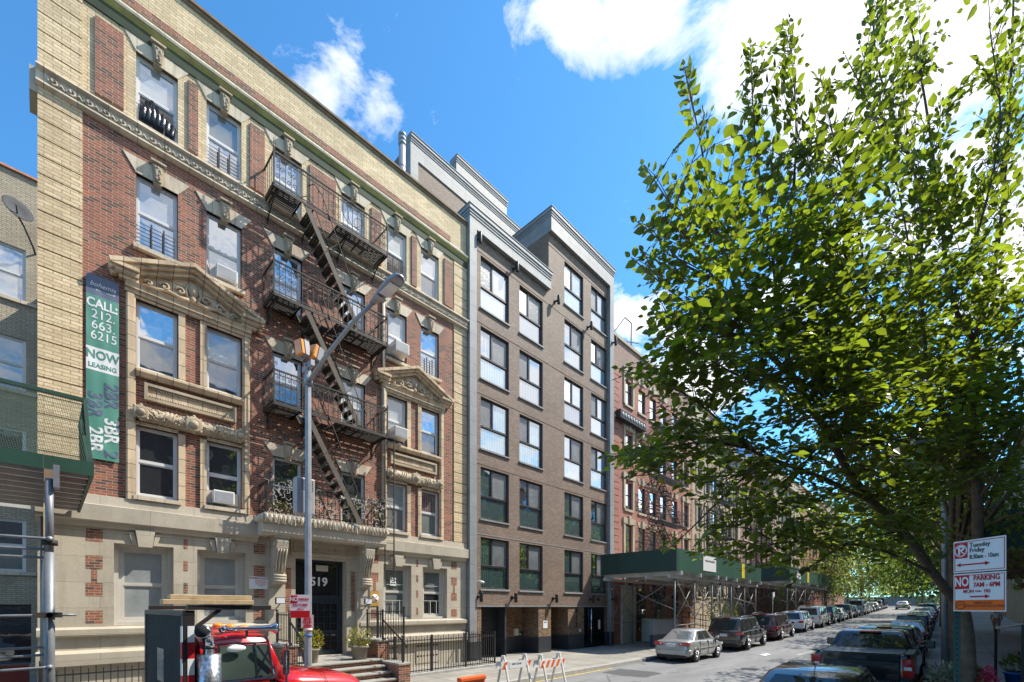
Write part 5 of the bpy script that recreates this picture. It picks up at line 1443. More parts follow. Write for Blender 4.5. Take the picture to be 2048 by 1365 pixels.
for (z,dy) in ((3.55,-.09),(3.40,.1),(3.27,.1),(2.38,-.11),(1.88,.1),(1.76,.1),(1.58,-.09)):
    x1 = .36 if abs(z-2.38)<.01 else .10
    hp.tube([(-3,10.0+dy+.02,z-.03),(x1-.12,10.0+dy,z),(x1,10.0+dy,z)],[.022,.022,.03 if x1<.2 else .02],8)
    hp.lathe([(.04,-.03),(.04,.03)],(.06,10.0+dy,z),10,'y')
hp.build('ledger_pipe', M['pipe'], ls)
cl = MB(); 
for z in (2.38,3.5): cl.lathe([(.095,z-.04),(.095,z+.04)],(.06,10.0,0),12)
cl.box(-.1,.2,9.86,9.9,2.34,2.42)
cl.build('clamp', M['rust_iron'], ls)
wood = MB().bar((.03,10.14,.2),(.03,10.14,4.2),.07); wood.build('timber_prop', M['timber'], ls)
jk = MB().box(-.9,-.25,16.0,16.6,.2,1.1)
tag(jk.build('red_crate', M['guard_red']), 'dark red crate in the shaded yard below the left shed', 'crate')

# ================================================================== lamp post
lp = thing('street_lamp','grey octagonal street lamp with a long arm over the road and amber boxes on top','street lamp',(4.07,10.2,.17))
MB().tube([(4.07,10.2,.1),(4.07,10.2,7.75)],[.077,.062],8,smooth=False).build('pole', M['galv'], lp)
ar = MB(); ar.tube([(4.07,10.15,7.5),(4.07,9.3,7.72),(4.07,8.2,7.9),(4.07,7.35,7.93)],[.048,.044,.04,.036],10); ar.lathe([(.10,7.42),(.10,7.62)],(4.07,10.2,0),8)
ar.build('arm', M['galv'], lp)
hd = MB(); 
secs = [(7.42,.045,.04),(7.2,.08,.055),(6.9,.125,.08),(6.65,.14,.085),(6.5,.11,.07),(6.44,.04,.03)]
vs=[];fs=[];n=12
for (y,w,h) in secs:
    for k in range(n):
        a=2*PI*k/n; vs.append((4.07+w*math.cos(a),y,7.93+(h*1.05*math.sin(a) if math.sin(a)>0 else h*.55*math.sin(a))))
for i in range(len(secs)-1):
    for k in range(n): fs.append((i*n+k,i*n+(k+1)%n,(i+1)*n+(k+1)%n,(i+1)*n+k))
fs += [tuple(range(n)),tuple((len(secs)-1)*n+k for k in range(n))]
hd.add(vs,fs,True); ho = hd.build('lamp_head', M['galv'], lp)
MB().box(3.98,4.16,6.62,6.98,7.872,7.885).build('lamp_lens', M['clear_lamp'], ho, loc=WL[ho.name])
MB().box(3.98,4.16,7.04,7.16,7.865,7.875).build('sensor_plate', M['alu'], ho, loc=WL[ho.name])
MB().lathe([(.04,8.03),(.04,8.1),(.02,8.12)],(4.07,6.98,0),8).build('photo_cell', M['sign_green'], ho, loc=WL[ho.name])
bkt = MB(); bkt.box(4.03,4.11,9.95,10.45,7.78,7.90); bkt.tube([(4.07,10.2,7.7),(4.07,10.2,7.95)],.035,8); bkt.bar((3.98,10.2,7.85),(4.3,10.2,8.02),.05)
bkt.build('bracket', M['galv'], lp)
for (x,rot) in ((3.93,-8),(4.22,12)):
    m4 = Matrix.Translation((x,10.18,8.18)) @ Matrix.Rotation(R(rot),4,'Y') @ Matrix.Rotation(R(20),4,'Z')
    bx = MB().box(-.02,.13,-.11,.11,-.16,.16).xf(m4).build('warning_lamp', M['alu_dark'], lp, bevel=.012)
    MB().box(-.11,-.021,-.105,.105,-.155,.155).xf(m4).build('amber_lens', M['amber'], bx, loc=WL[bx.name], bevel=.015)
cb = thing('equipment_cabinet','light grey perforated equipment box strapped behind the lamp post','cabinet',(4.05,10.42,5))
MB().box(3.86,4.27,10.31,10.55,4.58,5.40).build('casing', M['alu'], cb, bevel=.035, seg=3)
hl = MB()
for i in range(4):
    for k in range(5): hl.lathe([(.013,0),(.013,-.004)],(3.98+.045*i+(.1 if i>1 else 0),10.309,5.13+.05*k),6,'y')
hl.build('vent_hole', M['dark_in'], cb)
# parking signs on the lamp
ps = thing('parking_sign','white and red NO PARKING ANYTIME sign on the lamp post','sign',(3.87,10.05,2.4))
sx = Vector((.93,-.36,0)).normalized()           # the plate turns a little toward the traffic
def plate(o, w, h, mat, parent, name='sign_plate', th=.006, up=(0,0,1), bev=.0):
    sy = Vector(up); nn = sx.cross(sy); o = Vector(o)
    m = MB()
    m.ext([o-sx*w/2-sy*h/2,o+sx*w/2-sy*h/2,o+sx*w/2+sy*h/2,o-sx*w/2+sy*h/2], nn*th)
    return m.build(name, M[mat], parent)
nrm = sx.cross(Vector((0,0,1)))
c0 = Vector((3.83,10.03,2.52))
plate(c0,.40,.50,'white_sign',ps)
plate(c0-Vector((0,0,.17))+nrm*.006,.385,.15,'sign_red',ps,'red_band',.003)
plate(c0-sx*.12+Vector((0,0,.15))+nrm*.006,.14,.17,'sign_red',ps,'red_block',.003)
def st(txt,size,o,parent,mat,bold=.002,xs=1): text_mb(txt,size,o,sx,(0,0,1),.003,bold=bold,xscale=xs).build('lettering', M[mat], parent)
st('NO',.125,c0-sx*.12+Vector((0,0,.15))+nrm*.010,ps,'white_sign',.004,.75)
st('PARKING',.075,c0+sx*.07+Vector((0,0,.155))+nrm*.008,ps,'sign_red',.001,.68)
st('ANYTIME',.075,c0+Vector((0,0,.03))+nrm*.008,ps,'sign_red',.001,.95)
arr = MB(); q0 = c0-Vector((0,0,.055))+nrm*.007
arr.ext([q0-sx*.02+Vector((0,0,.006)),q0-sx*.02-Vector((0,0,.006)),q0+sx*.08-Vector((0,0,.006)),q0+sx*.08+Vector((0,0,.006))],nrm*.003)
arr.ext([q0-sx*.06,q0-sx*.015-Vector((0,0,.022)),q0-sx*.015+Vector((0,0,.022))],nrm*.003)
arr.build('arrow', M['sign_red'], ps)
pk = thing('paper_sign','pink card with a phone number taped low on the lamp post','sign',(4.02,10.06,2))
c1 = Vector((4.0,10.07,2.19)); plate(c1,.25,.29,'pink_sign',pk)
for k,(tx,sz) in enumerate((('BIG',.06),('BINS',.07),('(516)',.075),('232',.08),('0007',.085))):
    text_mb(tx,sz,c1+Vector((0,0,.11-.057*k))+nrm*.007,sx,(0,0,1),.002,bold=.003).build('lettering', M['sign_red'], pk)
tp_ = MB(); tp_.lathe([(.094,1.86),(.094,1.89)],(4.07,10.2,0),8)
tp_.build('sticker', M['blue_tarp'], lp); MB().lathe([(.0945,1.98),(.0945,2.03)],(4.07,10.2,0),8).build('sticker', M['pink_sign'], lp)

# ================================================================== right hand sign post
sp_ = thing('sign_post','dark green perforated post carrying a street cleaning sign and a temporary NO PARKING sign','sign post',(5.68,-.2,.17))
C0 = PD(1914,1215,4.22)
px_, py_ = C0.x, C0.y
MB().box(px_-.025,px_+.025,py_-.025,py_+.025,.1,2.95).build('post', M['sign_green'], sp_)
hh = MB()
for k in range(50):
    hh.box(px_-.027,px_-.0252,py_-.006,py_+.006,.3+k*.05,.312+k*.05)
hh.build('post_hole', M['dark_in'], sp_)
# panel corners from their measured sight lines (left 4.12 m, right 3.72 m away)
A1, A2 = PD(1908,1085,4.12), PD(2013,1071,3.70)
sx2 = Vector((A2.x-A1.x,A2.y-A1.y,0)); W2 = sx2.length; sx2.normalize(); n2 = sx2.cross(Vector((0,0,1)))
def panel(ztop, h, z0parts, name):
    o = Vector((A1.x,A1.y,ztop))
    def quad(u0,u1,v0,v1,off,mat,nm,th=.003):
        m = MB(); up = Vector((0,0,1))
        m.ext([o+sx2*u0*W2-up*v1+n2*off,o+sx2*u1*W2-up*v1+n2*off,o+sx2*u1*W2-up*v0+n2*off,o+sx2*u0*W2-up*v0+n2*off],n2*th)
        return m.build(nm, M[mat], base if nm!='sign_panel' else sp_, loc=WL[base.name] if nm!='sign_panel' else None)
    base = None
    base = quad(0,1,0,h,0,'white_sign','sign_panel',.004)
    def lines():
        t=.0045
        for (u0,u1,v0,v1) in ((.02,.98,.012,.018),(.02,.98,h-.018,h-.012),(.02,.035,.018,h-.018),(.965,.98,.018,h-.018)): quad(u0,u1,v0,v1,.0041,'sign_red','border_line',.001)
    lines()
    def txt(s,size,u,v,mat,bold=.001,xs=1,al='CENTER'):
        text_mb(s,size,o+sx2*u*W2-Vector((0,0,v))+n2*.006,sx2,(0,0,1),.002,bold=bold,xscale=xs,align=al).build('lettering', M[mat], base, loc=WL[base.name])
    def arrow(u0,u1,v,two):
        m = MB(); up = Vector((0,0,1)); w=.006
        P = lambda u,vv: o+sx2*u*W2-up*vv+n2*.005
        m.ext([P(u0+.06,v+w),P(u1-.06,v+w),P(u1-.06,v-w),P(u0+.06,v-w)],n2*.002)
        m.ext([P(u1,v),P(u1-.09,v-.018),P(u1-.09,v+.018)],n2*.002)
        if two: m.ext([P(u0,v),P(u0+.09,v-.018),P(u0+.09,v+.018)],n2*.002)
        else: m.ext([P(u0,v+w),P(u0+.07,v+w),P(u0+.07,v-w),P(u0,v-w)],n2*.002)
        m.build('arrow', M['sign_red'], base, loc=WL[base.name])
    return quad, txt, arrow, base, o
ZT = A1.z
quad, txt, arrow, base, o1 = panel(ZT,.285,None,'a')
quad(.03,.29,.02,.155,.0042,'sign_red','red_block')
txt('P',.11,.16,.088,'white_sign',.003)
rg1 = MB(); cc = o1+sx2*.16*W2-Vector((0,0,.088))+n2*.008
rg1.tube([cc+sx2*.05*math.cos(a)+Vector((0,0,.05*math.sin(a))) for a in [i*PI/12 for i in range(25)]],.006,5)
rg1.bar(cc-sx2*.035+Vector((0,0,.035)),cc+sx2*.035-Vector((0,0,.035)),.008)
rg1.build('no_parking_ring', M['white_sign'], base, loc=WL[base.name])
txt('Tuesday',.055,.33,.05,'sign_black',.0004,.9,'LEFT'); txt('Friday',.055,.33,.095,'sign_black',.0004,.9,'LEFT'); txt('8:30am - 10am',.055,.33,.152,'sign_black',.0004,.70,'LEFT')
arrow(.06,.72,.215,True)
quad, txt, arrow, base, o2 = panel(ZT-.295,.335,None,'b')
quad(.03,.32,.015,.135,.0042,'sign_red','red_block')
txt('NO',.115,.175,.075,'white_sign',.003,.66)
txt('PARKING',.062,.655,.045,'sign_red',.0015,.80); txt('7AM - 6PM',.054,.655,.105,'sign_red',.0015,.84)
txt('MON',.042,.31,.160,'sign_red',.0006,.9); txt('THRU',.020,.50,.160,'sign_red',.0003); txt('FRI',.042,.67,.160,'sign_red',.0006,.9)
arrow(.34,.72,.205,False)
quad(.03,.97,.235,.325,.0042,'sign_orange','orange_band')
txt('TEMPORARY',.03,.59,.262,'sign_black',.0004,.9); txt('CONSTRUCTION REGULATION',.03,.61,.288,'sign_black',.0004,.74)
rg1 = MB(); cc = o2+sx2*.15*W2-Vector((0,0,.28))+n2*.008
rg1.tube([cc+sx2*.04*math.cos(a)+Vector((0,0,.034*math.sin(a))) for a in [i*PI/10 for i in range(21)]],.003,4)
rg1.tube([cc+sx2*(-.03)-Vector((0,0,.01)),cc+Vector((0,0,.012)),cc+sx2*.03],.003,4)
rg1.build('work_emblem', M['sign_black'], base, loc=WL[base.name])

# ================================================================== barricades
def barricade(label, x, y, rz, notice=False):
    b = thing('barricade', label, 'barricade', (x,y,0), rz, group='striped barricades')
    for s in (-1,1):
        for f in (-1,1):
            l = MB()
            l.ext([(s*.42-.035,f*.30,0),(s*.42+.035,f*.30,0),(s*.42+.035,f*.02,1.05),(s*.42-.035,f*.02,1.05)],(0,f*.05,0))
            l.build('leg', M['barr_white'], b, local=True, loc=(0,0,0), bevel=.01)
        MB().box(s*.42-.04,s*.42+.04,-.07,.07,1.0,1.09).build('hinge_cap', M['barr_white'], b, local=True, loc=(0,0,0), bevel=.02)
    for f,z in ((-1,.80),(1,.80)):
        bo = MB().box(-.60,.60,f*.115-.015,f*.115+.015,z-.11,z+.11).build('board', M['white_refl'], b, local=True, loc=(0,0,0))
        st_ = MB(); yy = f*.131 
        k = -.58
        while k < .52:
            if not (notice and -.35 < k < .25):
                pts = [(k,yy,z-.105),(k+.11,yy,z-.105),(k+.23,yy,z+.105),(k+.12,yy,z+.105)]
                st_.ext([(min(p[0],.595),p[1],p[2]) for p in pts],(0,f*.002,0))
            k += .235
        st_.build('orange_stripe', M['orange'], bo, local=True, loc=(0,0,0))
        if notice and f<0:
            no = MB().box(-.30,.25,yy-.006,yy-.003,z-.10,z+.10).build('notice', M['white_sign'], bo, local=True, loc=(0,0,0))
            text_mb('KEEP CLEAR',.07,(-.02,yy-.007,z+.03),(1,0,0),(0,0,1),.003).build('lettering', M['sign_black'], bo, local=True, loc=(0,0,0))
    return b
barricade('striped barricade with a white notice on its board, left of the pair', 9.75, 9.3, R(-6), True)
barricade('plain striped barricade, right of the pair at the kerb', 10.75, 8.75, R(-2))
ob = thing('plastic_barrier','solid orange plastic barrier just showing in the road before the stoop','barrier',(6.45,7.45,0))
MB().xz([(6.1,.9),(6.85,.9),(6.85,1.0),(6.1,1.0)],7.38,7.52).build('top_bar', M['orange'], ob, bevel=.025, seg=2)
MB().box(6.12,6.83,7.42,7.48,.1,.897).build('panel', M['orange'], ob); MB().box(6.0,6.95,7.25,7.65,0,.1).build('foot', M['black'], ob)

# ================================================================== near pavement: person, bins, table, guards, flowers
awn = thing('awning','maroon cloth awning over a doorway on the near pavement','awning',(40,NYW,4))
MB().add([(38,NYW,4.6),(42,NYW,4.6),(42,NYW+1.5,3.9),(38,NYW+1.5,3.9),(42,NYW+1.5,3.6),(38,NYW+1.5,3.6)],[(0,1,2,3),(3,2,4,5),(0,3,5),(1,4,2)]).build('cloth', M['maroon_cloth'], awn)
text_mb('508 West 153rd Street' if 0 else 'Street',.22,(37.99,NYW+1.0,3.78),(0,-1,0),(0,0,1),.004).build('lettering', M['white_sign'], awn)
nsh = thing('sidewalk_shed','dark green shed over the near pavement, high behind the signs','sidewalk shed',(30,-2.2,.3))
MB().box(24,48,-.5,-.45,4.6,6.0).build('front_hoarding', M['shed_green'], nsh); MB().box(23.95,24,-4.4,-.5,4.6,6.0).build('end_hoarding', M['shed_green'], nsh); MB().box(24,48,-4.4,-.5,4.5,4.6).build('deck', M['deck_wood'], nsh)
for x in (24.4,30,36,42,47.6):
    for y in (-.6,-4.2): MB().tube([(x,y,gp(x)),(x,y,4.5)],.05,8).build('post', M['pipe'], nsh)
fence('iron_fence','black iron yard railing along the shaded near pavement',[(18,-3.6),(44,-3.6)],1.3,.2,step=.22)
# pedestrian
pe = thing('person','person in a white shirt and khaki shorts walking away on the near pavement','person',(45,-2.45,gp(45)))
def skinned(name, joints, edges, mat, parent, base):
    me = bpy.data.meshes.new(name); me.from_pydata([(base[0]+j[0],base[1]+j[1],base[2]+j[2]) for j in joints], edges, [])
    o = bpy.data.objects.new(name, me); COL.objects.link(o)
    sm = o.modifiers.new('skin','SKIN'); 
    for i,j in enumerate(joints): me.skin_vertices[0].data[i].radius = (j[3],j[3])
    me.skin_vertices[0].data[0].use_root = True
    s = o.modifiers.new('sub','SUBSURF'); s.levels = 1; s.render_levels = 1
    me.materials.append(M[mat]); sm.use_smooth_shade = True
    o.location = -Vector(WL[parent.name]); o.parent = parent
    return o
J = [(0,0,.95,.14),(0,0,1.2,.15),(0,0,1.42,.13),(0,0,1.52,.055),(0,0,1.66,.10),(0,.18,1.42,.06),(.02,.24,1.15,.045),(.14,.25,.92,.038),(0,-.18,1.42,.06),(-.05,-.24,1.15,.045),(-.05,-.25,.9,.038),
     (0,.10,.88,.095),(.14,.10,.5,.065),(.05,.10,.09,.045),(.2,.10,.03,.04),(0,-.10,.88,.095),(-.1,-.1,.5,.065),(-.28,-.1,.13,.045),(-.15,-.1,.05,.04)]
E = [(0,1),(1,2),(2,3),(3,4),(2,5),(5,6),(6,7),(2,8),(8,9),(9,10),(0,11),(11,12),(12,13),(13,14),(0,15),(15,16),(16,17),(17,18)]
pb = (45,-2.45,gp(45))
skinned('body',J,E,'skin',pe,pb)
skinned('shirt',[(0,0,.95,.165),(0,0,1.2,.18),(0,0,1.43,.15),(0,.2,1.42,.085),(.01,.25,1.22,.07),(0,-.2,1.42,.085),(-.03,-.25,1.22,.07)],[(0,1),(1,2),(2,3),(3,4),(2,5),(5,6)],'shirt',pe,pb)
skinned('shorts',[(0,0,.97,.16),(.01,.10,.85,.12),(.12,.10,.52,.10),(.01,-.10,.85,.12),(-.09,-.10,.52,.10)],[(0,1),(1,2),(0,3),(3,4)],'khaki',pe,pb)
MB().ball((pb[0]-.015,pb[1],pb[2]+1.70),.115,.11,.10,12).build('hair', M['hair'], pe)
# blue bin, leaning board, planters
bb = thing('plastic_bin','blue plastic bin with plants beside the near railing','bin',(15.1,-2.0,.17))
bp = PD(2040,1300,11.5); bb.location = (bp.x,bp.y,.17); WL[bb.name] = Vector(bb.location)
MB().lathe([(.2,0),(.28,.62),(.31,.62),(.31,.68),(.26,.68),(.25,.6)],(bp.x,bp.y,.17),18).build('bin_body', M['blue_bin'], bb)
leafy(MB(),(bp.x,bp.y,1.05),.33,.25,260,.12,41).build('foliage', M['leaf2'], bb, recalc=False)
tb = thing('folding_table','pale slanted board on black legs leaning beside the near railing','table',(17,-2.4,.17))
q0, q1 = PD(1992,1258,13), PD(2046,1250,11)
tb.location = (q0.x,q0.y,.17); WL[tb.name] = Vector(tb.location)
dv = (q1-q0); pv = Vector((-dv.y,dv.x,0)).normalized()*.55
MB().ext([q0,q1,q1+pv+Vector((0,0,.1)),q0+pv+Vector((0,0,.1))],(0,0,.05)).build('board', M['shed_deck'], tb)
lg = MB()
for a in (q0,q1,q0+pv,q1+pv): lg.bar((a.x,a.y,a.z),(a.x+.25*(1 if a is q0 else -.2),a.y,.17),.06)
lg.build('leg', M['black_iron'], tb)
tg = thing('tree_guard','low dark red timber guard around the tree pit on the near pavement','tree guard',(13,-.3,.17))
cg = MB()
x0,x1,y0,y1 = 15.2,18.2,-.85,.55
for (a,b,c,d) in ((x0,x1,y0,y0+.06),(x0,x1,y1-.06,y1),(x0,x0+.06,y0+.06,y1-.06),(x1-.06,x1,y0+.06,y1-.06)): cg.box(a,b,c,d,.17,.45)
cg.build('guard_board', M['guard_red'], tg, bevel=.01)
struct(MB().box(x0+.06,x1-.06,y0+.06,y1-.06,.174,.30).build('pit_soil', M['earth']))
fl = thing('flower_bed','silvery foliage and pink flowers growing at the foot of the near street tree','flowers',(11.6,-.3,.17))
f1 = MB(); f2 = MB(); f3 = MB()
for i,(px,py,d,r) in enumerate(((1895,1350,9.6,.28),(1912,1352,9.2,.26),(1940,1356,9.0,.22),(1880,1362,9.4,.22),(1930,1340,10,.25))):
    c = PD(px,py,d); leafy(f1 if i in (0,1,3) else f3,c,r,r*.9,200,.11,50+i)
for i,(px,py) in enumerate(((1966,1350),(1976,1358),(1958,1362),(1972,1344),(1984,1362))):
    leafy(f2,PD(px,py,8.8),.10,.09,70,.07,70+i)
f1.build('silver_foliage', M['leaf_silver'], fl, recalc=False); f2.build('blossom', M['petal'], fl, recalc=False); f3.build('green_foliage', M['leaf3'], fl, recalc=False)
stm = MB()
for (px,py) in ((1895,1350),(1912,1352),(1940,1356),(1966,1350),(1976,1358)):
    c = PD(px,py,9.1); stm.tube([(c.x,c.y,.17),c],.012,4)
stm.build('stem', M['bark'], fl)
# grey lamp pole and plastic pail near the kerb
gpole = PD(1889,1215,15.2)
tag(MB().tube([(gpole.x,gpole.y,.17),(gpole.x,gpole.y,6.8)],.085,12).lathe([(.2,.17),(.2,.22)],(gpole.x,gpole.y,0),12).build('steel_pole', M['galv']), 'plain galvanised pole at the near kerb beside the tree guard', 'pole')
ns = thing('parking_sign','small white and red parking sign on a thin post beside the sheds','sign',(41,10.15,gp(41)))
MB().tube([(41,10.15,gp(41)),(41,10.15,gp(41)+3.0)],.035,6).build('post', M['galv'], ns)
MB().box(40.98-.25,41.22,10.05,10.09,gp(41)+2.5,gp(41)+3.1).build('sign_plate', M['white_sign'], ns)
# ================================================================== vehicles (local axes: x forward from the rear bumper, y left, z up)
Z3 = (0,0,0)
def lbuild(mb, name, mat, parent, bevel=0, seg=2, sub=0): return mb.build(name, M[mat], parent, local=True, loc=Z3, bevel=bevel, seg=seg, sub=sub)
def loft(mb, secs):
    n = len(secs[0]); vs = [p for s in secs for p in s]
    fs = [(i*n+k,i*n+(k+1)%n,(i+1)*n+(k+1)%n,(i+1)*n+k) for i in range(len(secs)-1) for k in range(n)]
    fs += [tuple(range(n-1,-1,-1)), tuple((len(secs)-1)*n+k for k in range(n))]
    return mb.add(vs, fs, True)
def lower_body(stations):
    prof = [(0,0,0),(.80,0,0),(.93,.0,.05),(.985,.25,0),(1.0,.55,0),(.985,.80,0),(.93,1,-.035),(.85,1,0),(0,1,.015)]
    secs = []
    for (x,zb,zt,hw) in stations:
        h = zt-zb
        half = [(x, hw*a, zb+h*b+c) for a,b,c in prof]
        secs.append(half + [(p[0],-p[1],p[2]) for p in half[-2:0:-1]])
    return loft(MB(), secs)
def wheel(parent, x, y, r, w=.21, rimk='rim', spokes=10):
    s = 1 if y > 0 else -1
    t = MB().lathe([(r*.62,-w/2),(r*.92,-w/2),(r,-w*.36),(r,w*.36),(r*.92,w/2),(r*.62,w/2)],(x,y-s*w/2,r),22,'y')
    o = lbuild(t,'wheel','black',parent)
    m = MB().lathe([(r*.66,s*-.005),(r*.66,s*.012),(r*.60,s*.012),(r*.56,s*-.03),(r*.2,s*-.03),(r*.17,s*.008),(.02,s*.010)],(x,y-s*.005,r),22,'y')
    for k in range(spokes):
        a = 2*PI*k/spokes
        m.tube([(x+r*.15*math.cos(a),y,r+r*.15*math.sin(a)),(x+r*.6*math.cos(a),y+s*.004,r+r*.6*math.sin(a))],[.02,.026],5)
    lbuild(m,'rim',rimk,o)
    return o
def lerp(a,b,t): return tuple(a[i]+(b[i]-a[i])*t for i in range(3))
def glass_quad(mb, B0,B1,R0,R1, s0,s1,s0t,s1t,t0,t1, off=.007):
    """panel on the face B0-B1 (bottom) R0-R1 (top), pushed out by off"""
    def P(s,t): return Vector(lerp(lerp(B0,B1,s),lerp(R0,R1,s),t))
    a,b,c,d = P(s0,t0),P(s1,t0),P(s1t,t1),P(s0t,t1)
    n = (b-a).cross(d-a).normalized()
    ctr = Vector(lerp(B0,R1,.5)); 
    if n.dot(Vector((ctr.x-2,ctr.y,0)))<0 and abs(n.y)<.5: pass
    for sg in (1,):
        mb.ext([a,b,c,d], n*off)
    return mb
def car(name, label, pmat, L_, W, H, kind, xr, yc, wheels, r, group='cars parked along the kerb', rails=False, rimk='rim', glassm='car_glass', cat='car', plate=True):
    x_mid = xr+L_/2
    z0 = gz(xr+wheels[0])
    t = thing(name, label, cat, (xr,yc,z0), group=group)
    sl = (gz(xr+wheels[1])-z0)/(wheels[1]-wheels[0]); t.rotation_euler = (0,-math.atan(sl),0)
    w = W/2
    if kind == 'sedan':
        bt = 1.0*H/1.47
        S = [(0,.42,.60,w*.80),(.03,.33,.74,w*.90),(.10,.27,.96*H/1.47,w*.945),(.35,.22,bt,w*.98),(.9,.20,bt+.01,w),(1.6,.19,bt-.02,w),(3.0,.19,bt-.06,w),(L_-1.05,.19,bt-.09,w),(L_-.55,.2,bt-.18,w*.97),(L_-.18,.22,bt-.30,w*.90),(L_-.04,.28,bt-.42,w*.82),(L_,.36,bt-.52,w*.70)]
        g = [.62,1.40,2.55,3.42]; zg = bt-.02; wr = .70
    elif kind == 'suv':
        bt = .60*H
        S = [(0,.48,.70,w*.84),(.03,.36,.9,w*.93),(.09,.30,bt,w*.96),(.4,.26,bt+.02,w*.99),(1.2,.24,bt,w),(3.0,.24,bt-.02,w),(L_-1.3,.24,bt-.02,w),(L_-.6,.25,bt-.10,w*.98),(L_-.15,.28,bt-.2,w*.92),(L_-.03,.34,bt-.36,w*.85),(L_,.42,bt-.5,w*.74)]
        g = [.10,.45,3.05*L_/5.1,3.75*L_/5.1]; zg = bt; wr = .80
    elif kind == 'box':
        bt = .58*H
        S = [(0,.46,.70,w*.90),(.03,.36,.9,w*.96),(.07,.30,bt,w*.975),(.4,.28,bt+.02,w),(1.2,.26,bt,w),(3.0,.26,bt-.02,w),(L_-1.3,.26,bt-.02,w),(L_-.5,.27,bt-.08,w*.99),(L_-.12,.3,bt-.15,w*.95),(L_-.02,.36,bt-.3,w*.9),(L_,.44,bt-.45,w*.8)]
        g = [.05,.22,3.25*L_/5.1,3.80*L_/5.1]; zg = bt; wr = .84
    elif kind == 'van':
        bt = .56*H
        S = [(0,.42,.70,w*.88),(.03,.34,.9,w*.94),(.08,.28,bt,w*.96),(.4,.24,bt+.02,w*.99),(1.2,.22,bt,w),(3.4,.22,bt-.02,w),(L_-.95,.22,bt-.04,w),(L_-.4,.24,bt-.14,w*.95),(L_-.1,.28,bt-.28,w*.86),(L_,.38,bt-.45,w*.72)]
        g = [.07,.36,3.15*L_/5.1,4.15*L_/5.1]; zg = bt; wr = .80
    bo = lbuild(lower_body(S),'body',pmat,t,sub=1)
    wb = w*.93; rw = w*wr
    B = {}
    def ring(x,y,z): return (x,y,z)
    gh = MB()
    nodes = [(g[0],wb,zg-.05),(g[3],wb*.97,zg-.05),(g[2],rw,H-.03),(g[1],rw*.98,H-.05)]
    secs = [[(g[0],wb,zg-.06),(g[3],wb*.96,zg-.06),(g[3],-wb*.96,zg-.06),(g[0],-wb,zg-.06)],
            [(g[1],rw*.98,H-.06),(g[2],rw,H-.05),(g[2],-rw,H-.05),(g[1],-rw*.98,H-.06)],
            [(g[1]+.14,rw*.82,H-.005),(g[2]-.15,rw*.84,H),(g[2]-.15,-rw*.84,H),(g[1]+.14,-rw*.82,H-.005)]]
    loft(gh, secs); gh.s = [True]*len(gh.s)
    lbuild(gh,'roof',pmat,t,bevel=.045,seg=3)
    zb_ = zg-.06
    for s in (1,-1):
        B0,B1 = (g[0],s*wb,zb_),(g[3],s*wb*.96,zb_); R0,R1 = (g[1],s*rw*.98,H-.06),(g[2],s*rw,H-.05)
        gm = MB()
        lo = .16
        cuts = {'sedan':[(.20,.50,.10,.46),(.535,.80,.51,.93)],'suv':[(.07,.27,.04,.25),(.30,.55,.28,.56),(.58,.84,.60,.95)],'box':[(.05,.30,.04,.30),(.33,.57,.33,.59),(.60,.86,.62,.95)],'van':[(.06,.31,.04,.32),(.34,.58,.35,.64),(.61,.84,.67,.96)]}[kind]
        for (a,b,at,b_t) in cuts:
            if s>0: glass_quad(gm,B1,B0,R1,R0,1-b,1-a,1-b_t,1-at,lo,.90,.008)
            else: glass_quad(gm,B0,B1,R0,R1,a,b,at,b_t,lo,.90,.008)
        lbuild(gm,'side_window','car_glass',t)
    gm = MB(); glass_quad(gm,(g[0],wb,zb_),(g[0],-wb,zb_),(g[1],rw*.98,H-.06),(g[1],-rw*.98,H-.06),.10,.90,.12,.88,.14,.88,.008)
    lbuild(gm,'rear_window',glassm,t)
    gm = MB(); glass_quad(gm,(g[3],-wb*.96,zb_),(g[3],wb*.96,zb_),(g[2],-rw,H-.05),(g[2],rw,H-.05),.08,.92,.09,.91,.12,.92,.008)
    lbuild(gm,'windscreen','car_glass_light',t)
    # lamps
    for s in (1,-1):
        if kind == 'sedan':
            pts = [(w*.40,bt-.15),(w*.55,bt-.09),(w*.93,bt-.07),(w*.95,bt-.19),(w*.78,bt-.245),(w*.52,bt-.24),(w*.42,bt-.2)]
            m = MB().ext([(-.002,s*p[0],p[1]) for p in pts],(.16,0,0)); m.box(.06,.24,*sorted((s*w*.90,s*w*.972)),bt-.18,bt-.09)
            lo_ = lbuild(m,'tail_lamp','tail_red',t,bevel=.015)
            m = MB().lathe([(.04,-.006),(.045,.01)],(-.004,s*w*.56,bt-.165),12,'x'); lbuild(m,'reversing_lamp','clear_lamp',lo_)
        elif kind == 'suv':
            pts = [(w*.55,bt-.16),(w*.70,bt-.07),(w*.94,bt-.03),(w*.955,bt-.20),(w*.75,bt-.24)]
            m = MB().ext([(.0,s*p[0],p[1]) for p in pts],(.14,0,0)); m.box(.05,.26,*sorted((s*w*.92,s*w*.985)),bt-.19,bt-.06)
            lbuild(m,'tail_lamp','tail_red',t,bevel=.015)
        elif kind == 'box':
            m = MB().box(-.004,.10,*sorted((s*w*.83,s*w*.98)),bt-.30,bt+.02); lbuild(m,'tail_lamp','tail_red',t,bevel=.012)
        else:
            m = MB().box(.0,.14,*sorted((s*w*.62,s*w*.965)),bt-.19,bt-.03); lbuild(m,'tail_lamp','tail_red',t,bevel=.015)
        m = MB().box(L_-.22,L_-.02,*sorted((s*w*.52,s*w*.86)),bt-.40,bt-.28); lbuild(m,'headlight','clear_lamp',t,bevel=.02)
        mm = MB().ball((g[3]-.25,s*(w+.07),zg+.05),.06,.10,.075,10); mm.bar((g[3]-.22,s*w*.9,zg-.02),(g[3]-.22,s*(w+.05),zg+.02),.03)
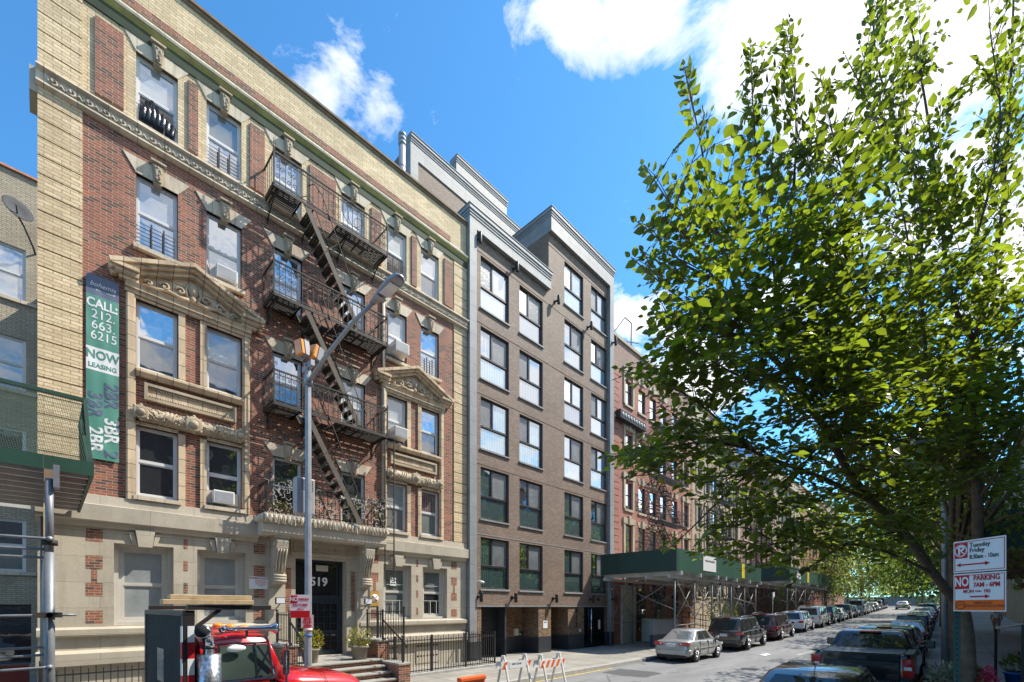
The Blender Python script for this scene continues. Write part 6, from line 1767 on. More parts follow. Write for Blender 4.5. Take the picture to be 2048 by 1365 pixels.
        lbuild(mm,'wing_mirror',pmat if kind!='suv' else 'trim_black',t)
    bp = MB()
    hb = .40 if kind!='box' else .46
    prof = [(-.03,-w*.84),(-.07,-w*.6),(-.085,0),(-.07,w*.6),(-.03,w*.84),(.2,w*.975),(.5,w*.985),(.5,-w*.985),(.2,-w*.975)]
    bp.ext([(p[0],p[1],hb-.06) for p in prof],(0,0,.24))
    lbuild(bp,'rear_bumper',pmat,t,bevel=.04,seg=3)
    lbuild(MB().box(-.02,.4,-w*.8,w*.8,.22,.335),'bumper_valance','trim_black',t,bevel=.02)
    if plate:
        pz = bt-.235 if kind!='box' else bt-.2
        lbuild(MB().box(-.022,.06,-.20,.20,pz-.075,pz+.075),'licence_plate','plate',t,bevel=.006)
        lbuild(MB().box(-.026,-.0225,-.13,.13,pz-.03,pz+.03),'plate_characters','sign_black',t) if 0 else None
    # side strip, handles, sills
    for s in (1,-1):
        zc = S[4][1]+(S[4][2]-S[4][1])*.55
        m = MB().box(wheels[0]+r+.15,wheels[1]-r-.12,*sorted((s*(w-.01),s*(w+.012))),zc-.10,zc-.055); lbuild(m,'side_strip','trim_black',t)
        h = MB()
        for xx in ((wheels[0]+.75),(wheels[0]+1.75)): h.box(xx,xx+.17,*sorted((s*w*.95,s*(w+.012))),zg-.19,zg-.155)
        lbuild(h,'door_handle',pmat,t,bevel=.01)
        d = MB()
        xs = (wheels[0]+.42,wheels[0]+1.38,wheels[0]+2.35)
        for xx in xs: d.box(xx,xx+.008,*sorted((s*w*.90,s*(w+.0025))),.34,zg-.06)
        lbuild(d,'door_seam','black',t)
    for xw in wheels:
        for s in (1,-1):
            a = MB().lathe([(r+.055,-.12),(r+.055,.0)],(xw,s*(w-.015) if s>0 else s*(w-.015)+.12,r+.015),24,'y')
            a = MB()
            a.lathe([(.02,0),(r+.05,0),(r+.05,.012),(.02,.012)],(xw,s*(w-.004)-(.006),r+.02),24,'y')
            lbuild(a,'wheel_arch','trim_black',t)
            wheel(t,xw,s*(w+.018),r,rimk=rimk)
    if rails:
        for s in (1,-1):
            lbuild(MB().tube([(g[1]+.3,s*rw*.86,H-.01),(g[1]+.4,s*rw*.88,H+.05),(g[2]-.4,s*rw*.88,H+.05),(g[2]-.25,s*rw*.86,H-.005)],.02,6),'roof_rail','chrome',t)
    lbuild(MB().tube([(g[1]+.35,0,H-.01),(g[1]+.15,0,H+.16)],.008,4),'aerial','black',t) if kind=='sedan' else lbuild(MB().box(g[1]-.02,g[1]+.12,-.22,.22,H-.03,H-.005),'high_brake_light','tail_red',t)
    return t
YL = 9.02
car('parked_car','silver four door sedan first in line at the steel kerb','silver',4.52,1.70,1.48,'sedan',19.75,YL,(.85,3.45),.32,glassm='car_glass_light')
car('parked_car','dark grey brown crossover with roof rails parked ahead of the silver sedan','taupe',5.1,1.98,1.82,'suv',26.35,YL-.05,(1.1,4.1),.38,rails=True)
car('parked_car','maroon minivan with red tail lights and roof rails','maroon',5.1,2.0,1.76,'van',33.4,YL-.05,(1.15,4.15),.35,rails=True)
car('parked_car','small white crossover between the maroon minivan and the boxy white wagon','white_car',4.55,1.84,1.68,'suv',41.5,YL,(.95,3.65),.36)
car('parked_car','tall boxy pale wagon with a dark rear window','pearl',5.1,2.0,1.92,'box',47.6,YL-.05,(1.15,4.1),.39,rails=True)
car('parked_car','black sports utility car ahead of the pale boxy wagon','gloss_black',4.9,1.95,1.8,'suv',54.2,YL,(1.05,3.9),.37)
car('parked_car','low white sedan ahead of the black utility car','white_car',4.7,1.82,1.44,'sedan',60.2,YL,(.9,3.7),.33)
car('parked_car','dark blue wagon ahead of the low white sedan','dark_blue',4.8,1.9,1.72,'suv',65.6,YL,(1.0,3.8),.36)
car('parked_car','small grey hatchback hidden ahead of the dark blue wagon','grey_car',4.3,1.76,1.5,'sedan',71.2,YL,(.8,3.35),.32)
car('parked_van','pale cream delivery van with square rear windows','pearl',5.4,2.02,2.12,'box',77.0,YL-.05,(1.1,4.35),.37,cat='van')
for i,(lab,pmt,kd,H_) in enumerate((('white crossover just beyond the cream van','white_car','suv',1.7),('black sedan two places beyond the cream van','gloss_black','sedan',1.46),('pale saloon in the far group of parked cars','pearl','sedan',1.48),('grey utility car in the far group of parked cars','grey_car','suv',1.75),('tall dark van last in the far side line','dark_blue','box',2.1))):
    car('parked_car',lab,pmt,4.7,1.85,H_,kd,83.6+i*6.0,YL,(.95,3.7),.34)
car('moving_car','pale silver sedan driving away up the middle of the street','silver',4.6,1.8,1.46,'sedan',104,5.6,(.9,3.6),.32,group='none') ['group'] = 'cars on the roadway'
YR = 1.62
car('parked_car','dark glossy sedan whose roof fills the bottom edge','gloss_black',4.7,1.84,1.47,'sedan',7.45,YR+.0,(.9,3.7),.33)
car('parked_car','black sports utility car directly ahead of the pickup truck','gloss_black',4.9,1.98,1.80,'suv',20.6,YR,(1.05,3.95),.38)
car('parked_car','dark grey sedan two ahead of the pickup truck','grey_car',4.7,1.84,1.46,'sedan',26.6,YR,(.9,3.7),.33)
car('parked_car','mid grey saloon three ahead of the pickup with bright rear glass','grey_car',4.7,1.84,1.48,'sedan',32.4,YR,(.9,3.7),.33,glassm='car_glass_light')
for i,(lab,pmt,kd,H_) in enumerate((('black hatchback in the near side line, in tree shade','gloss_black','suv',1.6),('dark blue saloon in the near side line, in tree shade','dark_blue','sedan',1.46),('silver saloon deep in the near side line','silver','sedan',1.46),('maroon saloon deep in the near side line','maroon','sedan',1.46),('white saloon near the far end of the near side line','white_car','sedan',1.46),('grey wagon near the far end of the near side line','grey_car','suv',1.7),('black saloon last in the near side line','gloss_black','sedan',1.46))):
    car('parked_car',lab,pmt,4.6,1.82,H_,kd,38.6+i*6.1,YR,(.95,3.7),.34)

# ------- pickup
pu = thing('pickup_truck','black crew cab pickup truck with a gold cross badge on its tailgate','truck',(13.85,1.53,0))
w = 1.0
S = [(.0,.62,.98,w*.96),(.04,.58,1.36,w*.985),(.10,.55,1.38,w),(1.8,.50,1.38,w),(1.9,.45,1.38,w),(4.2,.45,1.28,w),(4.6,.45,1.26,w),(5.4,.48,1.20,w*.98),(5.75,.5,1.0,w*.92),(5.85,.55,.85,w*.85)]
body = lower_body(S)
lbuild(body,'body','gloss_black',pu,sub=0,bevel=.02)
bedi = MB().box(.16,1.72,-.80,.80,1.372,1.40); lbuild(bedi,'bed_cover','trim_black',pu,bevel=.01)
rl = MB()
for s in (1,-1): rl.box(.03,1.8,*sorted((s*.82,s*.99)),1.375,1.415)
lbuild(rl,'bed_rail','trim_black',pu,bevel=.015)
tg_ = MB().box(-.035,.03,-.76,.76,.72,1.41); tgo = lbuild(tg_,'tailgate','gloss_black',pu,bevel=.03,seg=3)
lbuild(MB().box(-.038,-.034,-.72,.72,1.16,1.20),'tailgate_crease','trim_black',tgo)
bad = MB(); bad.ext([(-.045,-.16,1.0),(-.045,-.13,1.045),(-.045,-.05,1.045),(-.045,-.04,1.075),(-.045,.04,1.075),(-.045,.05,1.045),(-.045,.16,1.045),(-.045,.13,1.0),(-.045,.05,1.0),(-.045,.04,.97),(-.045,-.04,.97),(-.045,-.05,1.0)],(.012,0,0))
lbuild(bad,'badge','chrome',tgo); lbuild(MB().box(-.045,-.036,-.14,.14,1.24,1.33),'tailgate_handle','trim_black',tgo,bevel=.01)
for s in (1,-1):
    lm = MB().box(-.02,.09,*sorted((s*.78,s*1.005)),.86,1.30); lo_ = lbuild(lm,'tail_lamp','tail_red',pu,bevel=.015)
    lbuild(MB().box(-.026,-.0,*sorted((s*.82,s*.96)),1.03,1.11),'reversing_lamp','clear_lamp',lo_,bevel=.008)
bm_ = MB(); bm_.box(-.16,.1,-.98,-.32,.52,.74); bm_.box(-.16,.1,.32,.98,.52,.74); bm_.box(-.14,.1,-.319,.319,.50,.70); lbuild(bm_,'rear_bumper','chrome',pu,bevel=.03)
lbuild(MB().box(-.165,-.142,-.17,.17,.56,.69),'licence_plate','plate',pu)
gh = MB(); g = [1.86,2.16,3.55,4.35]; zb_, H_, wb, rw = 1.34,1.86,.93,.74
loft(gh,[[(g[0],wb,zb_),(g[3],wb,zb_-.06),(g[3],-wb,zb_-.06),(g[0],-wb,zb_)],[(g[1],rw,H_-.07),(g[2],rw,H_-.06),(g[2],-rw,H_-.06),(g[1],-rw,H_-.07)],[(g[1]+.12,rw*.84,H_),(g[2]-.15,rw*.84,H_),(g[2]-.15,-rw*.84,H_),(g[1]+.12,-rw*.84,H_)]])
lbuild(gh,'cab_roof','gloss_black',pu,bevel=.045,seg=3)
gm = MB(); glass_quad(gm,(g[0],wb,zb_),(g[0],-wb,zb_),(g[1],rw,H_-.07),(g[1],-rw,H_-.07),.09,.91,.10,.90,.10,.90,.008); lbuild(gm,'rear_window','car_glass',pu)
for s in (1,-1):
    gm = MB()
    B0,B1,R0,R1 = (g[0],s*wb,zb_),(g[3],s*wb,zb_-.06),(g[1],s*rw,H_-.07),(g[2],s*rw,H_-.06)
    for (a,b,at,b_t) in ((.10,.42,.06,.44),(.46,.82,.49,.95)):
        if s>0: glass_quad(gm,B1,B0,R1,R0,1-b,1-a,1-b_t,1-at,.14,.9,.008)
        else: glass_quad(gm,B0,B1,R0,R1,a,b,at,b_t,.14,.9,.008)
    lbuild(gm,'side_window','car_glass',pu)
    mm = MB().box(3.98,4.08,*sorted((s*1.06,s*1.30)),1.30,1.52); mm.bar((4.05,s*.95,1.32),(4.05,s*1.12,1.38),.05); lbuild(mm,'wing_mirror','gloss_black',pu,bevel=.03,seg=3)
hb = MB().box(g[1]-.05,g[1]+.06,-.24,.24,H_-.055,H_-.01); lbuild(hb,'high_brake_light','tail_red',pu,bevel=.012)
for xw in (1.15,4.85):
    for s in (1,-1):
        lbuild(MB().lathe([(.02,0),(.47,0),(.47,.012),(.02,.012)],(xw,s*.998-.006,.43),24,'y'),'wheel_arch','trim_black',pu)
        wheel(pu,xw,s*1.02,.40,.26)

# ------- red truck (x forward; stands by the far kerb before the stoop)
TX, TY = 1.25, 8.2
tk = thing('flatbed_truck','red flatbed truck cab with chrome exhaust, roof horns and a black checker plate headboard','truck',(TX,TY,0),R(2))
wt = 1.12
# frame, bed stub, bumper
lbuild(MB().box(-2.8,3.0,-.45,.45,.55,.80),'chassis','black_iron',tk)
lbuild(MB().box(-3.0,-.06,-1.2,1.2,.85,1.0),'flatbed','wood_dark',tk,bevel=.01)
hbd = MB().box(-.06,.0,-1.12,1.12,1.0,2.38); ho = lbuild(hbd,'headboard','diamond',tk)
lbuild(MB().box(-.064,-.061,-.12,.30,1.42,1.90),'mesh_window','gloss_steel',ho)
pp_ = MB()
for s in (1,-1): pp_.box(-.07,.06,*sorted((s*1.125,s*1.22)),.9,2.42)
pp_.box(-.07,.06,-1.22,1.22,2.385,2.46)
pp_.box(-.02,.98,-1.24,-1.14,2.465,2.53); pp_.box(-.02,.98,1.14,1.24,2.465,2.53); pp_.bar((.03,-1.19,2.2),(.35,-1.19,2.47),.05)
lbuild(pp_,'headboard_frame','dark_frame',tk,bevel=.008)
for k in range(6):
    rt = MB().box(-.02,.055,-1.2255,-1.2225,1.0+k*.21,1.209+k*.21); rt.box(-.078,-.071,-1.22,-1.13,1.0+k*.21,1.209+k*.21)
    lbuild(rt,'reflector','white_refl' if k%2 else 'sign_red',ho)
pl = thing('timber_plank','pair of sawn timber planks lying on the truck headboard rack','plank',(TX+.4,TY-1.0,2.54))
MB().box(TX-.24,TX+.78,TY-1.25,TY-1.08,2.535,2.60).build('lower_plank', M['timber'], pl, bevel=.006); MB().box(TX-.16,TX+.76,TY-1.23,TY-1.05,2.602,2.66).build('upper_plank', M['timber'], pl, bevel=.006)
# cab
cab = MB()
cs = []
for (x,zb,zt,hw,rz) in ((.12,.75,2.02,1.05,.10),(.16,.72,2.13,1.10,.12),(.6,.70,2.19,1.12,.13),(1.0,.70,2.15,1.12,.13)):
    half = [(0,zb),(hw*.9,zb),(hw,zb+.1),(hw,1.5),(hw*.97,zt-.28),(hw*.88,zt-.10),(hw*.7,zt-.02),(0,zt)]
    cs.append([(x,p[0],p[1]) for p in half]+[(x,-p[0],p[1]) for p in half[-2:0:-1]])
loft(cab,cs); cb_ = lbuild(cab,'cab','truck_red',tk,bevel=.01)
# windscreen slope to the bonnet
lbuild(loft(MB(),[[(1.0,-1.09,1.44),(1.0,1.09,1.44),(1.0,.94,2.08),(1.0,-.94,2.08)],[(1.26,-1.05,1.44),(1.26,1.05,1.44),(1.03,.93,2.07),(1.03,-.93,2.07)]]),'windscreen_frame','truck_red',tk)
for s in (1,-1): lbuild(MB().ext([(1.25,s*.04,1.50),(1.25,s*1.0,1.50),(1.055,s*.88,2.03),(1.055,s*.04,2.03)],(.006,0,.003)),'windscreen','car_glass',tk)
for s in (1,-1):
    y0 = s*1.125
    wd = MB().ext([(.38,y0,1.50),(1.02,y0,1.50),(.97,s*1.075,1.97),(.38,s*1.075,1.97)],(0,s*.008,0)); wo = lbuild(wd,'door_window','truck_glass',tk)
    fr_ = MB()
    for a,b in (((.36,y0,1.48),(1.05,y0,1.48)),((1.05,y0,1.48),(.99,s*1.075,1.99)),((.99,s*1.075,1.99),(.36,s*1.075,1.99)),((.36,s*1.075,1.99),(.36,y0,1.48)),((.83,y0,1.48),(.81,s*1.08,1.99)),((.82,s*1.15,1.95),(1.04,s*1.15,1.6))): fr_.bar(a,b,.028)
    lbuild(fr_,'window_frame','chrome',wo)
    ds = MB(); 
    for xx in (.30,1.08): ds.box(xx,xx+.01,*sorted((s*1.11,s*1.123)),.9,1.5)
    lbuild(ds,'door_seam','black',tk)
    gr = MB().tube([(.55,s*1.13,1.40),(.58,s*1.17,1.42),(.95,s*1.17,1.36),(.98,s*1.13,1.34)],.014,6); lbuild(gr,'grab_handle','chrome',tk)
    # mirror on struts
    ms = MB(); ms.bar((1.05,s*1.1,1.98),(1.14,s*1.36,1.95),.02); ms.bar((1.08,s*1.1,1.45),(1.14,s*1.36,1.42),.02); ms.bar((1.14,s*1.36,1.98),(1.14,s*1.36,1.40),.02); mo_ = lbuild(ms,'mirror_strut','chrome',tk)
    lbuild(MB().box(1.11,1.16,*sorted((s*1.28,s*1.44)),1.52,1.90),'wing_mirror','chrome',mo_,bevel=.02)
    ex = MB(); ex.tube([(.22,s*1.20,.9),(.22,s*1.20,1.88)],.14,18); exo = lbuild(ex,'exhaust_stack','gloss_steel',tk)
    e2 = MB(); e2.tube([(.22,s*1.20,1.86),(.22,s*1.20,2.02),(.20,s*1.22,2.11),(.16,s*1.27,2.17),(.10,s*1.35,2.19)],[.065,.065,.070,.078,.09],14); lbuild(e2,'exhaust_pipe','chrome',exo)
    e3 = MB().lathe([(.08,1.95),(.08,1.99)],(.22,s*1.20,0),12); e3.bar((.22,s*1.2,1.97),(.3,s*1.02,1.97),.03); lbuild(e3,'clamp','black_iron',exo)
    lbuild(MB().tube([(.102,s*1.347,2.1895),(.094,s*1.358,2.1925)],.079,14),'pipe_mouth','dark_in',exo)
# bonnet
bn_ = MB(); secs = []
for (x,zt,hw) in ((1.14,1.55,1.04),(1.5,1.50,1.0),(2.2,1.40,.92),(2.55,1.33,.86),(2.68,1.24,.80),(2.72,1.10,.74)):
    half = [(0,.75),(hw,.75),(hw,zt-.30),(hw*.97,zt-.14),(hw*.85,zt-.03),(hw*.5,zt),(0,zt+.01)]
    secs.append([(x,p[0],p[1]) for p in half]+[(x,-p[0],p[1]) for p in half[-2:0:-1]])
loft(bn_,secs); bno = lbuild(bn_,'bonnet','truck_red',tk,sub=1)
lbuild(MB().box(1.95,1.958,-.965,.965,.8,1.445) if 0 else MB().tube([(1.95,-.955,1.1),(1.95,-.95,1.28),(1.95,-.80,1.425),(1.95,0,1.452),(1.95,.80,1.425),(1.95,.95,1.28)],.006,4),'bonnet_seam','black',bno)
fd = MB()
for s in (1,-1): fd.tube([(1.55,s*1.05,.75),(1.75,s*1.08,1.02),(2.1,s*1.08,1.10),(2.45,s*1.06,1.0),(2.6,s*1.03,.72)],.16,8)
lbuild(fd,'front_wing','truck_red',tk)
gl_ = MB().box(2.70,2.76,-.55,.55,.72,1.18); lbuild(gl_,'radiator_grille','chrome',tk,bevel=.02)
lbuild(MB().box(2.78,2.95,-1.15,1.15,.45,.70),'front_bumper','chrome',tk,bevel=.03)
rl_ = MB()
for k in range(3):
    o = MB().ball((.80,-.66+k*.62,2.19),.085,.075,.05,12); lbuild(o,'roof_marker_lamp','amber',tk)
for y,xb in ((-1.0,-.02),(-.86,.03)):
    h_ = MB().lathe([(.025,0),(.028,.45),(.05,.6),(.085,.66),(.09,.665),(.02,.6)],(.48+xb,y,2.19),12,'x'); h_.bar((.75+xb,y,2.08),(.75+xb,y,2.19),.03); h_.ball((.45+xb,y,2.19),.05,n=8)
    lbuild(h_,'air_horn','chrome',tk)
sv = MB().ball((.56,-1.15,1.93),.12,.03,.05,12); lbuild(sv,'white_cover','white_sign',tk)
for xw in (2.1,-1.8):
    for s in (1,-1): wheel(tk,xw,s*1.12,.48,.28,'chrome',8)
lbuild(MB().box(.45,1.1,-1.0,.9,1.0,1.60),'seat','trim_black',tk)
lbuild(MB().ext([(.9,-.2,1.5),(1.1,-.9,1.5),(.7,-.9,1.9),(.6,-.3,1.85)],(0,.02,0)),'orange_vest','orange',tk)
# ================================================================== trees
LEAFV = [(0,0),(.28,.30),(.58,.31),(.82,.15),(1.0,0)]
def leaf(V, F, p, d, n, s):
    """one leaf: axis d, face normal n, folded a little along the midrib"""
    side = d.cross(n)
    if side.length < 1e-4: return
    side.normalize(); n = side.cross(d).normalized()
    b = len(V)
    up = n*s*.06
    dr = -n*s*.10
    V.append(p); V.append(p+d*(s*.28)+side*(s*.30)+up); V.append(p+d*(s*.58)+side*(s*.31)+up); V.append(p+d*(s*.83)+side*(s*.14)+dr*.3)
    V.append(p+d*s+dr)
    V.append(p+d*(s*.28)-side*(s*.30)+up); V.append(p+d*(s*.58)-side*(s*.31)+up); V.append(p+d*(s*.83)-side*(s*.14)+dr*.3)
    F.append((b,b+1,b+2,b+3,b+4)); F.append((b,b+4,b+7,b+6,b+5))
def mesh_fast(name, V, F, mat, parent, smooth=False):
    pw = WL[parent.name]
    me = bpy.data.meshes.new(name)
    me.from_pydata([(p[0]-pw.x,p[1]-pw.y,p[2]-pw.z) for p in V], [], F)
    me.materials.append(M[mat]); me.update()
    o = bpy.data.objects.new(name, me); COL.objects.link(o); o.parent = parent; WL[o.name] = pw
    return o
def inside(poly, x, y):
    c = False; j = len(poly)-1
    for i in range(len(poly)):
        (xi,yi),(xj,yj) = poly[i],poly[j]
        if (yi>y)!=(yj>y) and x < (xj-xi)*(y-yi)/(yj-yi)+xi: c = not c
        j = i
    return c
def proj(p):
    d = p.x*CA+p.y*SA; lat = p.x*SA-p.y*CA
    return 1024+FPX*lat/d, HOR-FPX*(p.z-CZ)/d, d
def rv(rr, s=1): return Vector((rr.uniform(-s,s),rr.uniform(-s,s),rr.uniform(-s,s)))
def curve(pts, n):
    """Catmull-Rom through pts"""
    P = [pts[0]*2-pts[1]] + pts + [pts[-1]*2-pts[-2]]
    out = []
    for i in range(1,len(P)-2):
        for k in range(n):
            t = k/n; a,b,c,d = P[i-1],P[i],P[i+1],P[i+2]
            out.append(.5*((2*b)+(c-a)*t+(2*a-5*b+4*c-d)*t*t+(3*b-a-3*c+d)*t**3))
    out.append(P[-2]); return out

def twig(rr, VL, FL, TW, p0, p1, leaf_s, start=.35, spacing=.085, droop=.06, r=.006, sprig=True):
    """thin shoot from p0 to p1 with leaves set alternately in one plane"""
    L_ = (p1-p0).length
    if L_ < .05: return
    mid = p0.lerp(p1,.5)+Vector((0,0,L_*.10))+rv(rr,L_*.05)
    c = curve([p0,mid,p1],4)
    TW.tube(c,[r*(1.3-.9*i/(len(c)-1)) for i in range(len(c))],4,caps=False)
    d0 = (p1-p0).normalized()
    nrm = (Vector((0,0,1))+rv(rr,.55)); nrm = (nrm-d0*nrm.dot(d0))
    if nrm.length < .1: nrm = d0.orthogonal()
    nrm.normalize()
    n = max(3,int(L_*(1-start)/spacing))
    for k in range(n+1):
        t = start+(1-start)*k/n
        f = t*(len(c)-1); i = min(int(f),len(c)-2); p = c[i].lerp(c[i+1],f-i)
        sd = d0.cross(nrm)*(1 if k%2 else -1)
        s = leaf_s*rr.uniform(.6,1.2)*(1 if t<.8 else .75)
        if k == n: ax = d0
        else: ax = (d0*.75+sd*rr.uniform(.7,1.0)-Vector((0,0,droop*rr.uniform(.5,6))))
        leaf(VL,FL,p+ax.normalized()*s*.12,ax.normalized(),(nrm+rv(rr,.5)).normalized(),s)
    return c

# ---- the big linden on the near pavement
tree = thing('street_tree','tall multi stemmed street tree with broad toothed leaves, its crown filling the upper right','tree',(12.67,-.32,.17))
rr = random.Random(11)
def pl(*a): return [PD(*q) for q in a]
limbs = [  # polyline (px,py,depth...), start radius, end radius
 (pl((1938,1450,8.9),(1937,1340,8.9),(1934,1270,8.9),(1925,1215,8.85)),.125,.11),
 (pl((1925,1215,8.85),(1900,1190,8.75),(1868,1148,8.5),(1805,1062,8.1),(1745,1005,7.9),(1695,940,7.6),(1655,865,7.45),(1613,805,7.3),(1587,756,7.2)),.09,.05),
 (pl((1587,756,7.2),(1561,664,7.1),(1554,600,7.0),(1540,470,7.0),(1512,300,7.0),(1500,90,7.1)),.045,.007),
 (pl((1587,756,7.2),(1528,695,6.9),(1480,600,6.7),(1430,450,6.7),(1400,280,6.8),(1368,132,6.9)),.045,.006),
 (pl((1554,600,7.0),(1582,420,7.3),(1592,250,7.4),(1578,38,7.5)),.03,.006),
 (pl((1500,640,6.8),(1430,560,6.5),(1360,440,6.4),(1288,330,6.5)),.026,.006),
 (pl((1430,560,6.5),(1370,530,6.3),(1330,490,6.2),(1275,445,6.2)),.02,.005),
 (pl((1528,695,6.9),(1440,660,6.5),(1350,590,6.2),(1262,515,6.1)),.03,.006),
 (pl((1745,1005,7.9),(1640,955,7.5),(1533,915,7.1),(1495,895,7.0),(1443,846,6.8),(1380,795,6.6),(1310,760,6.5),(1238,738,6.4)),.045,.006),
 (pl((1495,895,7.0),(1400,885,6.7),(1300,905,6.5),(1208,915,6.5)),.025,.006),
 (pl((1400,885,6.7),(1340,940,6.6),(1250,955,6.6)),.016,.005),
 (pl((1533,915,7.1),(1450,990,6.9),(1380,1060,6.8),(1340,1095,6.8)),.022,.006),
 (pl((1868,1148,8.5),(1760,1100,7.8),(1640,1085,7.3),(1540,1090,7.1),(1470,1125,7.0)),.03,.006),
 (pl((1805,1062,8.1),(1720,1080,7.6),(1640,1120,7.4),(1560,1190,7.2)),.022,.005),
 (pl((1925,1215,8.85),(1950,1120,9.1),(1955,1000,9.2),(1940,880,9.2),(1950,760,9.3),(1948,680,9.3)),.10,.07),
 (pl((1948,680,9.3),(1985,560,9.3),(2010,350,9.3),(2025,60,9.4),(2030,-160,9.5)),.05,.012),
 (pl((1948,680,9.3),(1905,600,9.0),(1880,420,8.9),(1850,200,8.8),(1800,-60,8.8)),.05,.012),
 (pl((1940,880,9.2),(1870,800,8.8),(1850,690,8.7),(1842,560,8.6),(1838,380,8.6),(1760,150,8.5),(1742,-20,8.5)),.05,.01),
 (pl((1675,890,7.5),(1700,800,7.5),(1733,728,7.6),(1784,664,7.7),(1823,590,7.8),(1805,420,7.8),(1760,260,7.7),(1690,110,7.7)),.035,.006),
 (pl((1733,728,7.6),(1735,640,7.4),(1720,480,7.3),(1680,330,7.2),(1640,150,7.3)),.025,.006),
 (pl((1613,805,7.3),(1660,700,7.2),(1670,560,7.1),(1640,420,7.0),(1610,300,7.0)),.025,.006),
 (pl((1955,1000,9.2),(2000,940,8.8),(2040,860,8.5),(2090,700,8.3)),.04,.01),
 (pl((1940,880,9.2),(1880,900,8.4),(1790,880,7.6),(1700,900,6.8)),.03,.008),
 (pl((1905,600,9.0),(1960,450,8.3),(2000,250,8.0),(1980,60,7.8)),.03,.008),
 (pl((1950,760,9.3),(2010,680,9.6),(2060,560,9.9),(2080,400,10.2)),.03,.01),
 (pl((1880,420,8.9),(1830,330,8.6),(1770,250,8.3),(1720,90,8.2)),.02,.006),
 (pl((1784,664,7.7),(1720,560,6.8),(1660,470,6.3),(1600,430,6.0)),.02,.006),
 (pl((1868,1148,8.5),(1800,1000,9.2),(1760,850,9.9),(1740,700,10.4)),.03,.008),
 (pl((1955,1000,9.2),(1900,930,10),(1850,800,10.8),(1820,650,11.3)),.03,.008),
 (pl((1865,780,8.8),(1780,800,7.4),(1650,830,6.3),(1560,850,5.9)),.02,.006),
 (pl((1587,756,7.2),(1500,760,6.4),(1420,720,5.9),(1350,690,5.7)),.02,.006),
 (pl((1955,1000,9.2),(1860,960,10.5),(1740,985,11),(1650,1015,11.2)),.03,.008),
 (pl((1948,1080,9.2),(1850,1050,10),(1760,1045,10.5),(1690,1065,10.5)),.025,.008),
 (pl((1805,1062,8.1),(1760,1000,8.6),(1700,1030,9.0),(1620,1050,9.2)),.02,.006),
 (pl((1655,865,7.45),(1570,980,7.0),(1500,1040,6.8),(1420,1060,6.7)),.02,.006),
]
poly = [(1203,900),(1290,868),(1300,815),(1232,752),(1240,725),(1325,722),(1290,690),(1285,580),(1252,515),(1320,490),(1272,452),(1300,410),(1276,335),(1330,318),(1318,262),(1362,240),(1345,130),(1388,128),(1410,220),(1455,175),(1480,178),(1478,86),(1522,88),(1528,120),(1560,32),(1600,38),(1610,150),(1585,250),(1606,275),(1630,142),(1668,140),(1690,200),(1722,95),(1742,-90),(2085,-90),(2085,1180),(2080,1120),(1990,1060),(1930,1150),(1880,1120),(1840,1180),(1760,1155),(1690,1125),(1650,1150),(1600,1120),(1530,1215),(1535,1150),(1480,1140),(1440,1120),(1390,1120),(1330,1110),(1352,1070),(1420,1040),(1390,1005),(1290,975),(1240,965)]
VL, FL, TW = [], [], MB(); BR = MB()
samples = []
for pts, r0, r1 in limbs:
    c = curve(pts,6)
    BR.tube(c,[r0+(r1-r0)*(i/(len(c)-1))**.8 for i in range(len(c))],7 if r0<.06 else 10)
    acc = 0
    for a,b in zip(c,c[1:]):
        samples.append((a,b,r0+(r1-r0)*len(samples)*0,(b-a).length,(c[-1]-b).length))
limb_tips = [(curve(p,6)[-6:],r0) for p,r0,_ in limbs[2:]]
tot = sum(s[3] for s in samples)
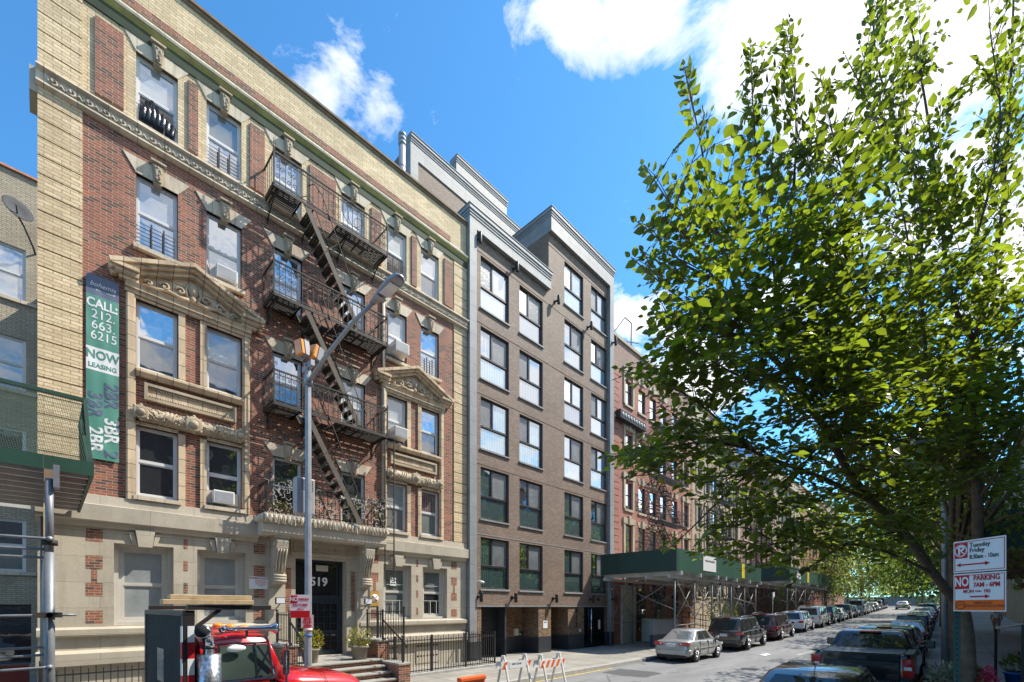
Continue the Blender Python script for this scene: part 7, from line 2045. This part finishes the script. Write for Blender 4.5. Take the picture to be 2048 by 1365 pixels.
# leading shoots: leaves along the last stretch of each limb
for pts,_ in limb_tips:
    twig(rr,VL,FL,TW,pts[-6],pts[-1],.16,0,.07)
    for q in range(1,6):
        e = pts[-q]+((pts[-1]-pts[-6]).normalized()*.7+rv(rr,.8)).normalized()*rr.uniform(.25,.5)
        x3,y3,d3 = proj(e)
        if inside(poly,x3,y3): twig(rr,VL,FL,TW,pts[-q],e,.15,.15,.08,r=.004)
cnt = 0; tries = 0
cum = []; a = 0
for s in samples: a += s[3]*(.35 if s[0].z<4.6 and s[0].x>9 else 1); cum.append(a)
import bisect
def spray(p0, p1, ls, up, dens):
    """flat fan of twigs: a leading twig with alternate side twigs lying in one plane"""
    d = (p1-p0); Ls = d.length; d.normalize()
    n = up-d*up.dot(d)
    if n.length < .1: n = d.orthogonal()
    n.normalize(); sd_ = d.cross(n)
    def tw1(a, b, r, st):
        mid = a.lerp(b,.5)+n*((b-a).length*.07)+rv(rr,.03)
        c = curve([a,mid,b],3); TW.tube(c,[r*(1.25-.85*i/(len(c)-1)) for i in range(len(c))],4,caps=False)
        dd = (b-a).normalized(); s2 = dd.cross(n).normalized(); L2 = (b-a).length
        m = max(2,int(L2*(1-st)/.09))
        for k in range(m+1):
            t = st+(1-st)*k/m; f = t*(len(c)-1); q = min(int(f),len(c)-2); p = c[q].lerp(c[q+1],f-q)
            sg = 1 if k%2 else -1; s = ls*rr.uniform(.55,1.2)*(1 if t<.85 else .7)
            ax = dd if k==m else dd*rr.uniform(.45,.95)+s2*sg*rr.uniform(.7,1.05)-Vector((0,0,rr.uniform(.0,.38)))
            ax.normalize()
            leaf(VL,FL,p+ax*s*.13,ax,(n+rv(rr,.42)).normalized(),s)
        return c
    c = tw1(p0,p1,.007,.35)
    k = 0; t = .22
    while t < .9:
        b0 = c[min(int(t*(len(c)-1)+.5),len(c)-1)]
        sg = 1 if k%2 else -1
        l2 = Ls*(.62-.42*t)*rr.uniform(.7,1.2)
        b1 = b0+(d*rr.uniform(.5,.9)+sd_*sg+rv(rr,.22)).normalized()*l2-Vector((0,0,.05))
        x2,y2,d2 = proj(b1)
        if l2 > .14 and inside(poly,x2,y2) and d2>4.5 and b1.z>2.5: tw1(b0,b1,.0045,.15)
        k += 1; t += dens/Ls
    return c
while cnt < 920 and tries < 60000:
    tries += 1
    s = samples[min(bisect.bisect(cum, rr.random()*a), len(samples)-1)]
    p0 = s[0].lerp(s[1], rr.random())
    if p0.z < 2.9: continue
    low = p0.z < 9.2
    Lt = rr.uniform(.7,1.7) if low else rr.uniform(.5,1.15)
    lead = (s[1]-s[0]).normalized()
    v = rv(rr,1)
    if low: dr = Vector((v.x,v.y,v.z*.35+.08))+lead*.55
    else: dr = v*.8+Vector((0,0,.25))+lead*.9
    p1 = p0+dr.normalized()*Lt
    qx,qy,qd = proj(p1)
    if qd < 4.6 or not inside(poly,qx,qy): continue
    m_ = proj(p0.lerp(p1,.6))
    if not inside(poly,m_[0],m_[1]): continue
    if 1880<qx<2060 and qy>1010 and qd<9.5: continue
    if p1.z < 2.55: continue
    if qx < 1680 and qy < 560 and rr.random() < .35: continue
    if qx >= 1680 and qy < 500 and rr.random() < .45: continue
    cnt += 1
    spray(p0,p1,rr.uniform(.14,.185),Vector((0,0,1))+rv(rr,.35 if low else .9),.26)
print('leaves', len(FL)//2, 'twigs', cnt, tries)
o = BR.build('trunk', M['bark'], tree)
tw = TW.build('twigs', M['bark'], tree, recalc=False)
mesh_fast('crown', VL, FL, 'leaf', tree)

# ---- other street trees (distant, smaller leaf clumps)
def small_tree(label, x, y, h, cr, seed, n, ls, leafm='leaf2', base=2.6, flat=.9, group='street trees down the block', lean=0, ysh=0):
    zb = gz(x)+.17; rr = random.Random(seed)
    t = thing('street_tree', label, 'tree', (x,y,zb), group=group)
    tr = MB(); V, F = [], []
    c = Vector((x+lean,y+ysh,zb+base+(h-base)*.52)); rz = (h-base)*.56
    top = Vector((x+lean*.6,y,zb+h*.75))
    tr.tube(curve([Vector((x,y,zb-.05)),Vector((x+.05,y,zb+base*.7)),Vector((x+lean*.4,y+.1,zb+h*.45)),top],4),[.16*h/9*(1-.8*i/12) for i in range(13)],8)
    clumps = []
    for i in range(26):
        p = rv(rr); 
        while p.length>1 or p.length<.35: p = rv(rr)
        q = Vector((c.x+p.x*cr,c.y+p.y*cr*flat,c.z+p.z*rz))
        clumps.append((q,rr.uniform(.22,.42)*cr))
        st_ = Vector((x+lean*.3,y,zb+base*.8+(h-base)*rr.uniform(.05,.45)))
        tr.tube(curve([st_,st_.lerp(q,.5)+Vector((0,0,.3)),q],3),[.05,.045,.04,.03,.025,.018,.01],5)
    for (q,r) in clumps:
        for k in range(n//26):
            p = rv(rr)
            while p.length>1: p = rv(rr)
            pp = q+p*r
            d = (p+rv(rr,.7)-Vector((0,0,.25))).normalized()
            leaf(V,F,pp,d,(Vector((0,0,1))+rv(rr,.8)).normalized(),ls*rr.uniform(.6,1.3))
    tr.build('trunk', M['bark2'], t); mesh_fast('crown', V, F, leafm, t)
    return t
small_tree('shaggy street tree just behind the signs on the near pavement',16.9,-.2,9.5,3.0,21,2200,.17,base=3.6,ysh=-1.2)
small_tree('dark street tree on the near pavement past the red timber guard',23.5,-.15,10,3.3,22,3400,.17,base=3.6)
small_tree('dark street tree on the near pavement by the maroon awning',31,-.1,10.5,3.4,23,3200,.2,base=3.8)
small_tree('dense street tree arching over the near side parked cars',40,.0,12,4.2,24,3400,.25,base=4.2,ysh=.4)
small_tree('tall near side tree closing the view down the road',52,.2,14,6,25,3600,.30,base=3.8,ysh=2)
small_tree('near side tree towards the street end',66,.3,15,6.2,26,3400,.36,base=4,ysh=2)
small_tree('last near side tree by the street end',84,.4,16,7,27,3200,.42,base=4.4,ysh=2.5)
small_tree('pale green tree on the far pavement beside the second shed',66,10.6,11,4.2,31,3200,.28,'leaf3',base=2.6)
small_tree('bright green tree on the far pavement behind the cream van',84,10.7,13,5,32,3200,.32,'leaf3',base=2.6,lean=-.6)
small_tree('far pavement tree at the end of the row',100,10.8,16,6.5,33,3200,.40,'leaf3',base=3)
small_tree('pale tree beyond the junction on the far side',124,12,13,6.5,34,3200,.5,'leaf3',base=1.2)
small_tree('pale tree beyond the junction in the middle of the view',140,4,13,7,35,3600,.5,'leaf3',base=.6)
small_tree('tree beyond the junction on the near side',130,-5,13,7,36,3200,.5,'leaf2',base=1.2)
small_tree('broad hazy tree rising behind the grey street end wall',158,9,13,8,37,3600,.55,'leaf2',base=.6)
small_tree('second broad tree behind the grey street end wall, nearer the kerb line',158,-2,13,8,38,3600,.55,'leaf2',base=.6)

# ================================================================== camera, sun, sky
cd = bpy.data.cameras.new('camera'); cam = bpy.data.objects.new('camera', cd); COL.objects.link(cam)
cam.location = (0,0,CZ); cam.rotation_euler = (PI/2,0,ANG-PI/2)
cd.sensor_width = 36; cd.sensor_fit = 'HORIZONTAL'; cd.lens = 36*FPX/2048; cd.shift_y = (HOR-682.5)/2048
cd.clip_end = 3000; cd.clip_start = .05
SC.camera = cam
sd = Vector((.72,-.40,1)).normalized()
sl_ = bpy.data.lights.new('sun','SUN'); sl_.energy = 4.2; sl_.angle = R(.5); sl_.color = (1,.93,.82)
so_ = bpy.data.objects.new('sun', sl_); COL.objects.link(so_); so_.location = sd*60
so_.rotation_euler = sd.to_track_quat('Z','Y').to_euler()
wd = bpy.data.worlds.new('World'); SC.world = wd; wd.use_nodes = True
t = wd.node_tree; bg = t.nodes['Background']
sky = N(t,'ShaderNodeTexSky'); sky.sky_type = 'NISHITA'; sky.sun_disc = False
sky.sun_elevation = math.asin(sd.z); sky.sun_rotation = math.atan2(sd.x, sd.y)
sky.air_density = 1.0; sky.dust_density = .4; sky.ozone_density = 2.2
tc = N(t,'ShaderNodeTexCoord')
nv = N(t,'ShaderNodeVectorMath'); nv.operation='NORMALIZE'; L(t,tc.outputs['Generated'],nv.inputs[0])
V_ = nv.outputs[0]
spz = N(t,'ShaderNodeSeparateXYZ'); L(t,V_,spz.inputs[0])
zc = math_(t,'ADD',math_(t,'MAXIMUM',spz.outputs[2],0.0),.12)
pv_ = N(t,'ShaderNodeCombineXYZ'); L(t,math_(t,'DIVIDE',spz.outputs[0],zc),pv_.inputs[0]); L(t,math_(t,'DIVIDE',spz.outputs[1],zc),pv_.inputs[1])
n1 = noise_(t,pv_.outputs[0],4.2,10,.62,.5)
n2 = noise_(t,pv_.outputs[0],1.3,3,.5)
bias = None
for (px,py,amp,wid) in CLOUDS+[(Vector((.45,-.75,.5)),0,.47,26),(Vector((.85,-.5,.35)),0,.46,18),(Vector((-.3,-.8,.5)),0,.44,22),(Vector((-.8,.1,.6)),0,.35,16)]:
    lat = (px-1024)/FPX if not isinstance(px,Vector) else 0; v = px.normalized() if isinstance(px,Vector) else Vector((CA+lat*SA, SA-lat*CA, (HOR-py)/FPX)).normalized()
    dt = N(t,'ShaderNodeVectorMath'); dt.operation='DOT_PRODUCT'; dt.inputs[1].default_value = v; L(t,V_,dt.inputs[0])
    ang = math_(t,'ARCCOSINE',math_(t,'MINIMUM',dt.outputs['Value'],.99999))
    e = math_(t,'DIVIDE',ang,R(wid)); e = math_(t,'MULTIPLY',math_(t,'EXPONENT',math_(t,'MULTIPLY',math_(t,'MULTIPLY',e,e),-1.0)),amp)
    bias = e if bias is None else math_(t,'ADD',bias,e)
den = math_(t,'ADD',math_(t,'ADD',math_(t,'ADD',math_(t,'MULTIPLY',n1,2.1),-.55),math_(t,'MULTIPLY',n2,.25)),math_(t,'SUBTRACT',bias,CLOUD_OFF))
cl = ramp(t,den,[(.58,0.0),(.72,.5),(.92,1.0)])
n3 = noise_(t,pv_.outputs[0],2.2,5)
ccol = ramp(t,n3,[(.35,(.72,.76,.84)),(.65,(1.0,1.0,1.0))])
cstr = mixc(t,1.0,ccol,(CLOUD_B,CLOUD_B,CLOUD_B),'MULTIPLY')
skyc = mixc(t,1.0,sky.outputs[0],SKYTINT,'MULTIPLY')
L(t, mixc(t,cl,skyc,cstr), bg.inputs[0]); bg.inputs[1].default_value = SKY_S
SC.view_settings.view_transform = 'Standard'; SC.view_settings.look = 'None'; SC.view_settings.exposure = EXPO; SC.view_settings.gamma = 1
SC.cycles.max_bounces = 6; SC.cycles.diffuse_bounces = 3; SC.cycles.glossy_bounces = 3; SC.cycles.transparent_max_bounces = 12
SC.cycles.use_denoising = True
